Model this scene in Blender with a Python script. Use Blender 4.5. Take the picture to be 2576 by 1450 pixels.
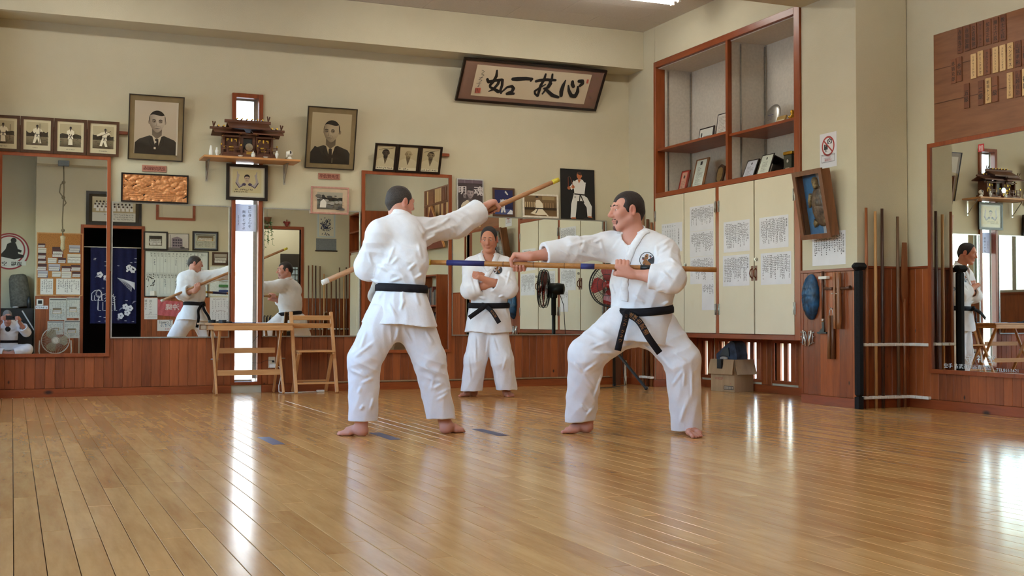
import bpy, bmesh, math, random
import numpy as np
from mathutils import Vector, Matrix, Euler
R = math.radians
rnd = random.Random(7)
for _o in list(bpy.data.objects): bpy.data.objects.remove(_o)
scene = bpy.context.scene
COL = scene.collection

# ---------------------------------------------------------------- camera (solved from the room's vanishing points)
F_PX, YAW, PITCH, ROLL, CAM_H = 2981.5, R(22.865), R(1.481), R(-0.079), 0.74
cd = bpy.data.cameras.new('camera')
cam = bpy.data.objects.new('camera', cd); COL.objects.link(cam)
cd.sensor_fit = 'HORIZONTAL'; cd.sensor_width = 36.0
cd.lens = 36.0 * F_PX / 2576.0
cd.clip_start = 0.004; cd.clip_end = 300
fw_ = Vector((math.sin(YAW)*math.cos(PITCH), math.cos(YAW)*math.cos(PITCH), math.sin(PITCH)))
rt_ = Vector((math.cos(YAW), -math.sin(YAW), 0)); up_ = rt_.cross(fw_)
rt2 = rt_*math.cos(ROLL) - up_*math.sin(ROLL)
up2 = rt2.cross(fw_)
mw = Matrix((( rt2.x, up2.x, -fw_.x, 0), (rt2.y, up2.y, -fw_.y, 0), (rt2.z, up2.z, -fw_.z, CAM_H), (0, 0, 0, 1)))
cam.matrix_world = mw
scene.camera = cam

# ---------------------------------------------------------------- world, sun, exposure
SKY_STRENGTH, SUN_STRENGTH, LAMP_STRENGTH, EXPOSURE = 0.62, 3.2, 9.0, 1.95
wd = bpy.data.worlds.new('sky'); scene.world = wd; wd.use_nodes = True
wn = wd.node_tree; wn.nodes.clear()
_o = wn.nodes.new('ShaderNodeOutputWorld'); _b = wn.nodes.new('ShaderNodeBackground'); _s = wn.nodes.new('ShaderNodeTexSky')
_s.sky_type = 'NISHITA'; _s.sun_disc = False; _s.sun_elevation = R(52); _s.sun_rotation = R(150); _s.air_density = 1.2; _s.dust_density = 1.0; _s.ozone_density = 1.0
wn.links.new(_s.outputs[0], _b.inputs[0]); _b.inputs[1].default_value = SKY_STRENGTH; wn.links.new(_b.outputs[0], _o.inputs[0])
sd = bpy.data.lights.new('sun', 'SUN'); sd.energy = SUN_STRENGTH; sd.angle = R(0.6); sd.color = (1, .96, .9)
sun = bpy.data.objects.new('sun', sd); COL.objects.link(sun)
sun.rotation_euler = Vector((-.35, 1.0, -1.15)).to_track_quat('-Z', 'Y').to_euler()
vs = scene.view_settings
vs.view_transform = 'Standard'; vs.look = 'None'; vs.gamma = 1.0; vs.use_curve_mapping = False; vs.exposure = EXPOSURE
scene.cycles.max_bounces = 8; scene.cycles.diffuse_bounces = 4; scene.cycles.glossy_bounces = 6; scene.cycles.use_adaptive_sampling = True; scene.cycles.adaptive_threshold = .045
scene.cycles.transparent_max_bounces = 12; scene.cycles.caustics_reflective = False; scene.cycles.caustics_refractive = False
scene.cycles.sample_clamp_indirect = 6.0; scene.cycles.use_denoising = True

# ---------------------------------------------------------------- pixel -> place
def ray(u, v):
    x, y, z = (u-1288)/F_PX, (725-v)/F_PX, 1.0
    c, s = math.cos(-ROLL), math.sin(-ROLL); x, y = x*c-y*s, x*s+y*c
    c, s = math.cos(PITCH), math.sin(PITCH); y, z = y*c+z*s, -y*s+z*c
    c, s = math.cos(YAW), math.sin(YAW)
    return Vector((x*c+z*s, -x*s+z*c, y))
CAM = Vector((0, 0, CAM_H))
def onY(u, v, Y): d = ray(u, v); return CAM + d*(Y/d.y)
def onX(u, v, X): d = ray(u, v); return CAM + d*(X/d.x)
def onZ(u, v, Z=0.0): d = ray(u, v); return CAM + d*((Z-CAM_H)/d.z)
def atD(u, v, dep): return CAM + ray(u, v)*dep        # at a depth along the optical axis
def mirY(u, v, Y):                                     # a thing on the plane Y seen through the mirrors of the back wall
    p = onY(u, v, 2*WALL_B - Y); p.y = Y; return p

# the room, in metres
WALL_B, WALL_F, WALL_L, WALL_R, COLX, CEIL = 11.9, -0.95, -1.6, 7.0, 6.46, 3.94
WAIN = 1.165

# ---------------------------------------------------------------- materials
def srgb(c):
    if isinstance(c, str): c = tuple(int(c[i:i+2], 16) for i in (0, 2, 4))
    o = []
    for k in c[:3]:
        k /= 255.0; o.append(k/12.92 if k <= .04045 else ((k+.055)/1.055)**2.4)
    return (*o, 1.0)
MATS = {}
class NT:
    def __init__(s, name):
        s.m = bpy.data.materials.new(name); s.m.use_nodes = True; s.t = s.m.node_tree; s.t.nodes.clear()
        s.out = s.n('OutputMaterial'); s.p = s.n('BsdfPrincipled'); s.t.links.new(s.p.outputs[0], s.out.inputs[0]); MATS[name] = s.m
    def n(s, t, **k):
        x = s.t.nodes.new('ShaderNode'+t)
        for a, b in k.items(): setattr(x, a, b)
        return x
    def l(s, a, b): s.t.links.new(a, b)
    def ramp(s, fac, stops):
        r = s.n('ValToRGB'); e = r.color_ramp.elements
        while len(e) < len(stops): e.new(.5)
        for i, (p, c) in enumerate(stops): e[i].position = p; e[i].color = srgb(c)
        s.l(fac, r.inputs[0]); return r.outputs[0]
    def noise(s, vec, scale, detail=3, rough=.5):
        n = s.n('TexNoise'); n.inputs['Scale'].default_value = scale; n.inputs['Detail'].default_value = detail; n.inputs['Roughness'].default_value = rough
        if vec: s.l(vec, n.inputs['Vector'])
        return n.outputs['Fac']
    def mapping(s, vec, scale=(1, 1, 1)):
        m = s.n('Mapping'); m.inputs['Scale'].default_value = scale; s.l(vec, m.inputs['Vector']); return m.outputs[0]
    def mix(s, f, a, b, mode='MIX'):
        m = s.n('Mix', data_type='RGBA', blend_type=mode)
        for i, v in ((0, f), (6, a), (7, b)):
            if hasattr(v, 'links') or hasattr(v, 'is_linked'): s.l(v, m.inputs[i])
            elif i == 0: m.inputs[0].default_value = v
            else: m.inputs[i].default_value = srgb(v)
        return m.outputs[2]
    def math(s, op, a, b=0.0):
        m = s.n('Math', operation=op)
        for i, v in ((0, a), (1, b)):
            if hasattr(v, 'is_linked'): s.l(v, m.inputs[i])
            else: m.inputs[i].default_value = v
        return m.outputs[0]
    def bump(s, h, strength=.2, dist=.01):
        b = s.n('Bump'); b.inputs['Strength'].default_value = strength; b.inputs['Distance'].default_value = dist
        s.l(h, b.inputs['Height']); s.l(b.outputs[0], s.p.inputs['Normal'])
    def pos(s): return s.n('NewGeometry').outputs['Position']
    def obj(s): return s.n('TexCoord').outputs['Object']
    def rand(s): return s.n('ObjectInfo').outputs['Random']
    def island(s): return s.n('NewGeometry').outputs['Random Per Island']
    def set(s, rough=.5, metal=0, spec=.5, coat=0, sheen=0):
        s.p.inputs['Roughness'].default_value = rough; s.p.inputs['Metallic'].default_value = metal
        s.p.inputs['Specular IOR Level'].default_value = spec; s.p.inputs['Coat Weight'].default_value = coat
        s.p.inputs['Sheen Weight'].default_value = sheen; return s

def plain(name, col, rough=.5, metal=0, spec=.5, var=.06, scale=40, bump=0, coat=0):
    """a plain surface with a little uneven tone (noise) and optional fine relief"""
    if name in MATS: return MATS[name]
    t = NT(name).set(rough, metal, spec, coat)
    c = [int(col[i:i+2], 16) for i in (0, 2, 4)] if isinstance(col, str) else col
    lo = [max(0, k*(1-var)) for k in c]; hi = [min(255, k*(1+var)) for k in c]
    n = t.noise(t.obj(), scale)
    t.l(t.ramp(n, [(.3, lo), (.7, hi)]), t.p.inputs['Base Color'])
    if bump: t.bump(n, bump, .004)
    return t.m
def wood(name, dark, light, axis='z', rough=.4, scale=9, knots=None, vary=.35, coat=0, island=False, spec=.5):
    if name in MATS: return MATS[name]
    t = NT(name).set(rough, 0, spec, coat)
    r = t.island() if island else t.rand()
    add = t.n('VectorMath', operation='ADD'); cmb = t.n('CombineXYZ')
    k = t.math('MULTIPLY', r, 37.0)
    for i in range(3): t.l(k, cmb.inputs[i])
    t.l(t.pos(), add.inputs[0]); t.l(cmb.outputs[0], add.inputs[1])
    sc = {'x': (.12, 1, 1), 'y': (1, .12, 1), 'z': (1, 1, .1)}[axis]
    v = t.mapping(add.outputs[0], sc)
    n1 = t.noise(v, scale*2.4, 5, .62); n2 = t.noise(v, scale*9, 3, .6)
    f = t.math('ADD', t.math('MULTIPLY', n1, .75), t.math('MULTIPLY', n2, .25))
    f = t.math('ADD', f, t.math('MULTIPLY', t.math('SUBTRACT', r, .5), vary))
    col = t.ramp(f, [(.25, dark), (.75, light)])
    if knots:
        vo = t.n('TexVoronoi'); vo.inputs['Scale'].default_value = knots[1]; sx_ = t.n('SeparateXYZ'); t.l(add.outputs[0], sx_.inputs[0]); cm_ = t.n('CombineXYZ')
        h_, v_ = (sx_.outputs[2], t.math('ADD', sx_.outputs[0], sx_.outputs[1]))
        t.l(t.math('MULTIPLY', v_, 1.0 if axis == 'z' else .5), cm_.inputs[0]); t.l(t.math('MULTIPLY', h_, .55 if axis == 'z' else 1.0), cm_.inputs[2]); t.l(cm_.outputs[0], vo.inputs['Vector'])
        kf = t.ramp(vo.outputs['Distance'], [(.03, (255, 255, 255)), (.085, (0, 0, 0))])
        bw = t.n('RGBToBW'); t.l(kf, bw.inputs[0])
        col = t.mix(bw.outputs[0], col, knots[0])
    t.l(col, t.p.inputs['Base Color']); t.bump(n2, .05, .003)
    return t.m
def emit(name, col, strength):
    t = NT(name); e = t.n('Emission'); e.inputs[0].default_value = srgb(col); e.inputs[1].default_value = strength
    t.l(e.outputs[0], t.out.inputs[0]); return t.m

# plaster walls
t = NT('plaster').set(.85, 0, .25)
n = t.noise(t.pos(), 1.2, 4, .6); n2 = t.noise(t.pos(), 170, 2)
t.l(t.ramp(n, [(.2, (198, 189, 162)), (.8, (208, 200, 175))]), t.p.inputs['Base Color']); t.bump(n2, .45, .004)
t = NT('ceiling_board').set(.9, 0, .2)
n = t.noise(t.pos(), 240, 3, .7)
t.l(t.ramp(n, [(.35, (196, 188, 178)), (.6, (214, 208, 200))]), t.p.inputs['Base Color']); t.bump(n, .5, .003)
PINE = wood('pine_panelling', (116, 57, 27), (170, 92, 47), 'z', .38, 9, ((44, 18, 12), 6.5), .36)
PINE_H = wood('pine_trim', (122, 54, 22), (166, 84, 38), 'x', .36, 8, ((52, 20, 12), 3.2), .2)
PINE_Y = wood('pine_trim_side', (112, 48, 22), (156, 76, 36), 'y', .36, 8, ((52, 20, 12), 3.2), .2)
PINE_V = wood('pine_trim_upright', (118, 52, 22), (162, 82, 38), 'z', .36, 8, None, .2)
BEECH = wood('beech_wood', (176, 118, 66), (212, 160, 104), 'z', .42, 10, None, .2)
BEECH_H = wood('beech_wood_level', (176, 118, 66), (212, 160, 104), 'x', .42, 10, None, .2)
DARKWOOD = wood('dark_stained_wood', (40, 24, 16), (66, 42, 28), 'x', .35, 12, None, .2)
ALU = plain('aluminium', (178, 178, 172), .35, .85, .5, .04)
WHITE_PL = plain('white_plastic', (232, 230, 222), .35, 0, .5, .02)
BLACK_PL = plain('black_plastic', (24, 25, 28), .4, 0, .5, .08)
BLACK_FR = plain('black_lacquer_frame', (26, 18, 16), .3, 0, .5, .1)
STEEL = plain('steel', (170, 168, 162), .32, 1, .5, .06)
BRASS = plain('brass', (214, 176, 74), .3, 1, .5, .06)
PAPER = plain('white_paper', (228, 228, 232), .55, 0, .4, .015, 8)
INK = plain('black_ink', (26, 24, 26), .6, 0, .3, .05)
CARD = wood('cardboard', (168, 138, 104), (190, 160, 124), 'z', .8, 8, None, .05, 0, False, .2)
t = NT('mirror_silver').set(.008, 1, .5)
n = t.noise(t.pos(), .8, 2)
t.l(t.ramp(n, [(.3, (236, 240, 236)), (.7, (240, 244, 240))]), t.p.inputs['Base Color'])
# window and picture glass: clear, with a faint reflection that grows at grazing angles
def clear(name, tint, base=.03):
    t = NT(name); tr = t.n('BsdfTransparent'); gl = t.n('BsdfGlossy'); lw = t.n('LayerWeight'); mx = t.n('MixShader')
    tr.inputs[0].default_value = srgb(tint); gl.inputs['Roughness'].default_value = .015; lw.inputs[0].default_value = .5
    f = t.math('ADD', t.math('MULTIPLY', t.math('POWER', lw.outputs['Facing'], 4.0), .6), base)
    t.l(f, mx.inputs[0]); t.l(tr.outputs[0], mx.inputs[1]); t.l(gl.outputs[0], mx.inputs[2]); t.l(mx.outputs[0], t.out.inputs[0]); return t.m
GLASS = clear('window_glass', (250, 252, 252)); PGLASS = clear('picture_glass', (250, 250, 248), .012)
# printed matter: the print's own colours, stored with the mesh
t = NT('print').set(.5, 0, .35)
a = t.n('VertexColor'); a.layer_name = 'ink'
nn = t.noise(t.obj(), 300, 2)
t.l(t.mix(t.math('MULTIPLY', nn, .12), a.outputs[0], (120, 118, 116)), t.p.inputs['Base Color'])
PRINT = t.m

# ---------------------------------------------------------------- mesh builder
class MB:
    def __init__(s): s.v = []; s.f = []; s.m = []; s.cur = 0; s.sm = []; s.smooth = False
    def add(s, vs, fs, M=None):
        o = len(s.v)
        for p in vs: s.v.append(tuple(M @ Vector(p)) if M else tuple(p))
        for q in fs: s.f.append([o+i for i in q]); s.m.append(s.cur); s.sm.append(s.smooth)
        return s
    def box(s, x0, x1, y0, y1, z0, z1, M=None, bev=0.0):
        if x1 < x0: x0, x1 = x1, x0
        if y1 < y0: y0, y1 = y1, y0
        if z1 < z0: z0, z1 = z1, z0
        b = min(bev, (x1-x0)*.49, (y1-y0)*.49, (z1-z0)*.49)
        if b <= 0:
            vs = [(x, y, z) for z in (z0, z1) for y in (y0, y1) for x in (x0, x1)]
            return s.add(vs, [(0, 2, 3, 1), (4, 5, 7, 6), (0, 1, 5, 4), (2, 6, 7, 3), (0, 4, 6, 2), (1, 3, 7, 5)], M)
        # chamfered box
        vs = []; ix = {}
        for i in (0, 1):
            for j in (0, 1):
                for k in (0, 1):
                    c = (x1 if i else x0, y1 if j else y0, z1 if k else z0); sg = (-1 if i else 1, -1 if j else 1, -1 if k else 1)
                    for a in range(3):
                        p = [c[q] + (0 if q == a else sg[q]*b) for q in range(3)]
                        ix[(i, j, k, a)] = len(vs); vs.append(p)
        fs = []
        for a in range(3):
            o1, o2 = [q for q in range(3) if q != a]
            for e in (0, 1):
                def g(p, q):
                    t_ = [0, 0, 0]; t_[a] = e; t_[o1] = p; t_[o2] = q; return ix[(*t_, a)]
                q = [g(0, 0), g(1, 0), g(1, 1), g(0, 1)]
                fs.append(q if (e == 1) == (a != 1) else q[::-1])
        for a in range(3):      # edges along axis a
            o1, o2 = [q for q in range(3) if q != a]
            for p in (0, 1):
                for q in (0, 1):
                    def g(e, ax):
                        t_ = [0, 0, 0]; t_[a] = e; t_[o1] = p; t_[o2] = q; return ix[(*t_, ax)]
                    fs.append([g(0, o1), g(1, o1), g(1, o2), g(0, o2)])
        for i in (0, 1):
            for j in (0, 1):
                for k in (0, 1): fs.append([ix[(i, j, k, a)] for a in range(3)])
        return s.add(vs, fs, M)
    def bar(s, p0, p1, w, h, up=(0, 0, 1), M=None, bev=0.0):
        p0, p1 = Vector(p0), Vector(p1); d = p1-p0; L = d.length; d.normalize(); u = Vector(up)
        if abs(d.dot(u)) > .99: u = Vector((1, 0, 0))
        x = d.cross(u).normalized(); z = x.cross(d)
        T = Matrix(((x.x, d.x, z.x, p0.x), (x.y, d.y, z.y, p0.y), (x.z, d.z, z.z, p0.z), (0, 0, 0, 1)))
        if M: T = M @ T
        return s.box(-w/2, w/2, 0, L, -h/2, h/2, T, bev)
    def tube(s, pts, r, n=10, M=None, cap=True, closed=False):
        pts = [Vector(p) for p in pts]; rs = r if isinstance(r, (list, tuple)) else [r]*len(pts)
        o = []; prev = None; N = len(pts)
        for i, p in enumerate(pts):
            if closed: d = pts[(i+1) % N]-pts[i-1]
            else: d = pts[min(i+1, N-1)]-pts[max(i-1, 0)]
            d.normalize()
            if prev is None:
                a = Vector((0, 0, 1)) if abs(d.z) < .9 else Vector((1, 0, 0)); x = d.cross(a).normalized()
            else: x = (prev-d*prev.dot(d)).normalized()
            prev = x; y = d.cross(x)
            for k in range(n):
                t_ = 2*math.pi*k/n; o.append(p+(x*math.cos(t_)+y*math.sin(t_))*rs[i])
        fs = []
        for i in range(N if closed else N-1):
            for k in range(n):
                a, b = i*n+k, i*n+(k+1) % n; c, e = ((i+1) % N)*n+(k+1) % n, ((i+1) % N)*n+k
                fs.append((a, b, c, e))
        sm = s.smooth; s.smooth = True
        if cap and not closed:
            s.add(o, fs, M); s.smooth = False; q = len(s.v)-len(o)
            s.f.append([q+k for k in range(n)][::-1]); s.m.append(s.cur); s.sm.append(False)
            s.f.append([q+(N-1)*n+k for k in range(n)]); s.m.append(s.cur); s.sm.append(False)
        else: s.add(o, fs, M)
        s.smooth = sm; return s
    def lathe(s, prof, c=(0, 0, 0), n=20, M=None, sx=1, sy=1):
        vs = []; fs = []; K = len(prof)
        for r, z in prof:
            for k in range(n):
                a = 2*math.pi*k/n; vs.append((c[0]+r*math.cos(a)*sx, c[1]+r*math.sin(a)*sy, c[2]+z))
        for i in range(K-1):
            for k in range(n): fs.append((i*n+k, i*n+(k+1) % n, (i+1)*n+(k+1) % n, (i+1)*n+k))
        sm = s.smooth; s.smooth = True; s.add(vs, fs, M); q = len(s.v)-len(vs); s.smooth = sm
        if prof[0][0] > 1e-5: s.f.append([q+k for k in range(n)][::-1]); s.m.append(s.cur); s.sm.append(False)
        if prof[-1][0] > 1e-5: s.f.append([q+(K-1)*n+k for k in range(n)]); s.m.append(s.cur); s.sm.append(False)
        return s
    def prism(s, poly, d0, d1, M=None, plane='xz'):
        """extrude a 2d outline; plane 'xz' extrudes along y, 'xy' along z, 'yz' along x"""
        f = {'xz': lambda p, d: (p[0], d, p[1]), 'xy': lambda p, d: (p[0], p[1], d), 'yz': lambda p, d: (d, p[0], p[1])}[plane]
        n = len(poly); vs = [f(p, d0) for p in poly]+[f(p, d1) for p in poly]
        fs = [list(range(n))[::-1], list(range(n, 2*n))]+[(i, (i+1) % n, n+(i+1) % n, n+i) for i in range(n)]
        return s.add(vs, fs, M)
    def ball(s, c, r, n=14, M=None, sq=(1, 1, 1)):
        m = n//2; vs = []; fs = []
        for i in range(m+1):
            a = math.pi*i/m
            for k in range(n): b = 2*math.pi*k/n; vs.append((c[0]+r*sq[0]*math.sin(a)*math.cos(b), c[1]+r*sq[1]*math.sin(a)*math.sin(b), c[2]-r*sq[2]*math.cos(a)))
        for i in range(m):
            for k in range(n): fs.append((i*n+k, i*n+(k+1) % n, (i+1)*n+(k+1) % n, (i+1)*n+k))
        sm = s.smooth; s.smooth = True; s.add(vs, fs, M); s.smooth = sm; return s
    def mesh(s, name, inv=None):
        me = bpy.data.meshes.new(name)
        vs = [tuple(inv @ Vector(p)) for p in s.v] if inv else s.v
        me.from_pydata(vs, [], s.f); 
        bm = bmesh.new(); bm.from_mesh(me); bmesh.ops.remove_doubles(bm, verts=bm.verts, dist=1e-6)
        bmesh.ops.recalc_face_normals(bm, faces=bm.faces); bm.to_mesh(me); bm.free()
        if len(me.polygons) == len(s.f):
            me.polygons.foreach_set('use_smooth', s.sm); me.polygons.foreach_set('material_index', s.m)
        me.update(); return me

def put(name, me, mats, parent=None, M=None):
    o = bpy.data.objects.new(name, me); COL.objects.link(o)
    for m in (mats if isinstance(mats, (list, tuple)) else [mats]):
        if len(me.materials) < (len(mats) if isinstance(mats, (list, tuple)) else 1): me.materials.append(m)
    if parent: o.parent = parent
    if M is not None: o.matrix_local = M
    return o
def tag(o, label=None, cat=None, group=None, kind=None):
    if label: o['label'] = label
    if cat: o['category'] = cat
    if group: o['group'] = group
    if kind: o['kind'] = kind
    return o
class Thing:
    """an Empty at a thing's base; parts are built in its own coordinates (or in world ones with w=True)"""
    def __init__(s, name, label, cat, M=None, group=None, kind=None):
        s.o = bpy.data.objects.new(name, None); COL.objects.link(s.o); s.o.empty_display_size = .05
        s.M = M if isinstance(M, Matrix) else (Matrix.Translation(M) if M is not None else Matrix())
        s.o.matrix_world = s.M; s.inv = s.M.inverted()
        tag(s.o, label, cat, group, kind)
    def part(s, name, mb, mat, parent=None, w=False, label=None):
        o = put(name, mb.mesh(name, s.inv if w else None), mat, parent or s.o)
        if label: o['label'] = label
        return o
def solo(name, mb, mat, label=None, cat=None, group=None, kind=None, local=False):
    """a thing that is one mesh, its origin moved to the middle of its base"""
    me = mb.mesh(name)
    if not local:
        xs = [v.co for v in me.vertices]
        c = Vector(((min(p.x for p in xs)+max(p.x for p in xs))/2, (min(p.y for p in xs)+max(p.y for p in xs))/2, min(p.z for p in xs)))
        me.transform(Matrix.Translation(-c)); o = put(name, me, mat); o.location = c
    else: o = put(name, me, mat)
    return tag(o, label, cat, group, kind)
def struct(name, mb, mat, label=None): 
    o = solo(name, mb, mat, label, None, None, 'structure'); return o
def copy_tree(o, parent=None, label=None, group=None):
    c = o.copy(); COL.objects.link(c); c.parent = parent
    if label: c['label'] = label
    if group: c['group'] = group
    for ch in o.children: copy_tree(ch, c)
    return c

# ---------------------------------------------------------------- lettering
GL = {}
def glyph(ch):
    """outline of one character on a 1 x 1 body"""
    if ch in GL: return GL[ch]
    cu = bpy.data.curves.new('t', 'FONT'); cu.body = ch; cu.size = 1; cu.resolution_u = 2; cu.fill_mode = 'FRONT'
    o = bpy.data.objects.new('t', cu); me = o.to_mesh()
    vs = [(v.co.x, v.co.y) for v in me.vertices]; fs = [tuple(p.vertices) for p in me.polygons]
    o.to_mesh_clear(); bpy.data.objects.remove(o); bpy.data.curves.remove(cu)
    if vs:
        x0, x1 = min(v[0] for v in vs), max(v[0] for v in vs)
    else: x0, x1 = 0, .3
    GL[ch] = (vs, fs, x0, x1); return GL[ch]

class Art:
    """flat print: coloured shapes lying on one sheet, each later shape a hair above the one before. x right, y up, metres"""
    def __init__(s, w, h): s.w, s.h = w, h; s.v = []; s.f = []; s.c = []; s.k = 0
    def shape(s, pts, col):
        """col: one colour or one per point"""
        z = s.k*.00015; s.k += 1; o = len(s.v); s.v += [(p[0]*s.w, p[1]*s.h, z) for p in pts]; s.f.append(list(range(o, o+len(pts))))
        s.c.append(col if isinstance(col, list) else [col]*len(pts)); return s
    def rect(s, x0, y0, x1, y1, col, top=None):
        return s.shape([(x0, y0), (x1, y0), (x1, y1), (x0, y1)], [col, col, top, top] if top else col)
    def oval(s, cx, cy, rx, ry, col, n=18, rot=0, col2=None):
        p = []; asp = s.w/s.h
        for i in range(n):
            a = 2*math.pi*i/n; x, y = rx*math.cos(a), ry*math.sin(a)
            X = x*math.cos(rot)-y/asp*math.sin(rot); Y = (x*math.sin(rot))*asp+y*math.cos(rot); p.append((cx+X, cy+Y))
        if col2 is None: return s.shape(p, col)
        z = s.k*.00015; s.k += 1; o = len(s.v); s.v += [(q[0]*s.w, q[1]*s.h, z) for q in p]+[(cx*s.w, cy*s.h, z)]
        for i in range(n): s.f.append([o+i, o+(i+1) % n, o+n]); s.c.append([col, col, col2])
        return s
    def line(s, pts, w, col, taper=None):
        """stroke: w relative to sheet width; taper = widths per point"""
        P = [Vector((p[0]*s.w, p[1]*s.h)) for p in pts]; L = []; Rr = []
        for i, p in enumerate(P):
            d = (P[min(i+1, len(P)-1)]-P[max(i-1, 0)])
            if d.length < 1e-9: d = Vector((1, 0))
            d.normalize(); n = Vector((-d.y, d.x)); ww = (taper[i] if taper else w)*s.w/2
            L.append(p+n*ww); Rr.append(p-n*ww)
        z = s.k*.00015; s.k += 1; o = len(s.v); n = len(P)
        s.v += [(q.x, q.y, z) for q in L]+[(q.x, q.y, z) for q in Rr]
        for i in range(n-1): s.f.append([o+n+i, o+n+i+1, o+i+1, o+i]); s.c.append([col]*4)
        return s
    def ch(s, c, x, y, size, col, sx=1.0, M=None, bold=0.0):
        """a character with its lower left corner at x, y (relative); size in metres"""
        vs, fs, x0, x1 = glyph(c); z = s.k*.00015
        for q_, dx in enumerate((0,) if not bold else (-bold, 0, bold)):
            o = len(s.v); s.v += [(x*s.w+(v[0]+dx)*size*sx, y*s.h+(v[1]+.12)*size, z+q_*4e-5) for v in vs]
            for q in fs: s.f.append([o+i for i in q]); s.c.append([col]*len(q))
        return (x1+.06)*size*sx
    def text(s, t, x, y, size, col, sx=1.0, bold=0, right=False):
        s.k += 1
        if right:
            w = sum((glyph(c)[3]+.06)*size*sx if c != ' ' else .3*size*sx for c in t); x -= w/s.w
        for c in t:
            x += (.3*size*sx if c == ' ' else s.ch(c, x, y, size, col, sx, bold=bold))/s.w
        return x
    def column(s, t, x, y, size, col, sx=1.0, pitch=1.05, bold=0):
        """vertical writing: x is the column's left, y its top"""
        s.k += 1
        for c in t:
            y -= size*pitch/s.h
            if c == ' ': continue
            if c in 'ー～（）()':   # turned in vertical writing
                if c in 'ー～': s.line([(x+.45*size*sx/s.w, y+.1*size/s.h), (x+.45*size*sx/s.w, y+.85*size/s.h)], .1*size/s.w, col)
                continue
            s.ch(c, x, y, size, col, sx, bold=bold)
        return y
    def marks(s, x0, y0, x1, y1, col, pitch=.012, vertical=True, fill=.8, seed=1, stroke=.16, tops=None):
        """rows or columns of writing too small to read: little crossed strokes"""
        rr = random.Random(seed); z = s.k*.00015; s.k += 1; W, H = (x1-x0)*s.w, (y1-y0)*s.h
        nc = max(1, int((W if vertical else H)/(pitch*1.25))); per = pitch
        for i in range(nc):
            Lm = (H if vertical else W); ln = Lm*(rr.uniform(fill*.45, fill) if rr.random() < .6 else fill)
            st = 0 if not vertical else (0 if rr.random() < .5 else per)
            k = st
            while k < ln-per*.5:
                if vertical: cx, cy = x1*s.w-(i+.5)*W/nc, y1*s.h-k-per*.5
                else: cx, cy = x0*s.w+k+per*.5, y1*s.h-(i+.5)*H/nc
                for q in range(3):
                    a = rr.choice((0, 0, math.pi/2, .8, -.7)); l = per*rr.uniform(.28, .45); th = per*stroke/2
                    ox, oy = rr.uniform(-.25, .25)*per, rr.uniform(-.3, .3)*per
                    c_, s_ = math.cos(a), math.sin(a); o = len(s.v)
                    for (dx, dy) in ((-l, -th), (l, -th), (l, th), (-l, th)): s.v.append((cx+ox+dx*c_-dy*s_, cy+oy+dx*s_+dy*c_, z))
                    s.f.append([o, o+1, o+2, o+3]); s.c.append([col]*4)
                k += per*(1.08 if rr.random() > .04 else 2)
        return s
    def mesh(s, name='print', M=None):
        me = bpy.data.meshes.new(name)
        # the sheet lies in x-z of its frame, facing -y
        me.from_pydata([(v[0], -v[2], v[1]) for v in s.v], [], s.f)
        at = me.color_attributes.new('ink', 'FLOAT_COLOR', 'CORNER')
        cc = []
        memo = {}
        for cl in s.c:
            for c in cl:
                c = tuple(c)
                if c not in memo: memo[c] = srgb(c)
                cc.extend(memo[c])
        at.data.foreach_set('color', cc)
        if M: me.transform(M)
        me.update(); return me
# ================================================================ the room
PLANK = wood('floor_maple', (184, 128, 68), (226, 176, 110), 'y', .15, 5, None, .22, 0)
PLANK_S = wood('floor_maple_far', (184, 128, 68), (226, 176, 110), 'y', .15, 5, None, .22, 0, True)
for _m in (PLANK, PLANK_S):      # worn varnish: dark scuffs and a slightly wavy gloss
    nt = _m.node_tree; P = next(x for x in nt.nodes if x.type == 'BSDF_PRINCIPLED')
    def N(t, **k):
        x = nt.nodes.new('ShaderNode'+t); [setattr(x, a, b) for a, b in k.items()]; return x
    g = N('NewGeometry'); mp = N('Mapping'); mp.inputs['Scale'].default_value = (3, 1, 1); nt.links.new(g.outputs['Position'], mp.inputs[0])
    sc = N('TexNoise'); sc.inputs['Scale'].default_value = 3.2; sc.inputs['Detail'].default_value = 8; sc.inputs['Roughness'].default_value = .72; nt.links.new(mp.outputs[0], sc.inputs[0])
    rp = N('ValToRGB'); rp.color_ramp.elements[0].position = .62; rp.color_ramp.elements[1].position = .72; nt.links.new(sc.outputs['Fac'], rp.inputs[0])
    old = P.inputs['Base Color'].links[0].from_socket; mx = N('Mix', data_type='RGBA'); bw = N('RGBToBW'); nt.links.new(rp.outputs[0], bw.inputs[0])
    ml = N('Math', operation='MULTIPLY'); ml.inputs[1].default_value = .28; nt.links.new(bw.outputs[0], ml.inputs[0])
    nt.links.new(ml.outputs[0], mx.inputs[0]); nt.links.new(old, mx.inputs[6]); mx.inputs[7].default_value = srgb((112, 70, 38)); nt.links.new(mx.outputs[2], P.inputs['Base Color'])
    wv = N('TexNoise'); wv.inputs['Scale'].default_value = 7; wv.inputs['Detail'].default_value = 2; nt.links.new(g.outputs['Position'], wv.inputs[0])
    bp = N('Bump'); bp.inputs['Strength'].default_value = .10; bp.inputs['Distance'].default_value = .006; nt.links.new(wv.outputs['Fac'], bp.inputs['Height']); nt.links.new(bp.outputs[0], P.inputs['Normal'])
    rr = N('MapRange'); rr.inputs[3].default_value = .13; rr.inputs[4].default_value = .21; nt.links.new(sc.outputs['Fac'], rr.inputs[0]); nt.links.new(rr.outputs[0], P.inputs['Roughness'])
DARK = plain('dark_gap', (46, 28, 16), .9, 0, .1, .1)
PLAST = MATS['plaster']
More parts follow.
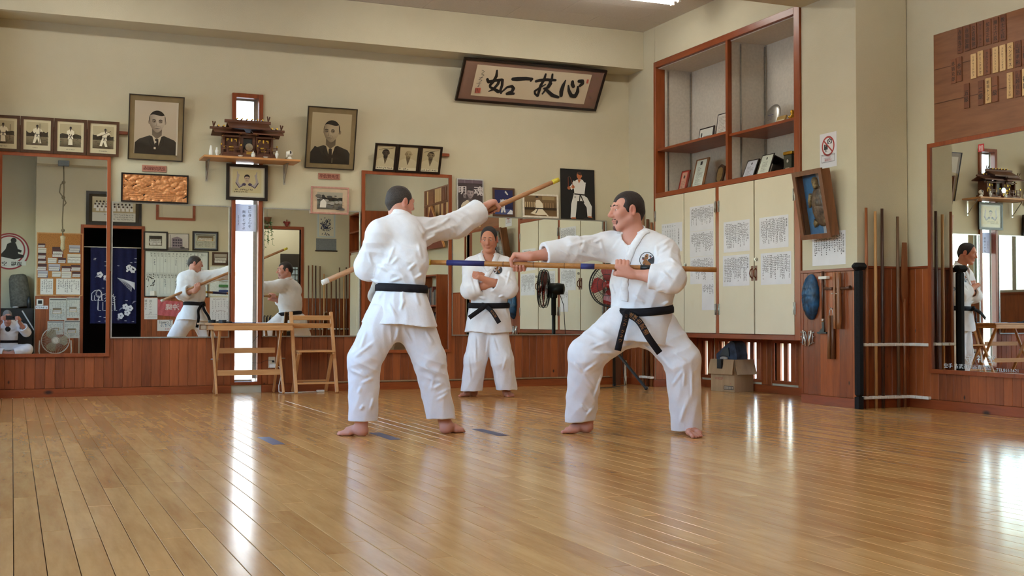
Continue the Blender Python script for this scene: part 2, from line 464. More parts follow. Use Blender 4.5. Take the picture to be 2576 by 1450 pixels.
def proj(p):
    d = p-CAM; z = d.dot(fw_); return 1288+F_PX*d.dot(rt2)/z, 725-F_PX*d.dot(up2)/z, z

# ---- floor: planks 90 mm wide running to the back wall
fl = struct('floor', MB().box(WALL_L-.2, WALL_R+.2, WALL_F-3.2, WALL_B+.1, -.12, -.012), DARK)
pl_m = MB().box(-.0438, .0438, -.5, .5, -.0115, 0, None, .0012).mesh('floor_plank'); pl_m.materials.append(PLANK)
rp_ = random.Random(3); planks = []
k0 = int((WALL_L-.013)/.09)-1
for k in range(k0, int((WALL_R+.05-.013)/.09)+1):
    x = .013+.09*(k+.5); y = WALL_F-3-rp_.uniform(0, 1.6)
    while y < WALL_B:
        L = rp_.choice((.9, 1.2, 1.36, 1.6, 1.82)); y1 = min(y+L, WALL_B+.05)
        c = Vector((x, (y+y1)/2, 0)); ar = 0
        if y1 > 2.5:
            ya = max(y, 2.6); a = [proj(Vector((x+dx, yy, 0))) for dx, yy in ((-.045, ya), (.045, ya), (.045, y1), (-.045, y1))]
            a = [(min(max(q[0], 0), 2576), min(max(q[1], 0), 1450)) for q in a]
            ar = abs(sum(a[i][0]*a[(i+1) % 4][1]-a[(i+1) % 4][0]*a[i][1] for i in range(4)))/2
        planks.append((ar, x, y, y1)); y = y1
FLI = Matrix.Translation(-fl.location)
planks.sort(key=lambda q: -q[0])
for ar, x, y, y1 in planks[:300]:
    o = put('floor_plank', pl_m, PLANK, fl); o.matrix_parent_inverse = FLI; o.matrix_basis = Matrix.Translation((x, (y+y1)/2, 0)) @ Matrix.Diagonal((1, y1-y-.0022, 1, 1))
st = MB()
for ar, x, y, y1 in planks[300:]: st.box(x-.0438, x+.0438, y+.0011, y1-.0011, -.0115, 0)
o = put('floor_plank', st.mesh('floor_plank_rest'), PLANK_S, fl); o['kind'] = 'stuff'; o.matrix_parent_inverse = FLI

# ---- walls
T_ = .15
def wall_with_holes(axis, c0, c1, a0, a1, z0, z1, holes):
    """slab between c0,c1 on one axis, spanning a0..a1 on the other, with rectangular holes (a,b,z,z)"""
    m = MB(); xs = sorted({a0, a1, *[h[0] for h in holes], *[h[1] for h in holes]}); zs = sorted({z0, z1, *[h[2] for h in holes], *[h[3] for h in holes]})
    for i in range(len(xs)-1):
        for j in range(len(zs)-1):
            cx, cz = (xs[i]+xs[i+1])/2, (zs[j]+zs[j+1])/2
            if any(h[0] < cx < h[1] and h[2] < cz < h[3] for h in holes): continue
            if axis == 'y': m.box(xs[i], xs[i+1], c0, c1, zs[j], zs[j+1])
            else: m.box(c0, c1, xs[i], xs[i+1], zs[j], zs[j+1])
    return m
WX0, WX1, WZ0, WZ1 = 2.03, 2.258, .107, 2.945           # slit window in the back wall
wb = struct('wall_back', wall_with_holes('y', WALL_B, WALL_B+T_, WALL_L-T_, WALL_R+T_, 0, CEIL+.3, [(WX0, WX1, WZ0, WZ1)]), PLAST)
WIN_L = [(y, y+1.72, WAIN+.03, 3.0) for y in (.35, 2.2, 4.05, 5.9, 7.75, 9.6)]
wl = struct('wall_left', wall_with_holes('x', WALL_L-T_, WALL_L, WALL_F-.6, WALL_B, 0, CEIL+.3, WIN_L), PLAST)
RY0, RY1, RZ0, RZ1 = 8.72, 11.27, .13, .5               # row of low openings under the cupboard
LOW = [(9.50, 9.86), (10.08, 10.86), (11.0, 11.2)]
wr = struct('wall_right', wall_with_holes('x', WALL_R, WALL_R+T_, WALL_F, WALL_B, 0, CEIL+.3, [(a, b, RZ0, RZ1) for a, b in LOW]), PLAST)
# doorways of the wall behind the photographer
dA0, dA1, dAz = mirY(211, 573, WALL_F).x, mirY(356, 573, WALL_F).x, mirY(300, 576, WALL_F).z
dB0, dB1, dBz = mirY(632, 577, WALL_F).x, mirY(756, 577, WALL_F).x, mirY(700, 577, WALL_F).z
wf = struct('wall_front', wall_with_holes('y', WALL_F-T_, WALL_F, mirY(90, 600, WALL_F).x, WALL_R+T_, 0, CEIL+.3, [(dA0, dA1, 0, dAz), (dB0, dB1, 0, dBz)]), PLAST)
NX1 = mirY(90, 600, WALL_F).x
wn_ = struct('wall_niche', MB().box(WALL_L-T_, NX1+.0, WALL_F-.7, WALL_F-.55, 0, CEIL+.3).box(NX1-.01, NX1+.1, WALL_F-.55, WALL_F-T_-.01, 0, CEIL+.3), PLAST)
# column in the far corner, the pillar, and the beams
c1 = struct('wall_column', MB().box(COLX, WALL_R-.01, 11.30, WALL_B-.001, .0, CEIL), PLAST)
c2 = struct('wall_pillar', MB().box(COLX, WALL_R-.01, 7.945, 8.685, .0, CEIL), PLAST)
c4 = struct('wall_cupboard_head', MB().box(COLX, WALL_R-.01, 8.69, 11.295, 3.55, CEIL), PLAST)
c3 = struct('wall_corner_left', MB().box(WALL_L+.001, -.17, 11.55, WALL_B-.001, 0, CEIL), PLAST)
struct('trim_1', MB().box(-.165, COLX-.001, 11.55, WALL_B-.001, 3.52, CEIL-.001), PLAST)
struct('trim_2', MB().box(WALL_L+.001, COLX-.001, 7.945, 8.68, 3.52, CEIL-.001), PLAST)
struct('trim_3', MB().box(NX1, COLX, WALL_F+.001, WALL_F+.35, 3.70, CEIL-.001), PLAST)
struct('trim_4', MB().box(WALL_L+.001, COLX-.001, 3.4, 4.0, 3.52, CEIL-.001), PLAST)
# ---- ceiling boards, staggered
ce = struct('ceiling', MB().box(WALL_L-.2, WALL_R+.2, WALL_F-.7, WALL_B+.2, CEIL+.012, CEIL+.2), plain('ceiling_joint', (150, 140, 128), .9))
tm = MB().box(-.4535, .4535, -.2260, .2260, 0, .011, None, .0015).mesh('ceiling_board'); tm.materials.append(MATS['ceiling_board'])
row = 0; yy = 11.55; CEI = Matrix.Translation(-ce.location)
rest = MB(); cnt = 0
while yy > WALL_F:
    x = WALL_L-(.455 if row % 2 else 0)
    while x < WALL_R:
        x0, x1 = max(x, WALL_L), min(x+.91, WALL_R)
        if yy > 8.6 and x1-x0 > .9:
            o = put('ceiling_board', tm, MATS['ceiling_board'], ce); o.matrix_parent_inverse = CEI; o.matrix_basis = Matrix.Translation(((x0+x1)/2, yy-.2275, CEIL))
        else: rest.box(x0+.001, x1-.001, max(yy-.4535, WALL_F), yy-.001, CEIL, CEIL+.011)
        x += .91
    yy -= .455; row += 1
o = put('ceiling_board', rest.mesh('ceiling_boards_rest'), MATS['ceiling_board'], ce); o['kind'] = 'stuff'; o.matrix_parent_inverse = CEI

# ---- pine panelling, board by board (87 mm)
BW = .0865
bm_ = MB().box(-BW/2+.0004, BW/2-.0004, -.010, 0, .0, 1.0, None, .003).mesh('board'); bm_.materials.append(PINE)
def boards(parent, origin, along, normal, length, z0, z1, skip=(), first=0.0):
    """upright boards on a wall: origin at the left end, along the wall, normal into the room"""
    along, normal = Vector(along), Vector(normal); n = int(math.ceil((length-first)/BW)); s = first
    inv = Matrix.Translation(-parent.location)
    while s < length-.004:
        e = min(s+BW, length); mid = (s+e)/2
        if not any(a < mid < b for a, b in skip):
            p = Vector(origin)+along*mid
            Mx = Matrix(((along.x, -normal.x, 0, p.x), (along.y, -normal.y, 0, p.y), (0, 0, 1, z0), (0, 0, 0, 1))) @ Matrix.Diagonal(((e-s)/BW, 1, z1-z0, 1))
            o = put('board', bm_, PINE, parent); o.matrix_parent_inverse = inv; o.matrix_basis = Mx
        s = e
X0 = -.17; shift = (-.057-X0) % BW
boards(wb, (X0, WALL_B-.0005, 0), (1, 0, 0), (0, -1, 0), COLX-X0, .079, WAIN, [(1.985-X0, 2.30-X0)], shift-BW if shift > 0 else 0)
boards(c1, (COLX-.0005, WALL_B, 0), (0, -1, 0), (-1, 0, 0), WALL_B-11.30, .079, WAIN)
boards(c1, (COLX, 11.2995, 0), (1, 0, 0), (0, -1, 0), WALL_R-COLX-.01, .079, .56)
boards(c2, (COLX-.0005, 8.685, 0), (0, -1, 0), (-1, 0, 0), .74, .079, WAIN-.022)
boards(c2, (COLX, 7.9445, 0), (1, 0, 0), (0, -1, 0), WALL_R-COLX, .079, WAIN)
boards(wr, (WALL_R-.0005, 7.94, 0), (0, -1, 0), (-1, 0, 0), 5.9, .079, WAIN)
boards(wr, (WALL_R-.0005, 11.29, 0), (0, -1, 0), (-1, 0, 0), 11.29-8.69, .079, .56, [(11.29-b-.02, 11.29-a+.02) for a, b in LOW])
boards(wf, (WALL_R, WALL_F+.0005, 0), (-1, 0, 0), (0, 1, 0), WALL_R-NX1, 0, WAIN, [(WALL_R-dA1-.06, WALL_R-dA0+.06), (WALL_R-dB1-.06, WALL_R-dB0+.06)])
pn = MB()
pn.box(WALL_L, WALL_L+.012, WALL_F, 11.55, 0, WAIN); struct('trim_5', pn, PINE)
# baseboards, dado caps, corner strips
struct('baseboard_back', MB().box(-.17, 2.0, WALL_B-.022, WALL_B-.0006, 0, .078, None, .002).box(2.3, COLX-.001, WALL_B-.022, WALL_B-.0006, 0, .078, None, .002), PINE_H)
m = MB().box(COLX-.018, COLX-.0006, 11.30, WALL_B-.023, 0, .078, None, .002); m.box(COLX-.018, WALL_R-.017, 11.283, 11.2994, 0, .078, None, .002); struct('baseboard_column', m, PINE_Y)
m = MB().box(COLX-.016, COLX-.0006, 7.930, 8.69, 0, .078, None, .002).box(COLX-.016, WALL_R-.001, 7.928, 7.944, 0, .078, None, .002); struct('baseboard_pillar', m, PINE_Y)
struct('baseboard_right', MB().box(WALL_R-.016, WALL_R-.0006, WALL_F, 7.927, 0, .078, None, .002).box(WALL_R-.016, WALL_R-.0006, 8.69, 11.295, 0, .078, None, .002), PINE_Y)
struct('trim_6', MB().box(-.17, 1.985, WALL_B-.02, WALL_B-.0006, WAIN, WAIN+.022).box(2.30, COLX-.001, WALL_B-.02, WALL_B-.0006, WAIN, WAIN+.022), PINE_H)
struct('trim_7', MB().box(COLX-.018, COLX-.0006, 7.928, 8.69, WAIN-.02, WAIN+.004, None, .002).box(COLX-.018, WALL_R-.001, 7.926, 7.944, WAIN, WAIN+.018).box(WALL_R-.018, WALL_R-.0006, 2.0, 7.925, WAIN, WAIN+.018), PINE_Y)
struct('trim_8', MB().box(COLX-.014, COLX-.0005, 8.66, 8.69, .08, WAIN-.021), PINE_V)
# cable duct along the baseboard
o = solo('cable_duct', MB().box(2.72, 6.2, WALL_B-.034, WALL_B-.0225, .082, .098, None, .003), plain('duct_beige', (150, 122, 92), .5), 'slim beige cable duct running along the top of the skirting board', 'cable duct')

# ---- slit window of the back wall
w1 = Thing('window_1', None, None, (2.144, WALL_B, WZ0), None, 'structure')
m = MB()
for x0, x1 in ((1.992, WX0+.002), (WX1-.002, 2.298)): m.box(x0, x1, WALL_B-.03, WALL_B+.05, .078, 2.982, None, .003)
m.box(WX0, WX1, WALL_B-.03, WALL_B+.05, 2.94, 2.982, None, .003).box(WX0, WX1, WALL_B-.03, WALL_B+.05, .078, .109, None, .003)
w1.part('window_frame', m, PINE_V, None, True)
m = MB()
m.box(WX0+.002, WX0+.012, WALL_B+.07, WALL_B+.14, WZ0+.03, WZ1).box(WX1-.034, WX1-.002, WALL_B+.08, WALL_B+.12, WZ0+.03, WZ1).box(WX0+.012, WX1-.034, WALL_B+.08, WALL_B+.12, WZ0, WZ0+.02).box(WX0+.012, WX1-.034, WALL_B+.08, WALL_B+.12, WZ1-.02, WZ1)
m.box(WX0+.012, WX1-.034, WALL_B+.08, WALL_B+.12, 2.20, 2.225)
w1.part('window_sash', m, ALU, None, True)
w1.part('pane', MB().box(WX0+.012, WX1-.034, WALL_B+.098, WALL_B+.102, WZ0+.02, 2.20), GLASS, None, True)
w1.part('pane', MB().box(WX0+.012, WX1-.034, WALL_B+.098, WALL_B+.102, 2.225, WZ1-.02), GLASS, None, True)
# ---- windows of the left wall
for i, (a, b, z0, z1) in enumerate(WIN_L):
    w = Thing('window_%d' % (i+2), None, None, (WALL_L-.07, (a+b)/2, z0), None, 'structure')
    m = MB(); xo, xi = WALL_L-.11, WALL_L-.04
    m.box(xo, xi, a, b, z0, z0+.045).box(xo, xi, a, b, z1-.045, z1).box(xo, xi, a, a+.04, z0+.045, z1-.045).box(xo, xi, b-.04, b, z0+.045, z1-.045)
    mid = (a+b)/2
    m.box(xo+.01, xi-.03, mid-.06, mid, z0+.045, z1-.045).box(xo+.04, xi, mid, mid+.06, z0+.045, z1-.045)
    w.part('window_frame', m, ALU, None, True)
    w.part('pane', MB().box(xo+.022, xo+.027, a+.04, mid-.06, z0+.045, z1-.045), GLASS, None, True)
    w.part('pane', MB().box(xo+.05, xo+.055, mid+.06, b-.04, z0+.045, z1-.045), GLASS, None, True)
    w.part('window_sill', MB().box(WALL_L-.03, WALL_L+.04, a-.03, b+.03, z0-.03, z0), PINE_Y, None, True)
# ---- low slatted openings under the cupboard
for i, (a, b) in enumerate(LOW):
    w = Thing('window_%d' % (i+8), None, None, (WALL_R, (a+b)/2, RZ0), None, 'structure')
    m = MB().box(WALL_R-.014, WALL_R+.05, a-.03, a, RZ0-.03, RZ1+.03).box(WALL_R-.014, WALL_R+.05, b, b+.03, RZ0-.03, RZ1+.03).box(WALL_R-.014, WALL_R+.05, a, b, RZ0-.03, RZ0).box(WALL_R-.014, WALL_R+.05, a, b, RZ1, RZ1+.03)
    w.part('window_frame', m, PINE_Y, None, True)
    y = a+.045
    while y < b-.02:
        w.part('slat', MB().box(WALL_R+.004, WALL_R+.022, y, min(y+.062, b), RZ0, RZ1), PINE_V, None, True); y += .117
    w.part('pane', MB().box(WALL_R+.10, WALL_R+.104, a, b, RZ0, RZ1), GLASS, None, True)

# ---- outside: ground, the apartment house across the street
out_m = plain('asphalt', (150, 148, 142), .9, 0, .2, .1, 2)
og = solo('street_ground', MB().box(-90, 90, -60, 120, -4.3, -4.0), out_m, None, None, None, 'structure')
bh = Thing('apartment_building', 'white apartment building across the street beyond the slit window', 'building', (6.5, 40, -4))
BWm = plain('building_white', (224, 222, 216), .8, 0, .2, .03, 1); BRm = plain('brick_red_band', (196, 130, 100), .8, 0, .2, .1, 4)
bh.part('wall', MB().box(-4, 22, 40, 52, -4, 7.2), BWm, None, True)
for zf in (-1.4, 1.5, 4.4):
    bh.part('balcony', MB().box(-3.5, 21, 38.9, 40, zf-.12, zf+.0).box(-3.5, 21, 38.9, 39.0, zf, zf+.62), BWm, None, True)
    bh.part('balcony_band', MB().box(-3.5, 21, 38.86, 38.9, zf-.16, zf+.02).box(-3.5, 21, 38.86, 38.98, zf+.62, zf+.74), BRm, None, True)
    for q in range(9):
        wq = bh.part('window', MB().box(-3+q*2.7, -1.5+q*2.7, 39.94, 40.0, zf+.1, zf+2.0), ALU, None, True)
        o = bh.part('pane', MB().box(-2.94+q*2.7, -1.56+q*2.7, 39.90, 39.94, zf+.16, zf+1.94), plain('far_pane', (126, 146, 168), .1), wq, True); 
tb = Thing('roadside_block', 'pale house beyond the street outside the left windows', 'building', (-30, 6, -4))
tb.part('wall', MB().box(-38, -26, -6, 16, -4, 3.4), BWm, None, True); tb.part('roof', MB().box(-38.5, -25.5, -6.5, 16.5, 3.4, 3.8), BRm, None, True)
for q in range(5): tb.part('window', MB().box(-26.0, -25.9, -4+q*4, -2+q*4, .2, 2.0), MATS['far_pane'], None, True)

# ---- ceiling lamps: surface-mounted twin tubes
LTUBE = emit('lamp_tube', (255, 250, 240), LAMP_STRENGTH)
def lamp(x, y, first=[None]):
    if first[0] is None:
        T = Thing('ceiling_lamp', 'white twin-tube fluorescent lamp fixed under the ceiling boards', 'lamp', (x, y, CEIL-.1), 'fluorescent ceiling lamps')
        T.part('housing', MB().prism([(-.10, .0999), (.10, .0999), (.10, .08), (.03, .05), (-.03, .05), (-.10, .08)], -.62, .62, Matrix.Rotation(R(90), 4, 'Z'), 'xz'), WHITE_PL)
        for s in (-.065, .065):
            T.part('tube', MB().tube([(-.59, s, .035), (.59, s, .035)], .016, 12), LTUBE)
            for e in (-.605, .605): T.part('socket', MB().box(e-.015, e+.015, s-.02, s+.02, .01, .08, None, .004), WHITE_PL)
        first[0] = T.o
    else:
        o = copy_tree(first[0]); o.location = (x, y, CEIL-.1)
for lx, ly in ((5.40, 10.09), (3.6, 10.09), (.6, 10.09), (1.2, 6.2), (3.4, 6.2), (5.6, 6.2), (1.2, 2.2), (3.4, 2.2), (5.6, 2.2)): lamp(lx, ly)
# ================================================================ pictures: helpers
SIDE = {'back': ((1, 0, 0), (0, 1, 0)), 'right': ((0, -1, 0), (1, 0, 0)), 'front': ((-1, 0, 0), (0, -1, 0)), 'left': ((0, 1, 0), (-1, 0, 0))}
def hang(p, side, tilt=0.0, roll=0.0):
    """matrix of something hung on a wall: x along the wall, z up, +y into the wall; tilt leans its top into the room"""
    ex, ey = Vector(SIDE[side][0]), Vector(SIDE[side][1])
    B = Matrix(((ex.x, ey.x, 0, 0), (ex.y, ey.y, 0, 0), (ex.z, ey.z, 1, 0), (0, 0, 0, 1)))
    return Matrix.Translation(p) @ B @ Matrix.Rotation(R(tilt), 4, 'X') @ Matrix.Rotation(R(roll), 4, 'Y')
def rect_on(side, c, at, tilt=0.0):
    """outline in photo pixels TL,TR,BR,BL -> matrix at its lower left corner, width, height; it hangs on plane `at`"""
    on = {'back': lambda q: onY(*q, at), 'right': lambda q: onX(*q, at), 'front': lambda q: mirY(*q, at)}[side]
    TL, TR, BR, BL = c; b0, b1 = on(BL), on(BR)
    if side == 'back' and tilt:
        w = abs(b1.x-b0.x); zb = (b0.z+b1.z)/2; s = math.tan(R(tilt)); hs = []
        for q in (TL, TR):
            d = ray(*q); tt = (at+s*(zb-CAM_H))/(d.y+s*d.z); p = CAM+d*tt; hs.append((p.z-zb)/math.cos(R(tilt)))
        return hang((b0.x, at, zb), 'back', tilt), w, sum(hs)/2
    t0, t1 = on(TL), on(TR); zb = (b0.z+b1.z)/2; h = (t0.z+t1.z)/2-zb
    k = 1 if side == 'right' else 0
    a = (b0[k]+t0[k])/2; b = (b1[k]+t1[k])/2; w = abs(b-a)
    if side == 'front': a = b if SIDE['front'][0][0]*(b-a) < 0 else a     # left as seen by someone facing that wall
    P = (a, at, zb) if side in ('back', 'front') else (at, a, zb)
    return hang(P, side, tilt), w, h
def framed(name, label, cat, M, w, h, fw, mat, art=None, fd=.02, board=None, bcol=None, glass=True, group=None, roll=0, stand=.0):
    """picture frame: four mitred bars, backing, optional mat board, the print, optional glass"""
    T = Thing(name, label, cat, M, group)
    m = MB(); y0 = -fd-stand; y1 = -.001-stand
    for a in ([(0, 0), (w, 0), (w-fw, fw), (fw, fw)], [(0, h), (fw, h-fw), (w-fw, h-fw), (w, h)], [(0, 0), (fw, fw), (fw, h-fw), (0, h)], [(w, 0), (w, h), (w-fw, h-fw), (w-fw, fw)]): m.prism(a, y0, y1)
    T.part('frame', m, mat)
    yb = y0+fd*.45
    T.part('backing', MB().box(fw*.8, w-fw*.8, yb, y1-.001, fw*.8, h-fw*.8), BLACK_FR if not bcol else plain('mat_%02x%02x%02x' % tuple(bcol), bcol, .8, 0, .2, .03, 20))
    b = board or (0, 0, 0, 0)        # left, right, bottom, top margins inside the frame
    if art:
        aw, ah = w-2*fw-b[0]-b[1], h-2*fw-b[2]-b[3]; A = Art(aw, ah); art(A)
        o = put('print', A.mesh(), PRINT, T.o, Matrix.Translation((fw+b[0], yb-.0012, fw+b[2])))
    if glass: T.part('glass_pane', MB().box(fw, w-fw, y0+fd*.16, y0+fd*.16+.0015, fw, h-fw), PGLASS)
    return T
def sheet(name, label, cat, M, w, h, art, group=None, lift=.001, curl=0.0, bow=0.0):
    """a sheet of paper stuck to a wall"""
    T = Thing(name, label, cat, M, group)
    T.part('paper', MB().box(0, w, -lift-.0006, -lift, 0, h), PAPER)
    A = Art(w, h); art(A); put('print', A.mesh(), PRINT, T.o, Matrix.Translation((0, -lift-.0008, 0)))
    return T

# ---------------------------------------------------------------- what the photographs show
def bust(A, bg, bg2, cx, cy, rx, ry, skin, shade, hair, coat, shirt, tie=None, turn=0.0, gi=False, bald=False):
    """head and shoulders portrait; cy is eye height, ry half the head's height"""
    def mixc(a, b, f): return tuple(int(a[k]*(1-f)+b[k]*f) for k in range(3))
    A.rect(0, 0, 1, 1, bg, bg2)
    sh = cy-ry*1.35; wsh = rx*2.75; lt = mixc(coat, (255, 255, 255), .10)
    A.shape([(max(0, cx-wsh), 0), (min(1, cx+wsh), 0), (min(1, cx+wsh*.98), sh*.62), (cx+wsh*.8, sh*.82), (cx+rx*.9, sh*1.04), (cx, sh*.9), (cx-rx*.9, sh*1.04), (cx-wsh*.8, sh*.82), (max(0, cx-wsh*.98), sh*.62)], [coat, coat, lt, lt, lt, coat, lt, lt, coat])
    A.shape([(cx-rx*.62, sh*1.08), (cx+rx*.62, sh*1.08), (cx+rx*(.15 if not gi else .1), sh*.35), (cx-rx*.05, sh*.30)], shirt)
    if tie: A.shape([(cx-rx*.2, sh*.86), (cx+rx*.2, sh*.86), (cx+rx*.26, sh*.2), (cx, 0.02), (cx-rx*.24, sh*.2)], tie)
    if not gi:
        for s_ in (-1, 1): A.line([(cx+s_*rx*.75, sh*1.02), (cx+s_*rx*.85, sh*.62), (cx+s_*rx*.12, sh*.22)], .012, mixc(coat, (0, 0, 0), .5))
    A.shape([(cx-rx*.62, cy-ry*.55), (cx+rx*.62, cy-ry*.55), (cx+rx*.6, sh*1.06), (cx+turn*.1, sh*.84), (cx-rx*.6, sh*1.06)], [mixc(shade, (0, 0, 0), .25)]*2+[shade]*3)
    for s_ in (-1, 1): A.oval(cx+s_*rx*.98-turn*.5, cy-ry*.05, rx*.15, ry*.2, mixc(skin, shade, .6), 10)
    if not bald: A.oval(cx-turn*.2, cy+ry*.20, rx*1.04, ry*.84, hair, 26)
    n = 32; F = []; Fc = []
    for i in range(n):
        a = 2*math.pi*i/n; c_, s_ = math.cos(a), math.sin(a)
        x = rx*.97*c_*(1 if s_ > -.15 else 1-.42*(-s_-.15)**1.4); y = ry*s_*((.70 if not bald else .95) if s_ > 0 else 1.0)
        if s_ > .3 and not bald: y = ry*(.60+.06*math.cos(a*3)); 
        F.append((cx+x, cy+y)); l = .55+.45*math.cos(a-.7); Fc.append(mixc(shade, skin, max(0, min(1, l+.15))))
    A.oval(cx, cy-.02, .001, .001, skin, 3); z = A.k*.00015; A.k += 1; o = len(A.v); A.v += [(q[0]*A.w, q[1]*A.h, z) for q in F]+[((cx+rx*.12+turn)*A.w, (cy-.05*ry)*A.h, z)]
    for i in range(n): A.f.append([o+i, o+(i+1) % n, o+n]); A.c.append([Fc[i], Fc[(i+1) % n], mixc(skin, (255, 255, 255), .10)])
    tx = turn; dk = mixc(shade, (10, 8, 8), .62); md = mixc(shade, skin, .35)
    for s_ in (-1, 1):
        e = cx+tx+s_*rx*.40; A.oval(e, cy+.02*ry, rx*.27, ry*.13, md, 12, 0, shade)
        A.shape([(e-rx*.24, cy+ry*.16), (e, cy+ry*.22), (e+rx*.24, cy+ry*.16), (e+rx*.22, cy+ry*.11), (e, cy+ry*.15), (e-rx*.22, cy+ry*.11)], mixc(hair, shade, .2))
        A.shape([(e-rx*.20, cy-ry*.02), (e-rx*.05, cy+ry*.035), (e+rx*.1, cy+ry*.035), (e+rx*.2, cy-ry*.02), (e, cy-ry*.055)], dk); A.oval(e-rx*.06, cy-ry*.008, rx*.05, ry*.02, (190, 180, 170), 6)
        A.line([(e-rx*.2, cy-ry*.12), (e, cy-ry*.15), (e+rx*.2, cy-ry*.11)], .006, md)
        A.line([(cx+tx+s_*rx*.24, cy-ry*.36), (cx+tx+s_*rx*.44, cy-ry*.50), (cx+tx+s_*rx*.5, cy-ry*.66)], .008, md)
        A.oval(cx+tx+s_*rx*.10, cy-ry*.405, rx*.06, ry*.025, dk, 8)
    A.shape([(cx+tx-rx*.05, cy+ry*.1), (cx+tx-rx*.16, cy-ry*.34), (cx+tx-rx*.22, cy-ry*.40), (cx+tx-rx*.05, cy-ry*.42)], md)
    A.line([(cx+tx-rx*.36, cy-ry*.615), (cx+tx, cy-ry*.595), (cx+tx+rx*.36, cy-ry*.615)], .012, dk, [.004, .016, .004]); A.line([(cx+tx-rx*.2, cy-ry*.72), (cx+tx+rx*.2, cy-ry*.72)], .014, md, [.004, .016])
def gi_man(A, cx, z0, s, skin, gi, belt, hair, arms=((-.30, .62), (.26, .60)), feet=((-.2, 0), (.18, 0)), lean=0.0, hakama=None):
    """small standing figure in training clothes; s = height on the sheet"""
    asp = A.h/A.w
    def P(x, y): return (cx+x*s*asp, z0+y*s)
    for fx, fy in feet: A.shape([P(fx-.035, fy), P(fx+.05, fy), P(fx+.03, fy+.05), P(fx-.03, fy+.05)], skin)
    c = hakama or gi
    for k, (fx, fy) in enumerate(feet):
        sg = -1 if k == 0 else 1
        A.shape([P(fx-.06, fy+.04), P(fx+.06, fy+.04), P(fx*.55+.07, .27), P(sg*.02+.06+lean*.5, .47), P(sg*.02-.08+lean*.5, .47), P(fx*.55-.07, .27)], c)
    A.shape([P(-.14+lean*.5, .36), P(.14+lean*.5, .36), P(.11+lean*.6, .52), P(.15+lean, .78), P(.05+lean, .84), P(-.05+lean, .84), P(-.15+lean, .78), P(-.11+lean*.6, .52)], gi)
    for k, (hx, hy) in enumerate(arms):
        sg = -1 if k == 0 else 1; sx = sg*.13+lean
        ex, ey = (sx+hx)/2+sg*.05, (.77+hy)/2-.05
        A.line([P(sx, .77), P(ex, ey), P(hx, hy)], .1*s*asp, gi, [.11*s*asp, .10*s*asp, .075*s*asp]); A.oval(*P(hx, hy), .03*s*asp, .03*s, skin, 8)
    A.line([P(-.115+lean*.6, .505), P(.115+lean*.6, .505)], .035*s*asp, belt); A.line([P(lean*.5, .5), P(.05+lean*.5, .34)], .025*s*asp, belt); A.line([P(lean*.5, .5), P(-.04+lean*.5, .35)], .025*s*asp, belt)
    A.shape([P(-.035+lean, .85), P(.035+lean, .85), P(lean, .72)], skin)
    A.oval(*P(lean, .92), .055*s*asp, .075*s, skin, 12); A.shape([P(-.056+lean, .92), P(.056+lean, .92), P(.05+lean, .97), P(lean, 1.0), P(-.05+lean, .97)], hair)
def field(A, sky, ground, hedge, seed, y=.45):
    rr = random.Random(seed); A.rect(0, 0, 1, 1, ground, sky); A.rect(0, y, 1, 1, sky)
    A.shape([(0, y-.12)]+[(i/10, y+rr.uniform(.02, .12)) for i in range(11)]+[(1, y-.12)], hedge)
    for i in range(60):
        x, yy_ = rr.random(), rr.uniform(0, y-.05); A.rect(x, yy_, x+.06, yy_+.012, tuple(int(k*rr.uniform(.6, 1.1)) for k in ground))
SEPIA = dict(paper=(226, 212, 180), mid=(150, 132, 104), dark=(46, 38, 32))

# ================================================================ mirrors on the back wall
def mirror(label, x0, x1, z0, z1, fw, fd, mat, side='back', at=WALL_B-.0112):
    M = hang((x0, at, z0), side) if side == 'back' else hang((at, x0, z0), side)
    w, h = abs(x1-x0), z1-z0; T = Thing('wall_mirror', label, 'mirror', M)
    m = MB()
    for a in ([(0, 0), (w, 0), (w-fw, fw), (fw, fw)], [(0, h), (fw, h-fw), (w-fw, h-fw), (w, h)], [(0, 0), (fw, fw), (fw, h-fw), (0, h)], [(w, 0), (w, h), (w-fw, h-fw), (w-fw, fw)]): m.prism(a, -fd, -.0005)
    T.part('frame', m, mat)
    T.part('mirror_glass', MB().box(fw*.7, w-fw*.7, -fd*.6, -.001, fw*.7, h-fw*.7), MATS['mirror_silver'])
    return T
mirror('tall mirror in an orange wooden frame under the row of small sepia photographs', -.13, .852, .376, 2.278, .032, .03, PINE_V)
mirror('wide aluminium framed mirror beside the slit window, under the copper relief', .864, 1.978, .548, 1.852, .012, .018, ALU)
mirror('aluminium framed mirror behind the folding chair', 2.302, 3.308, .552, 1.849, .012, .018, ALU)
mirror('tall mirror in an orange wooden frame under three black portrait frames', 3.318, 4.304, .380, 2.272, .034, .03, PINE_V)
mirror('long aluminium framed mirror behind the teacher with folded arms', 4.312, 6.165, .557, 1.847, .012, .018, ALU)

# ================================================================ pictures on the back wall
WB = WALL_B-.002
WALNUT = wood('walnut_frame', (58, 36, 24), (92, 62, 42), 'z', .4, 12, None, .15)
TAUPE = (146, 128, 98)
THINB = plain('thin_dark_frame', (44, 36, 28), .4, 0, .5, .1)
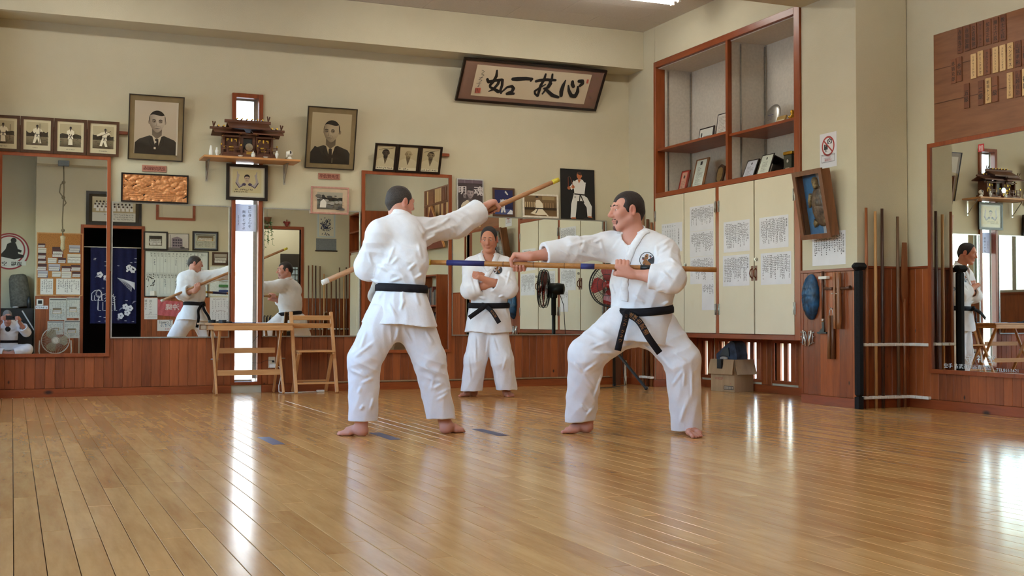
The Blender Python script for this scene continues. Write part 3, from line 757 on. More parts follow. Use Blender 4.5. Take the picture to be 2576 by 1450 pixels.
# four sepia photographs above the first mirror
M, w, h = rect_on('back', [(219, 303.5), (299.5, 308.2), (298, 396.8), (218, 391.5)], WB-.03, 12)
zb = 2.281
names4 = ['sepia photograph of a man lunging with a staff, dark frame', 'sepia photograph of a man standing with folded hands, dark frame', 'sepia photograph of a man in white holding a staff upright, dark frame', 'sepia photograph of a man turned sideways by a staff, dark frame']
def four_art(i):
    def f(A):
        A.rect(0, 0, 1, 1, (232, 220, 190)); B = Art(A.w*.8, A.h*.76)
        field(B, (206, 192, 160), (104, 90, 70), (62, 54, 44), 20+i, .5)
        pose = [dict(arms=((-.34, .60), (.30, .66)), feet=((-.12, .02), (.16, 0)), lean=.10), dict(arms=((-.05, .58), (.05, .56)), feet=((-.05, 0), (.05, 0))), dict(arms=((-.08, .56), (.2, .62)), feet=((-.15, 0), (.15, 0))), dict(arms=((-.2, .56), (.16, .58)), feet=((-.06, 0), (.06, 0)))][i]
        gi_man(B, .5, .06, .84, (70, 56, 46), (232, 222, 196), (44, 36, 30), (36, 28, 24), **pose)
        B.line([[(.14, .42), (.86, .8)], [(.5, .5), (.5, .5)], [(.62, .1), (.62, .95)], [(.8, .2), (.82, .85)]][i], .02, (60, 46, 36))
        o = len(A.v); z = A.k*.00015; A.v += [(v[0]+A.w*.1, v[1]+A.h*.16, v[2]+z) for v in B.v]; A.f += [[o+k for k in q] for q in B.f]; A.c += B.c; A.k += B.k
        A.marks(.34, .05, .66, .11, (60, 50, 44), .010, False, 1, 5+i)
    return f
for i in range(5):
    x1_ = M.translation.x+w-i*(w+.004)
    framed('framed_photograph', names4[i] if i < 4 else 'sepia photograph at the window end of the row, dark frame', 'picture', hang((x1_-w, WB-.03, zb), 'back', 12), w, h, .026, WALNUT, four_art(i if i < 4 else 1), .02, None, None, True, 'sepia photographs above the first mirror')
solo('picture_rail', MB().box(-.5, 1.005, WALL_B-.032, WALL_B-.001, 2.50, 2.53, None, .003), PINE_H, 'thin wooden rail behind the row of sepia photographs', 'picture rail')

# two large portraits with name plates
def port1(A):
    bust(A, (196, 178, 160), (220, 206, 190), .52, .62, .185, .205, (204, 188, 174), (132, 116, 104), (30, 26, 26), (40, 33, 30), (222, 208, 188), (44, 36, 34))
    A.rect(.455, .10, .50, .14, (220, 208, 190)); A.rect(.47, .22, .51, .255, (216, 204, 186)); A.rect(.965, 0, 1, 1, (226, 216, 200)); A.rect(.975, 0, .98, 1, (150, 138, 124))
def port2(A):
    bust(A, (178, 162, 134), (206, 190, 160), .50, .64, .20, .215, (190, 172, 146), (112, 98, 80), (26, 22, 20), (36, 30, 26), (206, 190, 160), (40, 32, 28), -.045)
    A.shape([(0, 0), (.36, 0), (.22, .3), (.10, .34), (0, .2)], (34, 28, 24)); A.rect(.55, .02, .56, .12, (170, 156, 130))
M, w, h = rect_on('back', [(324.2, 235.6), (464.6, 244.5), (458.6, 406.9), (320.6, 400.7)], WB-.01, 11)
framed('framed_portrait', 'large sepia portrait of a suited man facing straight ahead, above the copper relief', 'picture', M, w, h, .009, THINB, port1, .022, (.045, .045, .05, .05), TAUPE)
M, w, h = rect_on('back', [(774.6, 266), (900.3, 274.6), (889, 427.6), (765.6, 422.7)], WB-.01, 13)
framed('framed_portrait', 'large sepia portrait of a suited man turned slightly aside, beside the shrine', 'picture', M, w, h, .009, THINB, port2, .022, (.04, .045, .045, .05), TAUPE)
ROSE = wood('rosy_plate', (150, 96, 80), (176, 120, 100), 'x', .5, 10)
def plate(label, c, text, size, col=(92, 22, 20)):
    M, w, h = rect_on('back', c, WB); T = Thing('name_plate', label, 'name plate', M)
    T.part('plate', MB().box(0, w, -.012, -.0005, 0, h, None, .002), ROSE)
    A = Art(w, h); n = len(text); A.k = 1
    for i, ch in enumerate(text): A.ch(ch, .04+i*.92/n, .5-size*.5/h, size, col, 1, bold=.03)
    put('lettering', A.mesh('lettering'), PRINT, T.o, Matrix.Translation((0, -.0123, 0)))
plate('rosy wooden name plate with dark red characters under the portrait facing straight ahead', [(357.3, 415), (419, 418), (418, 434.5), (357, 431.5)], '赤嶺栄亮先生', .040)
plate('rosy wooden name plate with dark red characters under the portrait turned aside', [(800.3, 435.5), (854.8, 437.8), (854, 453.2), (799.8, 450.7)], '平信賢先生', .042)

# copper relief: beaten landscape in a dark frame
M, w, h = rect_on('back', [(304, 434.8), (472, 441.6), (472, 514), (303.5, 507.5)], WB-.012, 4)
T = framed('copper_relief', 'embossed copper landscape panel in a dark frame under the first large portrait', 'relief picture', M, w, h, .014, BLACK_FR, None, .042, None, None, True)
COPPER = plain('beaten_copper', (226, 156, 104), .36, .4, .6, .10, 60)
nx, ny = 120, 54; m = MB(); m.smooth = True; vs = []; rr = random.Random(4)
blob = [(rr.random()*w, rr.random()*h, rr.uniform(.010, .042), rr.uniform(.005, .012)) for _ in range(230)]
bx_ = np.array(blob)
for j in range(ny+1):
    for i in range(nx+1):
        x, z = .014+(w-.028)*i/nx, .014+(h-.028)*j/ny
        d = np.hypot(bx_[:, 0]-x, (bx_[:, 1]-z)*1.4)/bx_[:, 2]
        hgt = float(np.max(bx_[:, 3]*np.sqrt(np.clip(1-d*d, 0, 1))))+.0015*math.sin(x*95+3*math.sin(z*60))
        for (ax, az, bx2, bz) in ((.2, .45, .55, .5), (.34, .3, .62, .36), (.5, .12, .8, .3), (.12, .2, .3, .34)):       # huts and a path
            if ax*w < x < bx2*w and az*h < z < bz*h: hgt = .004+.003*math.sin(z*300)
        vs.append((x, -.0240-hgt, z))
m.add(vs, [(j*(nx+1)+i, j*(nx+1)+i+1, (j+1)*(nx+1)+i+1, (j+1)*(nx+1)+i) for j in range(ny) for i in range(nx)])
T.part('relief', m, COPPER)

# man with raised fists, below the shelf
def fists(A):
    A.rect(0, 0, 1, 1, (236, 226, 200)); A.rect(.06, .12, .94, .96, (232, 216, 172))
    vi, dk = (196, 182, 186), (92, 78, 110)
    A.shape([(.36, .32), (.64, .32), (.62, .46), (.56, .54), (.44, .54), (.38, .46)], (226, 208, 176))
    for s in (-1, 1):
        c = .5
        A.line([(c+s*.1, .44), (c+s*.22, .34), (c+s*.31, .50), (c+s*.27, .72)], .09, vi, [.06, .10, .085, .06]); A.line([(c+s*.13, .38), (c+s*.24, .30), (c+s*.345, .48)], .03, dk)
        A.oval(c+s*.27, .74, .045, .06, vi, 10); A.line([(c+s*.28, .76), (c+s*.30, .88)], .03, vi)
    A.oval(.5, .62, .078, .13, (216, 190, 170), 16); A.shape([(.42, .62), (.415, .72), (.46, .78), (.53, .785), (.58, .73), (.585, .63), (.56, .70), (.5, .715), (.44, .70)], (58, 46, 62))
    for s in (-1, 1): A.oval(.5+s*.03, .635, .018, .012, dk, 8); A.oval(.5+s*.09, .42, .06, .05, dk, 10)
    A.line([(.475, .555), (.525, .555)], .012, dk)
    A.marks(.12, .19, .88, .27, (70, 60, 60), .017, False, 1, 3); A.marks(.10, .11, .92, .18, (70, 60, 60), .016, False, 1, 4)
M, w, h = rect_on('back', [(567.9, 412), (672.6, 416.3), (672, 506.7), (568.8, 502.9)], WB-.032, 0)
framed('framed_picture', 'picture of a bare-chested man raising both fists, dark wooden frame under the shelf', 'picture', M, w, h, .03, BLACK_FR, fists, .026, (.012, .012, .012, .012), (214, 206, 196))

# river photograph in a pale pink frame
def river(A):
    field(A, (190, 184, 172), (120, 116, 108), (50, 48, 46), 77, .62); rr = random.Random(8)
    for i in range(26): A.oval(rr.random(), rr.uniform(0, .8), rr.uniform(.05, .14), rr.uniform(.03, .1), rr.choice([(60, 58, 56), (160, 156, 148), (104, 100, 96)]), 9)
    A.shape([(.1, .1), (.34, .1), (.36, .4), (.24, .62), (.12, .44)], (222, 216, 206)); A.oval(.25, .68, .07, .09, (44, 40, 38))
M, w, h = rect_on('back', [(780, 468), (875.5, 472.5), (875.5, 541), (780, 536.5)], WB-.022, 5)
framed('framed_picture', 'black and white riverside photograph in a pinkish frame above the mirror by the chair', 'picture', M, w, h, .016, plain('pink_frame', (190, 140, 128), .4), river, .02, (.05, .05, .03, .04), (224, 200, 178))
# three black frames on the second wooden mirror
def trio(i):
    def f(A):
        A.rect(0, 0, 1, 1, (228, 214, 178)); B = Art(A.w, A.h*.88)
        bust(B, (206, 192, 160), (224, 210, 176), .5, .66, .19, .17, ((86, 72, 60), (190, 172, 136), (150, 132, 104))[i], ((44, 36, 32), (130, 112, 84), (86, 72, 56))[i], ((30, 24, 22), (150, 134, 104), (36, 28, 24))[i], (226, 214, 184), (120, 104, 82), None, 0, True, i == 1)
        if i != 1: B.line([(.1, .8), (.4, .88), (.6, .86), (.9, .92)], .02, (70, 58, 46))
        o = len(A.v); z = A.k*.00015; A.v += [(v[0], v[1]+A.h*.12, v[2]+z) for v in B.v]; A.f += [[o+k for k in q] for q in B.f]; A.c += B.c; A.k += B.k
        A.rect(0, 0, 1, .12, (234, 226, 200)); A.marks(.05, .02, .95, .10, (40, 34, 32), .020, False, 1, 40+i)
    return f
M, w3, h = rect_on('back', [(944.3, 358.8), (1113.9, 368.3), (1105.8, 437.7), (936.8, 428.8)], WB-.03, 20)
for i, lb in enumerate(['small black frame with a dark-faced old portrait', 'small black frame with a bald man in white', 'small black frame with a man holding up a paper']):
    wi = w3/3-.004; framed('framed_portrait', lb+', on the second wooden mirror', 'picture', hang((M.translation.x+i*w3/3, WB-.03, 2.2745), 'back', 20), wi, h, .024, BLACK_FR, trio(i), .02, None, None, True, 'three black portrait frames')
solo('picture_rail', MB().box(3.5, 4.28, WALL_B-.03, WALL_B-.001, 2.47, 2.5, None, .003), PINE_H, 'thin wooden rail behind the three black portrait frames', 'picture rail')
# pictures standing on the long mirror
def whitegi(A):
    bust(A, (66, 54, 62), (84, 70, 78), .5, .60, .14, .15, (176, 158, 160), (120, 104, 108), (60, 50, 56), (232, 216, 196), (196, 178, 168), None, 0, True)
    A.rect(.0, .9, 1, 1, (104, 88, 98))
    for q in (.28, .58): A.line([(q, .9), (q, 1)], .012, (150, 136, 140))
    A.k += 1; A.ch('魂', .64, .54, .11, (214, 204, 204), 1, bold=.03); A.ch('明', .0, .56, .10, (214, 204, 204), 1, bold=.03)
    for q in range(3): A.line([(.24+.04*q, .46), (.21+.04*q, .54), (.25+.04*q, .62)], .014, (190, 178, 180))
def bluekick(A):
    A.rect(0, 0, 1, 1, (26, 34, 96), (34, 42, 110)); A.rect(0, 0, 1, .22, (66, 84, 150)); A.shape([(.55, .92), (.62, .97), (.76, .82), (.70, .79)], (226, 226, 230))
    gi_man(A, .46, .06, .62, (196, 170, 150), (226, 226, 236), (28, 26, 40), (30, 26, 30), ((-.10, .7), (.2, .9)), ((-.1, 0), (.12, .02))); A.shape([(.66, .02), (.98, .02), (.98, .16), (.86, .2)], (220, 222, 232))
    A.line([(.3, .58), (.62, .58)], .05, (224, 224, 232))
def sit(A):
    A.rect(0, 0, 1, 1, (92, 70, 46), (150, 120, 84)); A.rect(0, .3, 1, .42, (70, 52, 36)); A.rect(0, 0, 1, .3, (140, 108, 70), (120, 92, 62))
    for i in range(7): A.rect(.02+i*.065, .42, .055+i*.065, .68, (214, 190, 150))
    for i in range(5): A.rect(.56+i*.075, .42, .60+i*.075, .66, (160, 126, 88))
    A.rect(.55, .8, .93, .98, (176, 150, 108))
    A.shape([(.18, .12), (.42, .04), (.66, .06), (.70, 0), (.74, .02), (.58, .3), (.54, .36), (.36, .36), (.3, .26)], (232, 218, 190)); A.shape([(.34, .34), (.58, .34), (.56, .62), (.46, .80), (.36, .78), (.33, .6)], (236, 224, 198))
    A.line([(.34, .37), (.58, .37)], .03, (50, 40, 34)); A.line([(.42, .36), (.34, .12)], .025, (50, 40, 34)); A.oval(.385, .88, .05, .09, (150, 116, 84)); A.shape([(.335, .9), (.435, .9), (.42, .97), (.36, .98)], (52, 40, 32))
def nunchaku_man(A):
    A.rect(0, 0, 1, 1, (13, 12, 14)); sk, g = (190, 112, 70), (226, 224, 220)
    for q in ([(.27, .02), (.42, .02), (.48, .36), (.56, .48), (.38, .50), (.30, .30)], [(.78, .05), (.90, .05), (.92, .26), (.78, .44), (.56, .52), (.60, .40), (.76, .24)]): A.shape(q, g)
    A.shape([(.36, .36), (.76, .37), (.70, .50), (.38, .52)], g); A.shape([(.40, .50), (.70, .50), (.74, .70), (.66, .79), (.56, .82), (.44, .78), (.38, .66)], g)
    A.line([(.44, .75), (.36, .66), (.28, .61)], .1, g, [.13, .12, .10]); A.line([(.68, .75), (.66, .64), (.5, .62), (.38, .63)], .1, g, [.14, .13, .10, .08])
    A.oval(.24, .62, .05, .035, sk); A.oval(.36, .645, .05, .035, sk); A.line([(.22, .63), (.22, .84)], .018, (130, 62, 40)); A.line([(.38, .63), (.28, .84)], .018, (130, 62, 40)); A.line([(.22, .84), (.25, .855), (.28, .84)], .01, (90, 80, 70))
    A.line([(.39, .505), (.71, .49)], .035, (30, 22, 20)); A.line([(.57, .5), (.54, .34)], .03, (30, 22, 20)); A.line([(.57, .5), (.68, .33)], .03, (30, 22, 20))
    A.shape([(.5, .8), (.6, .8), (.54, .72)], sk); A.oval(.55, .88, .075, .075, sk, 16); A.shape([(.49, .91), (.52, .955), (.59, .955), (.62, .91), (.61, .88)], (60, 36, 28)); A.oval(.62, .87, .015, .02, sk)
    A.shape([(.28, 0), (.44, 0), (.42, .03), (.30, .03)], sk); A.shape([(.79, .04), (.93, .03), (.9, .06), (.80, .07)], sk); A.rect(.40, .425, .425, .455, (40, 36, 40)); A.marks(.66, -.0, .96, .02, (120, 110, 100), .009, False, 1, 2)
SILV = plain('silver_frame', (196, 196, 194), .35, .6)
ZC = 1.848
for nm, lb, c, fwid, mt, art, tl, brd in (
    ('framed_picture', 'photograph of a man in white before brush characters, silver frame', [(1148.9, 448.5), (1216, 453.3), (1216, 546), (1148.9, 543)], .012, SILV, whitegi, -2.5, None),
    ('framed_picture', 'blue photograph of a kicking figure in a dark wooden frame', [(1238.9, 472.3), (1293.9, 475.4), (1293.9, 546), (1238.9, 545)], .022, WALNUT, bluekick, -2.5, None),
    ('framed_picture', 'sepia photograph of a man crouching in a hall, white frame', [(1316, 489), (1400, 489), (1404, 549), (1314, 548)], .02, plain('cream_frame', (222, 214, 198), .5), sit, -2.5, None),
    ('poster_panel', 'black poster panel of a man in white holding nunchaku', [(1404.2, 425.8), (1489.2, 427.3), (1495.6, 551), (1410.6, 547.8)], .003, BLACK_FR, nunchaku_man, -2.5, None)):
    M, w, h = rect_on('back', c, WB-.02, tl); M.translation.z = ZC+.0005; M.translation.y = WALL_B-.0275
    hh = h+(rect_on('back', c, WB-.02, tl)[0].translation.z-ZC)
    framed(nm, lb+', on the long mirror', 'picture' if nm != 'poster_panel' else 'poster', M, w, hh, fwid, mt, art, .012, brd, None, nm != 'poster_panel')

# ---------------------------------------------------------------- the calligraphy
def calli(A):
    A.rect(0, 0, 1, 1, (150, 116, 104), (158, 124, 110)); rr = random.Random(5)
    for i in range(40): A.oval(rr.random(), rr.random(), rr.uniform(.004, .02), rr.uniform(.01, .05), (150+rr.randint(-8, 8), 118+rr.randint(-8, 8), 106+rr.randint(-8, 8)), 8)
    B = Art(A.w*.826, A.h*.80); B.rect(0, 0, 1, 1, (226, 210, 184)); K = (22, 20, 22)
    # paper space: crop pixels of the photograph -> sheet (shear removed)
    def q(px, py):
        t = ((px-420)+(py-245)*.221)/1742; bx = 420+1742*t; y0 = 245+.0858*(px-420+0*(py))  # top edge under this point
        hh = 470; v = 1-(py-(245+(px-420+.221*(py-245))*.0855))/hh
        return (min(max(t, .0), 1), min(max(v, 0), 1))
    def st(pts, ws): 
        P = []; W = []
        for i in range(len(pts)-1):
            for k in range(5):
                s = k/5; P.append(q(pts[i][0]*(1-s)+pts[i+1][0]*s, pts[i][1]*(1-s)+pts[i+1][1]*s)); W.append((ws[i]*(1-s)+ws[i+1]*s)/1742)
        P.append(q(*pts[-1])); W.append(ws[-1]/1742)
        B.line(P, .02, K, W)
        for e in (0, -1): B.oval(P[e][0], P[e][1], W[e]*.5, W[e]*.5*B.w/B.h, K, 12)
    # 如
    st([(700, 335), (692, 420), (650, 500), (600, 560), (600, 590), (660, 620), (720, 660)], [28, 44, 46, 40, 34, 44, 54]); st([(560, 470), (575, 510), (660, 490), (770, 475)], [40, 48, 44, 40]); st([(735, 480), (715, 540), (650, 620), (580, 655)], [44, 44, 40, 16])
    st([(780, 480), (775, 560), (750, 640), (760, 680)], [44, 42, 40, 34]); st([(770, 665), (850, 590), (920, 575), (945, 610), (920, 660), (850, 690)], [24, 34, 44, 50, 50, 46]); st([(850, 690), (945, 690)], [46, 40])
    # 一
    st([(935, 463), (1000, 462), (1130, 455), (1215, 462)], [52, 64, 54, 44]); st([(1215, 465), (1200, 490)], [40, 30])
    # 技
    st([(1280, 495), (1330, 482), (1440, 470), (1570, 478)], [42, 48, 42, 36]); st([(1420, 385), (1400, 470), (1350, 560), (1330, 640), (1310, 720)], [30, 42, 44, 44, 40]); st([(1305, 725), (1265, 690), (1262, 650), (1330, 600), (1420, 545)], [36, 30, 34, 30, 18])
    st([(1522, 385), (1515, 460), (1470, 560), (1380, 690)], [28, 38, 44, 26]); st([(1480, 500), (1510, 530), (1470, 590), (1400, 610)], [24, 30, 34, 30]); st([(1420, 610), (1470, 660), (1530, 715), (1620, 745)], [36, 48, 56, 40])
    # 心
    st([(1722, 480), (1690, 560), (1665, 650), (1665, 720)], [20, 52, 62, 50]); st([(1770, 560), (1780, 640), (1820, 720), (1880, 730), (1915, 660), (1915, 580)], [24, 46, 56, 60, 56, 30]); st([(1830, 500), (1830, 540), (1848, 575)], [46, 56, 48]); st([(1930, 490), (1980, 490), (1985, 530), (1950, 560)], [50, 60, 52, 44])
    # signature and seals
    for a in ([(480, 325), (515, 345), (470, 385), (510, 400), (480, 420)], [(440, 440), (490, 430), (430, 470), (480, 480), (450, 500)], [(400, 525), (465, 520)], [(440, 500), (430, 570), (415, 575), (440, 545)]): st(a, [5]*len(a))
    RED = (176, 62, 46)
    B.shape([q(380, 595), q(462, 595), q(450, 675), q(368, 675)], (196, 100, 80)); B.shape([q(2050, 460), q(2080, 462), q(2070, 525), q(2040, 522)], (190, 92, 74))
    for i in range(3): st([(392+i*22, 605), (384+i*22, 665)], [7, 7]); B.c[-1] = B.c[-1]
    o = len(A.v); z = A.k*.00015; A.v += [(v[0]+A.w*.084, v[1]+A.h*.11, v[2]+z) for v in B.v]; A.f += [[o+k for k in g] for g in B.f]; A.c += B.c; A.k += B.k
M, w, h = rect_on('back', [(1167, 142.5), (1527, 175.9), (1496.8, 277.8), (1143.4, 250.2)], WB-.012, 35)
framed('framed_calligraphy', 'wide framed brush calligraphy of four large black characters leaning out under the beam', 'calligraphy', M, w, h, .024, BLACK_FR, calli, .03, None, None, True)

# ---------------------------------------------------------------- paper on the slit window
def note(A):
    c = (40, 40, 48); A.column('常に身と心を', .62, .95, .036, c, 1, 1.05); A.column('無拳とぜよ', .34, .80, .036, c, 1, 1.12); A.marks(.12, .12, .22, .58, (70, 70, 80), .013, True, 1, 3)
M, w, h = rect_on('back', [(590.8, 514), (643.8, 514.5), (643.8, 583), (590.8, 582)], WALL_B+.066)
t = NT('backlit_paper'); di, tl, mx_ = t.n('BsdfDiffuse'), t.n('BsdfTranslucent'), t.n('MixShader'); n = t.noise(t.obj(), 30, 3)
for b_ in (di, tl): t.l(t.ramp(n, [(.3, (222, 226, 236)), (.7, (230, 234, 242))]), b_.inputs[0])
mx_.inputs[0].default_value = .3; t.l(di.outputs[0], mx_.inputs[1]); t.l(tl.outputs[0], mx_.inputs[2]); t.l(mx_.outputs[0], t.out.inputs[0])
T = sheet('paper_notice', 'paper with handwritten vertical characters stuck in the slit window', 'notice', M, w, h, note)
next(c_ for c_ in T.o.children if c_.name.startswith('paper')).data.materials[0] = t.m
# ================================================================ shrine shelf
SH_Z, SH_F = 2.285, 11.545
T = Thing('wall_shelf', 'pale wooden shelf carrying the household shrine in front of the slit window', 'shelf', (2.14, WALL_B-.17, SH_Z))
T.part('board', MB().box(1.672, 2.605, SH_F, WALL_B-.032, SH_Z, SH_Z+.02, None, .002), BEECH_H, None, True)
for bx in (1.745, 2.512):
    m = MB().box(bx-.011, bx+.011, WALL_B-.036, WALL_B-.0325, SH_Z-.20, SH_Z-.001).box(bx-.011, bx+.011, WALL_B-.21, WALL_B-.036, SH_Z-.005, SH_Z-.001).bar((bx, WALL_B-.036, SH_Z-.18), (bx, WALL_B-.20, SH_Z-.006), .006, .01)
    b = T.part('bracket', m, STEEL, None, True)
    for zz in (-.03, -.17): T.part('screw', MB().tube([(bx, WALL_B-.0365, SH_Z+zz), (bx, WALL_B-.039, SH_Z+zz)], .004, 8), STEEL, b, True)

# household shrine: three roofs, gilt-fitted doors, railings, round mirror
SHW = wood('shrine_wood', (74, 40, 24), (116, 68, 42), 'x', .45, 14, None, .15)
SZ = SH_Z+.0205
sx = onY(624, 380, 11.70).x
T = Thing('household_shrine', 'brown wooden household shrine with three gabled roofs and gilt fittings', 'shrine', (sx, 11.74, SZ))
def roof(cx, w, y0, y1, zr, ze, th=.012):
    """gabled roof: ridge along x at height zr, eaves at ze"""
    ym = (y0+y1)/2; m = MB()
    for ye in (y0, y1):
        m.add([(cx-w/2, ye, ze), (cx+w/2, ye, ze), (cx+w/2, ym, zr), (cx-w/2, ym, zr), (cx-w/2, ye, ze-th), (cx+w/2, ye, ze-th), (cx+w/2, ym, zr-th), (cx-w/2, ym, zr-th)], [(0, 1, 2, 3), (7, 6, 5, 4), (0, 4, 5, 1), (3, 2, 6, 7), (0, 3, 7, 4), (1, 5, 6, 2)])
    return m
# body: plinth, walls
T.part('plinth', MB().box(-.265, .265, -.115, .12, 0, .03, None, .003).box(-.255, .255, -.10, .12, .03, .05), SHW)
T.part('wall', MB().box(-.235, .235, .0, .10, .05, .235).box(-.24, -.235, -.06, .10, .05, .20).box(.235, .24, -.06, .1, .05, .20), SHW)
for cx in (-.155, .155):
    d = T.part('door', MB().box(cx-.056, cx+.056, -.012, 0, .06, .20, None, .002).box(cx-.0015, cx+.0015, -.014, -.012, .06, .2), SHW)
    m = MB()
    for s in (-1, 1): m.box(cx+s*.05, cx+s*.028, -.0145, -.0122, .185, .194).box(cx+s*.05, cx+s*.042, -.0145, -.0122, .168, .19)
    m.box(cx-.006, cx+.006, -.0165, -.0122, .165, .195)
    for a in range(7):
        t_ = math.pi*(a+.5)/7; m.tube([(cx, -.014, .098), (cx+.036*math.cos(t_), -.014, .098+.034*math.sin(t_))], [.004, .0075], 6)
    for s in (-1, 0, 1): m.box(cx+s*.016-.005, cx+s*.016+.005, -.0155, -.0122, .078, .088)
    T.part('gilt_fitting', m, BRASS, d, False, 'gilt crest and corner fittings')
# centre hall stands forward with an open doorway and a hanging blind
T.part('centre_wall', MB().box(-.075, -.045, -.03, .0, .05, .26).box(.045, .075, -.03, 0, .05, .26).box(-.045, .045, -.03, 0, .205, .26), SHW)
T.part('dark_interior', MB().box(-.045, .045, -.004, -.001, .05, .205), BLACK_FR)
for px_ in (-.235, -.085, .085, .235):
    p = T.part('pillar', MB().tube([(px_, -.05, .05), (px_, -.05, .235)], .009, 10), SHW)
    T.part('gilt_cap', MB().tube([(px_, -.0585, .10), (px_, -.0615, .10)], .006, 8).box(px_-.004, px_+.004, -.062, -.0585, .085, .12), BRASS, p)
T.part('lintel', MB().box(-.265, -.075, -.062, -.042, .205, .217).box(.075, .265, -.062, -.042, .205, .217).box(-.10, .10, -.066, -.046, .232, .246), SHW)
m = MB()
for q in (-.25, -.075, .075, .25): m.ball((q, -.064, .211 if abs(q) > .1 else .239), .006, 8)
T.part('gilt_knob', m, BRASS)
T.part('side_roof', roof(-.185, .30, -.125, .115, .292, .245), SHW); T.part('side_roof', roof(.185, .30, -.125, .115, .292, .245), SHW)
T.part('centre_roof', roof(0, .40, -.155, .125, .365, .295, .016), SHW)
T.part('ridge_beam', MB().box(-.225, .225, -.028, .0, .352, .382, None, .002), SHW)
for s in (-1, 1): T.part('ridge_beam', MB().box(s*.15, s*.365, -.018, .008, .282, .305, None, .002), SHW)
for q in (-.11, -.06, -.01, .04, .09, .14):
    lg = T.part('ridge_log', MB().tube([(q, -.055, .389), (q, .025, .389)], .0075, 10), SHW)
    T.part('gilt_end', MB().tube([(q, -.0575, .389), (q, -.0552, .389)], .0078, 10), BRASS, lg)
for q in (-.285, -.235, .235, .285):
    lg = T.part('ridge_log', MB().tube([(q, -.045, .313), (q, .03, .313)], .0085, 10), SHW)
    T.part('gilt_end', MB().tube([(q, -.0475, .313), (q, -.0452, .313)], .0088, 10), BRASS, lg)
for q, z, k in ((-.33, .30, 1), (.33, .30, 1), (.20, .375, 1.1), (-.20, .375, .0)):
    if k: T.part('forked_finial', MB().bar((q, -.02, z), (q-.014, -.045, z+.05*k), .008, .010).bar((q, -.0, z), (q+.014, -.03, z+.05*k), .008, .010), SHW)
# railing, steps
for s in (-1, 1):
    m = MB()
    for z in (.075, .09, .105): m.box(s*.075, s*.275, -.112, -.106, z, z+.006)
    for q in (.08, .145, .21, .27): m.box(s*q-.005, s*q+.005, -.114, -.104, .03, .115)
    T.part('railing', m, SHW)
    for q in (.08, .27): T.part('gilt_cap', MB().box(s*q-.006, s*q+.006, -.116, -.103, .115, .131), BRASS)
T.part('steps', MB().box(-.06, .06, -.15, -.1, 0, .018).box(-.06, .06, -.135, -.1, .018, .034).box(-.06, .06, -.12, -.1, .034, .05), SHW)
m = MB()
for z in (.02, .036, .052): m.box(-.03, .03, -.1205, -.118, z, z+.007)
T.part('gilt_step_plate', m, BRASS)
mr = T.part('mirror_stand', MB().prism([(-.045, .058), (-.05, .085), (-.03, .075), (0, .068), (.03, .075), (.05, .085), (.045, .058), (.02, .05), (-.02, .05)], -.10, -.085), SHW)
T.part('round_mirror', MB().tube([(0, -.098, .108), (0, -.092, .108)], .037, 24), plain('polished_metal', (225, 225, 222), .06, 1), mr)

# white porcelain and a small camera on the shelf
PORC = plain('white_porcelain', (226, 228, 224), .18, 0, .5, .01, 10, 0, .3)
def pot(u, prof, name, label, y=11.605):
    x = onY(u, 395, y).x; o = solo(name, MB().lathe(prof, (x, y, SZ), 18), PORC, label, {'sake_bottle': 'bottle', 'porcelain_vase': 'vase', 'offering_dish': 'dish', 'lidded_pot': 'pot'}[name]); return o
pot(530.6, [(.017, 0), (.020, .004), (.0215, .02), (.019, .05), (.012, .085), (.008, .10), (.004, .104), (0, .1045)], 'sake_bottle', 'tall white porcelain sake bottle tapering to a rounded tip, at the shelf end', 11.63)
vp = [(.010, 0), (.011, .006), (.009, .012), (.015, .026), (.019, .044), (.017, .056), (.008, .064), (.008, .068), (.010, .072), (.010, .082), (.006, .083), (.005, .07)]
pot(545.5, vp, 'porcelain_vase', 'small white porcelain vase beside the sake bottle on the shrine shelf'); pot(696.4, vp, 'porcelain_vase', 'small white porcelain vase beside the white security camera')
dp = [(.012, 0), (.014, .003), (.022, .008), (.026, .012), (.025, .013), (.018, .0095), (.008, .008), (.006, .012), (.004, .017), (0, .018)]
pot(605, dp, 'offering_dish', 'shallow white offering dish with a small heap in it, before the shrine', 11.578); pot(668.5, dp[:7]+[(0, .008)], 'offering_dish', 'empty shallow white offering dish before the shrine', 11.578)
x = onY(637, 395, 11.585).x; T = Thing('lidded_pot', 'small round white lidded water pot before the shrine', 'pot', (x, 11.585, SZ))
T.part('pot', MB().lathe([(.012, 0), (.018, .006), (.021, .02), (.018, .034), (.016, .037)], n=18), PORC); T.part('lid', MB().lathe([(.019, .0372), (.019, .041), (.013, .048), (.006, .055), (.004, .06), (.005, .064), (0, .068)], n=18), PORC)
x = onY(729, 395, 11.63).x; T = Thing('security_camera', 'small white round-headed security camera on the shelf end', 'camera', (x, 11.63, SZ))
T.part('base', MB().lathe([(.027, 0), (.028, .006), (.024, .02), (.015, .03), (.013, .036)], n=20), WHITE_PL)
hd = T.part('head', MB().ball((0, 0, .068), .029, 20), WHITE_PL)
T.part('lens_face', MB().ball((.002, -.0085, .071), .0235, 16, None, (.62, .98, .98)), BLACK_PL, hd); T.part('back_arm', MB().box(-.035, -.024, -.012, .012, .03, .085, None, .004), WHITE_PL)
T.part('cable', MB().tube([(-.02, .012, .012), (-.045, .005, .02), (-.05, -.005, .006), (-.045, .03, .004), (-.03, .09, .003)], .0022, 6), BLACK_PL)

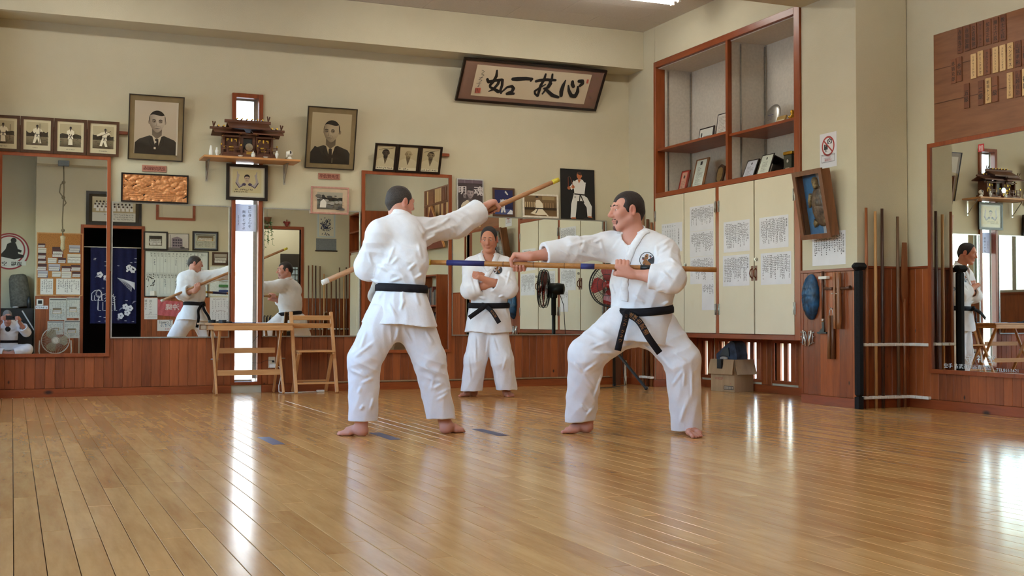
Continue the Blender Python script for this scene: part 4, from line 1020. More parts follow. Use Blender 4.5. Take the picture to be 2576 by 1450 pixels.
# ================================================================ folding table and chair
T = Thing('folding_table', 'light wooden folding table with crossed legs in front of the slit window', 'table', (2.12, 11.63, 0))
TZ = .675
xa, xb = 1.735, 2.525
for i in range(5): T.part('top_slat', MB().box(xa, xb, 11.40+i*.094, 11.40+i*.094+.088, TZ, TZ+.018, None, .003), BEECH_H, None, True)
for ya_ in (11.405, 11.84): T.part('apron', MB().box(xa+.02, xb-.02, ya_, ya_+.02, TZ-.052, TZ-.0005, None, .002), BEECH_H, None, True)
for x0 in (xa+.03, xb-.05): T.part('cross_batten', MB().box(x0, x0+.022, 11.426, 11.839, TZ-.045, TZ-.0005), BEECH, None, True)
for s, x0 in ((1, xa+.065), (-1, xb-.085)):
    T.part('leg', MB().bar((x0, 11.50, 0.01), (x0, 11.815, TZ-.01), .036, .022, (1, 0, 0), None, .003), BEECH, None, True)
    T.part('leg', MB().bar((x0+s*.027, 11.84, 0.01), (x0+s*.027, 11.475, TZ-.01), .036, .022, (1, 0, 0), None, .003), BEECH, None, True)
    T.part('leg_bolt', MB().tube([(x0-.03, 11.665, .345), (x0+.05, 11.665, .345)], .005, 8), STEEL, None, True)
T.part('stretcher', MB().bar((xa+.085, 11.578, .215), (xb-.105, 11.578, .215), .016, .052, (0, 0, 1)), BEECH_H, None, True)
T.part('stretcher', MB().bar((xa+.11, 11.705, .425), (xb-.13, 11.705, .425), .016, .052, (0, 0, 1)), BEECH_H, None, True)
o = solo('tape_roll', MB().lathe([(.018, 0), (.038, 0), (.038, .03), (.018, .03), (.018, 0)], (1.86, 11.55, TZ+.0185), 20), BLACK_PL, 'roll of black tape on the folding table', 'tape')
o = solo('document_folder', MB().box(1.95, 2.17, 11.5, 11.78, TZ+.0185, TZ+.024, None, .001), plain('navy_cover', (38, 42, 84), .5), 'flat navy document folder on the folding table', 'folder')
o = solo('glasses_case', MB().box(1.905, 1.94, 11.47, 11.62, TZ+.0185, TZ+.036, None, .007), BLACK_PL, 'slim black case on the folding table beside the tape', 'case')
o = solo('paper_stack', MB().box(2.2, 2.41, 11.52, 11.8, TZ+.0185, TZ+.0215), PAPER, 'thin stack of white papers on the folding table', 'papers')

T = Thing('folding_chair', 'light wooden folding chair with slatted back beside the table', 'chair', (2.77, 11.66, 0))
xl, xr = 2.567, 2.975
def post_at(z): return 11.51+(11.775-11.51)*z/.805
for x in (xl, xr): T.part('leg', MB().bar((x, post_at(.005), .005), (x, post_at(.805), .805), .026, .036, (1, 0, 0), None, .005), BEECH, None, True)
for z in (.665, .745): T.part('back_slat', MB().bar((xl+.012, post_at(z)-.012, z), (xr-.012, post_at(z)-.012, z), .012, .048, (0, -.3, 1), None, .003), BEECH_H, None, True)
for i in range(6): T.part('seat_slat', MB().box(xl+.022, xr-.022, 11.50+i*.058, 11.50+i*.058+.052, .405, .423, None, .003), BEECH_H, None, True)
for xx_ in (xl+.03, xr-.05): T.part('seat_rail', MB().box(xx_, xx_+.02, 11.51, 11.84, .385, .4045), BEECH, None, True)
for x in (xl+.036, xr-.036): T.part('leg', MB().bar((x, 11.825, .005), (x, 11.57, .40), .022, .032, (1, 0, 0), None, .004), BEECH, None, True)
T.part('stretcher', MB().bar((xl+.01, post_at(.10), .10), (xr-.01, post_at(.10), .10), .018, .018), BEECH_H, None, True); T.part('stretcher', MB().bar((xl+.04, 11.76, .115), (xr-.04, 11.76, .115), .018, .018), BEECH_H, None, True)

# wall socket, adapter, cable and extension lead
M, w, h = rect_on('back', [(675, 898), (692.5, 898), (692.5, 926), (675, 926)], WALL_B-.0115)
T = Thing('wall_socket', 'beige wall socket with plugs behind the folding table', 'socket', M)
T.part('plate', MB().box(0, w, -.008, -.0005, 0, h, None, .003), plain('socket_beige', (214, 200, 172), .45))
T.part('plug', MB().box(w*.5, w*.8, -.03, -.0085, h*.5, h*.68, None, .004), BLACK_PL); T.part('adapter', MB().box(w*.1, w*1.3, -.04, -.0085, -.0, h*.35, None, .006), WHITE_PL)
ox, oz = M.translation.x, M.translation.z
solo('thin_cord', MB().tube([(ox+.04, WALL_B-.035, oz+.075), (ox-.02, WALL_B-.05, oz+.08), (ox-.09, WALL_B-.04, oz+.05), (ox-.17, WALL_B-.045, oz+.055), (ox-.20, WALL_B-.04, oz+.13), (ox-.17, WALL_B-.035, oz+.25), (ox-.10, WALL_B-.032, oz+.33)], .0016, 6), BLACK_PL, 'thin dark cord looping from the wall socket in front of the slit window', 'cord')
solo('extension_lead', MB().tube([(ox+.07, WALL_B-.05, oz+.02), (ox+.10, WALL_B-.07, oz+.01), (ox+.11, WALL_B-.12, oz-.06), (ox+.075, WALL_B-.16, .07), (ox+.07, WALL_B-.2, .012), (ox+.12, WALL_B-.22, .0045), (ox+.25, WALL_B-.2, .0045), (ox+.38, WALL_B-.17, .0045), (ox+.46, WALL_B-.17, .0045)], .0042, 8).box(ox+.455, ox+.53, WALL_B-.19, WALL_B-.15, .001, .022, None, .004), WHITE_PL, 'white extension lead lying on the floor under the folding chair', 'cord')

# ================================================================ built-in cupboard on the right
DOORM = plain('door_laminate', (226, 216, 188), .42, 0, .45, .03, 5)
t = NT('door_aged').set(.42); n = t.noise(t.pos(), 1.4, 5, .6)
t.l(t.ramp(n, [(.35, (222, 213, 188)), (.62, (228, 220, 196)), (.8, (214, 198, 160))]), t.p.inputs['Base Color']); DOORM = t.m
CAB = Thing('built_in_cupboard', 'tall built-in cupboard with orange wood frame, four cream doors and open shelves', 'cupboard', (COLX, 9.99, .548))
YA, YB_, XB_ = 8.690, 11.297, 6.90
def cp(name, mb, mat, parent=None, label=None): return CAB.part(name, mb, mat, parent, True, label)
XF = COLX-.02
cp('post', MB().box(XF, COLX+.10, 11.256, YB_, .548, 3.546, None, .003), PINE_V); cp('post', MB().box(XF, COLX+.02, YA, 8.774, .548, 3.546, None, .003), PINE_V)
cp('post', MB().box(XF+.003, COLX+.012, 10.0, 10.06, .594, 2.052), PINE_V); cp('post', MB().box(XF+.003, COLX+.03, 9.842, 9.88, 2.105, 3.48), PINE_V)
cp('divider', MB().box(COLX+.0301, XB_, 9.845, 9.877, 2.104, 3.47), plain('cupboard_inside', (204, 196, 182), .8, 0, .2, .03))
cp('rail', MB().box(XF, COLX+.10, 8.774, 11.256, 3.48, 3.546, None, .003), PINE_Y); cp('rail', MB().box(XF, XB_, 8.774, 11.256, 2.052, 2.103, None, .003), PINE_Y); cp('rail', MB().box(XF, COLX+.5, 8.774, 11.256, .548, .594, None, .003), PINE_Y)
INNER = plain('cupboard_inside', (204, 196, 182), .8, 0, .2, .03)
cp('back_panel', MB().box(XB_, XB_+.012, 8.70, 11.29, .594, 3.545), INNER)
cp('side_panel', MB().box(COLX+.101, XB_, 11.245, 11.257, 2.104, 3.479).box(COLX+.021, XB_, 8.76, 8.772, 2.104, 3.5).box(COLX+.02, XB_, 8.774, 11.256, 3.47, 3.4795), INNER)
cp('shelf_board', MB().box(COLX+.0, XB_-.002, 9.881, 11.244, 2.565, 2.59), PINE_Y); cp('shelf_board', MB().box(COLX+.0, XB_-.002, 8.775, 9.841, 2.53, 2.555), PINE_Y)
m = MB()
for y in (11.24, 9.836, 9.886, 8.778):
    for x in (COLX+.125, XB_-.03): m.box(x, x+.014, y-.003, y+.003, 2.12, 3.45)
cp('shelf_track', m, STEEL)
DOORS = [(10.666, 11.256, 'b'), (10.06, 10.652, 'a'), (9.401, 10.0, 'b'), (8.774, 9.383, 'a')]
for y0, y1, sd in DOORS:
    d = cp('door', MB().box(XF-.004, XF+.014, y0+.002, y1-.002, .598, 2.048, None, .002), DOORM)
    e = y0+.022 if sd == 'b' else y1-.022     # meeting edge
    cp('handle_plate', MB().box(XF-.007, XF-.0041, e-.017, e+.017, 1.10, 1.24), plain('wood_handle', (112, 58, 30), .4), d)
    cp('handle', MB().tube([(XF-.007, e, 1.125), (XF-.028, e, 1.14), (XF-.034, e, 1.17), (XF-.028, e, 1.20), (XF-.007, e, 1.215)], .006, 8), plain('wood_handle', (112, 58, 30), .4), d)
    if sd == 'a': cp('lock', MB().tube([(XF-.0041, e-.012, 1.30), (XF-.022, e-.012, 1.30)], .016, 14).tube([(XF-.022, e-.012, 1.30), (XF-.028, e-.012, 1.30)], .008, 10), STEEL, d)
    hy = y1 if sd == 'b' else y0
    for z in (.78, 1.80): cp('hinge', MB().box(XF-.0065, XF-.0041, hy-.018, hy+.018, z, z+.11).tube([(XF-.0075, hy, z), (XF-.0075, hy, z+.11)], .005, 8), STEEL, d)

# sheets on the cupboard doors
XD = XF-.0042
INKC = (34, 34, 40)
def doc(title, seed, pitch=.017, fill=.85, band=None, rows=None):
    def f(A):
        tx = 1-.028/A.w-.012/A.w
        if title: A.column(title, tx, .90, .024, INKC, 1, 1.1, .03)
        x1 = tx-.01 if title else .96
        for (a, b) in (rows or [(.06, .93)]): A.marks(.06, a, x1, b, INKC, pitch, True, fill, seed+int(a*100), .2)
    return f
def doc1(A):
    A.column('古武道重点型', .80, .80, .026, INKC, 1, 1.1, .03)
    for i, tx in enumerate(('一、ナイハンチ', '二、ピンアン', '三、パッサイ', '四、チントウ', '五、クーシャンクー', '六、')): A.column(tx, .62-i*.115, .95, .026, INKC, 1, 1.05, .01)
P = lambda *q: [(1600+a/3.2957, 420+b/3.2957) for a, b in q]
SH = [('white sheet with a column list on the cupboard door nearest the corner', P((215, 476), (385, 458), (384, 700), (213, 716)), doc1),
      ('topmost of the overlapping plastic-covered lists on the second cupboard door', P((447, 336), (645, 303), (645, 520), (447, 535)), doc('空手道型', 11, .014, .8)),
      ('middle one of the overlapping plastic-covered lists on the second cupboard door', P((447, 537), (645, 522), (645, 740), (447, 745)), doc(None, 12, .014, .85)),
      ('lower one of the overlapping plastic-covered lists on the second cupboard door', P((450, 747), (645, 742), (645, 968), (450, 972)), doc(None, 13, .014, .9)),
      ('narrow strip hanging below the lists on the second cupboard door', P((547, 970), (648, 962), (648, 1187), (547, 1190)), doc(None, 14, .015, .6, None, [(.4, .95)])),
      ('upper plastic-covered sheet on the third cupboard door', P((733, 460), (945, 433), (940, 695), (722, 715)), doc('チンヒン基本', 15, .015, .9)),
      ('lower plastic-covered sheet on the third cupboard door', P((728, 735), (945, 727), (937, 985), (715, 992)), doc('攻守基本', 16, .015, .9)),
      ('upper plastic-covered sheet on the cupboard door by the pillar', P((1028, 425), (1272, 392), (1258, 665), (1020, 685)), doc('鉄基本', 17, .015, .9)),
      ('lower torn-edged sheet on the cupboard door by the pillar', P((1045, 712), (1293, 705), (1282, 975), (1025, 978)), doc(None, 18, .015, .85))]
for lb, c, art in SH:
    M, w, h = rect_on('right', c, XD); sheet('wall_sheet', lb, 'notice', M, w, h, art)

# things on the cupboard's open shelves
def plaque(name, label, y, w, h, z, mat, art, tilt=-12, x=None, thick=.016, cat='plaque'):
    """leaning back on a shelf, facing the room; y is its near end"""
    M = hang((x or 6.60, y+w, z+.0004), 'right', tilt); T = Thing(name, label, cat, M)
    T.part('board', MB().box(0, w, -.001, thick, 0, h, None, .003), mat)
    A = Art(w, h); art(A); put('print', A.mesh(), PRINT, T.o, Matrix.Translation((0, -.0016, 0))); return T
zl, zh, zh2 = 2.1035, 2.5905, 2.5555
REDW = wood('red_wood', (96, 34, 24), (130, 52, 36), 'z', .35, 9)
def Yat(u, x): return onX(u, 400, x).y
def a_red(A): A.rect(.12, .06, .88, .94, (190, 60, 50)); A.rect(.2, .1, .8, .9, (196, 150, 130)); A.oval(.5, .68, .1, .08, (50, 30, 30)); A.marks(.25, .14, .75, .5, (90, 40, 36), .012, False, 1, 3)
def a_pap(A): A.rect(.12, .05, .88, .95, (206, 214, 204)); A.rect(.42, .78, .58, .9, (40, 36, 40)); A.marks(.26, .12, .74, .72, (70, 72, 74), .012, False, .95, 4)
def a_cert(A): A.rect(.06, .08, .94, .92, (222, 226, 216)); A.oval(.2, .6, .05, .14, (60, 66, 60)); A.marks(.35, .35, .8, .55, (60, 60, 60), .014, False, 1, 5)
def a_cert2(A): A.rect(.07, .04, .93, .96, (220, 214, 202)); A.marks(.16, .1, .84, .9, (120, 112, 104), .012, False, 1, 6)
def a_fold(A): A.rect(.08, .06, .92, .94, (206, 208, 216)); A.oval(.5, .78, .06, .06, (60, 60, 70)); A.marks(.2, .14, .8, .66, (90, 90, 100), .012, False, 1, 7)
def a_fold2(A): A.rect(.06, .05, .94, .95, (214, 220, 204)); A.oval(.5, .8, .05, .06, (50, 60, 50)); A.marks(.25, .2, .75, .66, (90, 96, 86), .011, False, .9, 8)
plaque('award_plaque', 'small red-faced award plaque on the lower shelf of the cupboard', 10.86, .17, .235, zl, REDW, a_red, -14, 6.58)
plaque('award_plaque', 'tall wooden award plaque with a pale text sheet on the lower shelf', 10.52, .25, .33, zl, wood('mid_wood', (110, 70, 40), (150, 104, 66), 'z', .4), a_pap, -14, 6.58)
M = hang((6.62, 10.36, zl+.0004), 'right', -12); T = Thing('shield_plaque', 'dark shield-shaped award with a brass face on the lower shelf', 'plaque', M)
sh = [(0, .05), (.03, .015), (.065, 0), (.10, .015), (.13, .05), (.14, .13), (.125, .20), (.09, .215), (.065, .225), (.04, .215), (.005, .20), (-.01, .13)]
T.part('board', MB().prism(sh, 0, .016), DARKWOOD); T.part('brass_face', MB().prism([(.065+(a-.065)*.66, .115+(b-.115)*.72) for a, b in sh], -.003, -.0003), plain('dull_brass', (150, 124, 84), .4, .7))
plaque('framed_certificate', 'low framed certificate lying on its long side on the upper shelf', 10.66, .29, .20, zh, BLACK_FR, a_cert, -10, 6.78, .012, 'certificate')
plaque('framed_certificate', 'tall framed certificate leaning on the divider of the upper shelf', 10.40, .24, .31, zh, BLACK_FR, a_cert2, -8, 6.80, .012, 'certificate')
plaque('award_folder', 'dark opened award folder beside the cupboard divider', 9.62, .20, .21, zl, BLACK_FR, a_fold, -22, 6.58, .02, 'folder')
T = plaque('award_folder', 'dark award folder with propped-up back and pale sheet', 9.37, .20, .23, zl, BLACK_FR, a_fold2, -20, 6.58, .008, 'folder')
T.part('prop_flap', MB().box(0, .2, .009, .15, .2, .212, None, .002).box(0, .2, .14, .152, .04, .2), BLACK_FR)
# silver plate on a stand, small gilt plaque, gold figure, glass trophy
M = hang((6.66, 9.47, zh2+.0004), 'right', -14); T = Thing('silver_plate', 'round engraved silver plate standing upright on the upper shelf', 'plate', M)
T.part('plate', MB().lathe([(0, 0), (.075, .0), (.085, -.01), (.12, -.018), (.128, -.014), (.122, -.008), (.085, .004), (0, .008)], (0, 0, 0), 36, Matrix.Translation((0, .0, .131)) @ Matrix.Rotation(R(90), 4, 'X')), STEEL)
A = Art(.15, .15); A.marks(.2, .2, .8, .75, (110, 110, 116), .013, False, 1, 9); A.rect(.2, .56, .8, .6, (70, 76, 120)); put('engraving', A.mesh('engraving'), PRINT, T.o, Matrix.Translation((-.075, -.010, .056)))
T.part('stand', MB().bar((-.05, .03, .0), (-.03, -.03, .02), .01, .008).bar((.05, .03, .0), (.03, -.03, .02), .01, .008).bar((0, .03, .0), (0, .07, .12), .01, .008), BLACK_PL)
plaque('award_plaque', 'small gilt-edged plaque beside the silver plate', 9.18, .14, .105, zh2, plain('gilt_board', (170, 140, 80), .35, .5), lambda A: (A.rect(.1, .12, .9, .6, (206, 190, 160)), A.marks(.2, .2, .8, .5, (90, 80, 60), .011, False, 1, 2)), -20, 6.62)
T = Thing('gold_figurine', 'little golden seated figure at the pillar end of the upper shelf', 'figurine', (6.62, 9.04, zh2+.0004))
GOLD = plain('gold', (196, 150, 54), .28, 1)
T.part('base', MB().box(-.03, .03, -.035, .035, 0, .02, None, .003), REDW); T.part('figure', MB().lathe([(.028, .0203), (.03, .04), (.022, .06), (.012, .075), (.018, .085), (.02, .1), (.012, .115), (0, .12)], n=14).ball((-.02, -.012, .05), .014, 10).ball((-.02, .014, .05), .014, 10), GOLD)
T = Thing('glass_trophy', 'dark glass trophy block with gold top at the pillar end of the lower shelf', 'trophy', (6.68, 9.16, zl+.0004))
T.part('block', MB().box(-.03, .03, -.06, .06, .0, .17, None, .004), plain('dark_green_glass', (34, 42, 36), .08, 0, .8)); T.part('top_plate', MB().box(-.034, .034, -.064, .064, .1702, .20, None, .003), GOLD)
T.part('emblem', MB().ball((-.031, 0, .11), .018, 12, None, (.2, 1, 1)).box(-.0325, -.0305, -.03, .03, .03, .05), STEEL)

# ================================================================ pillar: sign, turtle case, sheet, hanging weapons
XP = COLX-.0006
def nophoto(A):
    A.rect(0, 0, 1, 1, (224, 222, 226)); asp = A.w/A.h
    A.oval(.5, .62, .38, .38*asp, (178, 66, 62), 32); A.oval(.5, .62, .31, .31*asp, (226, 222, 224), 32)
    A.shape([(.46, .68), (.72, .68), (.72, .80), (.64, .82), (.60, .84), (.54, .82), (.46, .80)], (52, 46, 48)); A.oval(.59, .745, .075, .075*asp, (224, 220, 222)); A.oval(.59, .745, .035, .035*asp, (52, 46, 48))
    A.shape([(.26, .52), (.48, .52), (.48, .62), (.26, .62)], (52, 46, 48)); A.oval(.31, .645, .05, .05*asp, (52, 46, 48)); A.oval(.42, .645, .05, .05*asp, (52, 46, 48)); A.line([(.37, .52), (.30, .45)], .02, (52, 46, 48)); A.line([(.37, .52), (.44, .45)], .02, (52, 46, 48)); A.line([(.37, .52), (.37, .45)], .02, (52, 46, 48))
    A.line([(.25, .79), (.75, .45)], .06, (178, 66, 62))
    for a in ([(.12, .16), (.88, .16)], [(.12, .38), (.88, .38)], [(.12, .16), (.12, .38)], [(.88, .16), (.88, .38)]): A.line(a, .012, (60, 54, 56))
    A.text('PHOTOGRAPHY AND VIDEO ARE', .16, .335, .0115, (52, 46, 50), .95); A.text('PROHIBITED', .36, .295, .0115, (178, 66, 62)); A.text('PLEASE DO NOT', .26, .255, .0115, (52, 46, 50)); A.text('撮影禁止', .3, .18, .024, (178, 66, 62))
M, w, h = rect_on('right', [(2062.8, 339), (2105, 330), (2105, 418), (2062.8, 425)], XP); sheet('no_photo_sign', 'white no photography sign with a red crossed circle on the pillar', 'sign', M, w, h, nophoto)
M, w, h = rect_on('right', [(2044, 590), (2127.5, 576), (2127.5, 665), (2044, 670)], XP); sheet('wall_sheet', 'plastic-covered list on the pillar below the turtle case', 'notice', M, w, h, doc('古武道型目録', 30, .017, .95, None, [(.25, .93)]))
def dome(ry, rz, dep, M, nr=22, nt=56, depth=.007):
    """domed shell with grooved scutes; local: y across, z up, bulging to -x"""
    cells = [(0, q) for q in (-.86, -.5, -.14, .22, .58, .9)]+[(s_*.46, q) for s_ in (-1, 1) for q in (-.62, -.2, .22, .62)]+[(.88*math.cos(a), .88*math.sin(a)) for a in [2*math.pi*(i+.5)/16 for i in range(16)] if abs(math.cos(a)) > .3]
    vs = []; fs = []
    for i in range(nr+1):
        r = math.sin(math.pi/2*i/nr)
        for k in range(nt):
            a = 2*math.pi*k/nt; y, z = r*math.cos(a), r*math.sin(a); ds = sorted(math.hypot(y-c[0], (z-c[1])*1.1) for c in cells); g = min(1, (ds[1]-ds[0])/.11)
            x = -dep*math.sqrt(max(0, 1-r*r))-depth*(g-.5)*(1-.6*r)-.0015*math.sin(31*y+17*z); vs.append((x, y*ry, z*rz))
    for i in range(nr):
        for k in range(nt): fs.append((i*nt+k, i*nt+(k+1) % nt, (i+1)*nt+(k+1) % nt, (i+1)*nt+k))
    m = MB(); m.smooth = True; m.add(vs, fs, M); return m
# case with a mounted sea turtle, leaning out from the wall
ytc = onX(2100, 520, COLX-.1).y; zb_ = onX(2100, 590, COLX-.06).z
CW, CH, CD = .38, .57, .085
CASEW = wood('case_wood', (92, 54, 30), (140, 90, 54), 'z', .35, 9)
y_l = onX(2030.5, 595, COLX-.12).y+.06
T = Thing('turtle_display_case', 'glazed wooden case with a mounted turtle, leaning out above the pillar panelling', 'display case', hang((COLX-.02, y_l+.01, zb_), 'right', 10))
m = MB().box(0, CW, -CD, -.001, 0, .012).box(0, CW, -CD, -.001, CH-.012, CH).box(0, .012, -CD, -.001, .012, CH-.012).box(CW-.012, CW, -CD, -.001, .012, CH-.012).box(.012, CW-.012, -.01, -.001, .012, CH-.012)
T.part('case', m, CASEW)
fr = MB()
for a in ([(-.012, -.012), (CW+.012, -.012), (CW-.03, .03), (.03, .03)], [(-.012, CH+.012), (.03, CH-.03), (CW-.03, CH-.03), (CW+.012, CH+.012)], [(-.012, -.012), (.03, .03), (.03, CH-.03), (-.012, CH+.012)], [(CW+.012, -.012), (CW+.012, CH+.012), (CW-.03, CH-.03), (CW-.03, .03)]): fr.prism(a, -CD-.018, -CD-.0005)
T.part('frame', fr, CASEW)
T.part('lining', MB().box(.012, CW-.012, -.013, -.0105, .012, CH-.012), plain('blue_lining', (70, 120, 168), .7)); T.part('white_lining', MB().box(.2, CW-.012, -.015, -.0135, .012, CH-.012), plain('grey_lining', (176, 176, 184), .7))
TUR = plain('turtle_shell_brown', (108, 88, 72), .35, 0, .5, .35, 26, .6)
T.part('turtle_shell', dome(.105, .175, .05, Matrix(((0, 1, 0, .215), (1, 0, 0, -.018), (0, 0, 1, .26), (0, 0, 0, 1)))), TUR)
T.part('turtle_head', MB().ball((.205, -.04, .475), .035, 14, None, (.8, .8, 1.2)).tube([(.21, -.035, .42), (.205, -.04, .46)], .026, 10), plain('turtle_skin', (140, 118, 84), .5, 0, .5, .25, 60))
m = MB()
for a, b in (((.13, -.03, .37), (.075, -.03, .26)), ((.30, -.03, .37), (.35, -.03, .27)), ((.15, -.03, .14), (.11, -.03, .085)), ((.28, -.03, .14), (.32, -.03, .085))): m.tube([a, ((a[0]+b[0])/2, -.032, (a[2]+b[2])/2-.0), b], [.028, .024, .008], 8)
T.part('flipper', m, MATS['turtle_skin'])
T.part('glass_pane', MB().box(.028, CW-.028, -CD-.004, -CD-.0025, .028, CH-.028), GLASS)

PANX = COLX-.0108
def PX(u, v): return onX(u, v, PANX)      # on the panelling of the pillar's side
Z3 = lambda a, b: (1980+a/3.4525, 640+b/3.4525)
def Pz(a, b): return PX(*Z3(a, b))
# blue turtle shell
c = Pz(218, 372); hz = (Pz(218, 172).z-Pz(218, 570).z)/2; hy = abs(Pz(122, 372).y-Pz(315, 372).y)/2
BLUE = plain('blue_shell', (16, 52, 78), .4, 0, .5, .7, 14, .8, 0)
T = Thing('turtle_shell', 'glossy blue turtle shell hung on the pillar panelling', 'turtle shell', (PANX, c.y, c.z-hz))
T.part('shell', dome(hy*.66, hz, .075, Matrix.Translation((-.003, 0, hz)), 26, 64, .010), BLUE)
# metal knuckle pair
c = Pz(186, 730); T = Thing('knuckle_weapon', 'pair of bright metal knuckle weapons hanging below the blue turtle shell', 'weapon', (PANX, c.y, c.z-.07))
for s in (-1, 1):
    y = s*.045
    r_ = T.part('ring', MB().tube([(-.012, y+.018, .01), (-.012, y-.02, .03), (-.012, y-.032*s*s, .08), (-.012, y-.02, .125), (-.012, y+.02, .13), (-.012, y+.03, .08)], .0045, 8, None, True, True), STEEL)
    T.part('grip', MB().tube([(-.014, y-.022*s, .0), (-.014, y+.012*s, .14)], .008, 10), plain('bright_steel', (214, 212, 208), .25, .8), r_)
    for z in (.03, .08, .12): T.part('stud', MB().tube([(-.012, y+s*.03, z), (-.012, y+s*.05, z+.004)], .004, 8), STEEL, r_)
# sickle held by a white clip
TOOLW = wood('tool_wood', (104, 62, 36), (150, 98, 60), 'z', .4, 12); TOOLD = wood('tool_wood_dark', (66, 38, 24), (104, 64, 42), 'z', .4, 12)
a, b = Pz(328, 150), Pz(328, 560); xx = PANX-.022
T = Thing('hand_sickle', 'short sickle with dark blade hanging blade down beside the turtle shell', 'weapon', (xx, a.y, Pz(330, 685).z))
T.part('handle', MB().tube([(xx, a.y, a.z), (xx, a.y, b.z)], .013, 10), TOOLD, None, True); T.part('ferrule', MB().tube([(xx, a.y, b.z+.0), (xx, a.y, b.z-.03)], .014, 10), STEEL, None, True)
y0 = a.y; zz = Pz(330, 640).z
T.part('blade', MB().prism([(y0+.015, b.z-.03), (y0-.015, b.z-.03), (y0-.018, zz-.04), (y0+.06, zz-.055), (y0+.055, zz-.035), (y0+.01, zz)], xx-.004, xx+.004, None, 'yz').box(xx-.02, xx+.02, y0-.065, y0+.06, zz-.05, zz-.035), BLACK_PL, None, True)
c = Pz(338, 206); solo('rack_clip', MB().box(PANX-.042, PANX-.0005, c.y-.055, c.y+.055, c.z-.012, c.z+.014, None, .004), WHITE_PL, 'single white clip holding the sickle on the pillar', 'clip')
# pair of tonfa, crossed grips out to both sides
for k, (u0, u1, lb) in enumerate(((428, 455, 'wooden side-handle baton hung nearer the turtle shell, its grip pointing to the sickle'), (458, 502, 'wooden side-handle baton hung nearer the padded post, its grip pointing to the post'))):
    t0, t1 = Pz((u0+u1)/2, 158), Pz((u0+u1)/2, 648); hw = (u1-u0)/3.4525/600; xx = PANX-.035
    T = Thing('side_handle_baton', lb, 'weapon', (xx, t0.y, t1.z))
    T.part('shaft', MB().tube([(xx, t0.y, t1.z), (xx, t0.y, t1.z+.06), (xx, t0.y, (t0.z+t1.z)/2), (xx, t0.y, t0.z-.07), (xx, t0.y, t0.z)], [hw*.9, hw*1.05, hw, hw*.9, hw*.75], 14), wood('tonfa_wood', (120, 74, 42), (168, 112, 70), 'z', .35, 12), None, True)
    g0, g1 = (Pz(428, 300), Pz(358, 298)) if k == 0 else (Pz(500, 298), Pz(578, 288))
    T.part('grip', MB().tube([(xx, g0.y, g0.z), (xx, (g0.y+g1.y)/2, g0.z), (xx, g1.y, g1.z)], [.014, .011, .017], 10), TOOLD, None, True)
    T.part('peg', MB().tube([(PANX-.0005, t0.y+.004, g0.z-.022-.02), (xx-.03, t0.y+.004, g0.z-.022-.02)], .004, 8), STEEL, None, True)
# nunchaku
c0, c1 = Pz(399, 520), Pz(399, 910); xx = PANX-.02
T = Thing('nunchaku', 'pair of wooden nunchaku hanging by their cord below the batons', 'weapon', (xx, c0.y, c1.z))
for s in (-1, 1): T.part('stick', MB().tube([(xx, c0.y+s*.026, c0.z-.012), (xx, c0.y+s*.026, (c0.z+c1.z)/2), (xx, c0.y+s*.026, c1.z)], [.014, .016, .019], 12), TOOLD if s < 0 else TOOLW, None, True)
T.part('cord', MB().tube([(xx, c0.y-.026, c0.z-.012), (xx, c0.y-.018, c0.z+.03), (xx, c0.y, c0.z+.055), (xx, c0.y+.018, c0.z+.03), (xx, c0.y+.026, c0.z-.012)], .003, 6), WHITE_PL, None, True); T.part('hook', MB().tube([(PANX-.0005, c0.y, c0.z+.05), (xx-.01, c0.y, c0.z+.05), (xx-.012, c0.y, c0.z+.062)], .003, 6), STEEL, None, True)
# padded corner post
yk = 7.935
T = Thing('padded_post', 'black padded striking post at the corner of the pillar', 'post', (6.43, 7.89, .0))
pa, pb = onX(2150, 1006, COLX-.03), onX(2150, 676, COLX-.03)
PADM = plain('black_padding', (20, 21, 24), .75, 0, .3, .15, 80, .3)
T.part('pad', MB().box(6.395, 6.468, 7.862, 7.926, .10, 1.155, None, .02), PADM, None, True)
T.part('cap', MB().box(6.365, 6.50, 7.845, 7.924, 1.145, 1.205, None, .025), PADM, None, True)
T.part('foot', MB().box(6.405, 6.455, 7.868, 7.92, .0, .0995), PADM, None, True)

# ================================================================ staffs against the pillar's end
YS = 7.9335-.02
def staff(u, vt, r, mat, name, label, lean=.0):
    x = onY(u, 800, YS).x; zt = onY(u, vt, YS).z
    return solo(name, MB().tube([(x, YS-.012, .001), (x, YS-.012, zt*.5), (x, YS-.012, zt)], [r*.88, r, r*.82], 14), mat, label, 'staff', 'staffs in the pillar rack')
staff(2178, 523.5, .0145, wood('staff_red', (136, 76, 42), (172, 104, 62), 'z', .35, 12), 'wooden_staff', 'reddish brown staff standing next to the padded post')
staff(2200.8, 532.6, .0145, wood('staff_pale', (180, 132, 80), (208, 160, 104), 'z', .35, 12), 'wooden_staff', 'pale yellow wooden staff standing in the pillar rack')
staff(2218, 525.5, .0145, wood('staff_dark', (54, 32, 24), (84, 52, 40), 'z', .35, 12), 'wooden_staff', 'very dark brown staff standing in the pillar rack')
staff(2257, 545.6, .0145, wood('staff_grey', (96, 70, 50), (130, 98, 72), 'z', .35, 12), 'wooden_staff', 'greyish brown staff standing beside the oar in the pillar rack')
x = onY(2273, 800, YS).x; zt, zm = onY(2273, 611, YS).z, onY(2273, 752, YS).z; OARW = wood('oar_wood', (116, 66, 38), (152, 94, 58), 'z', .35, 12)
T = Thing('wooden_oar', 'brown wooden oar with broad flat blade standing in the pillar rack', 'oar', (x, YS-.012, .001))
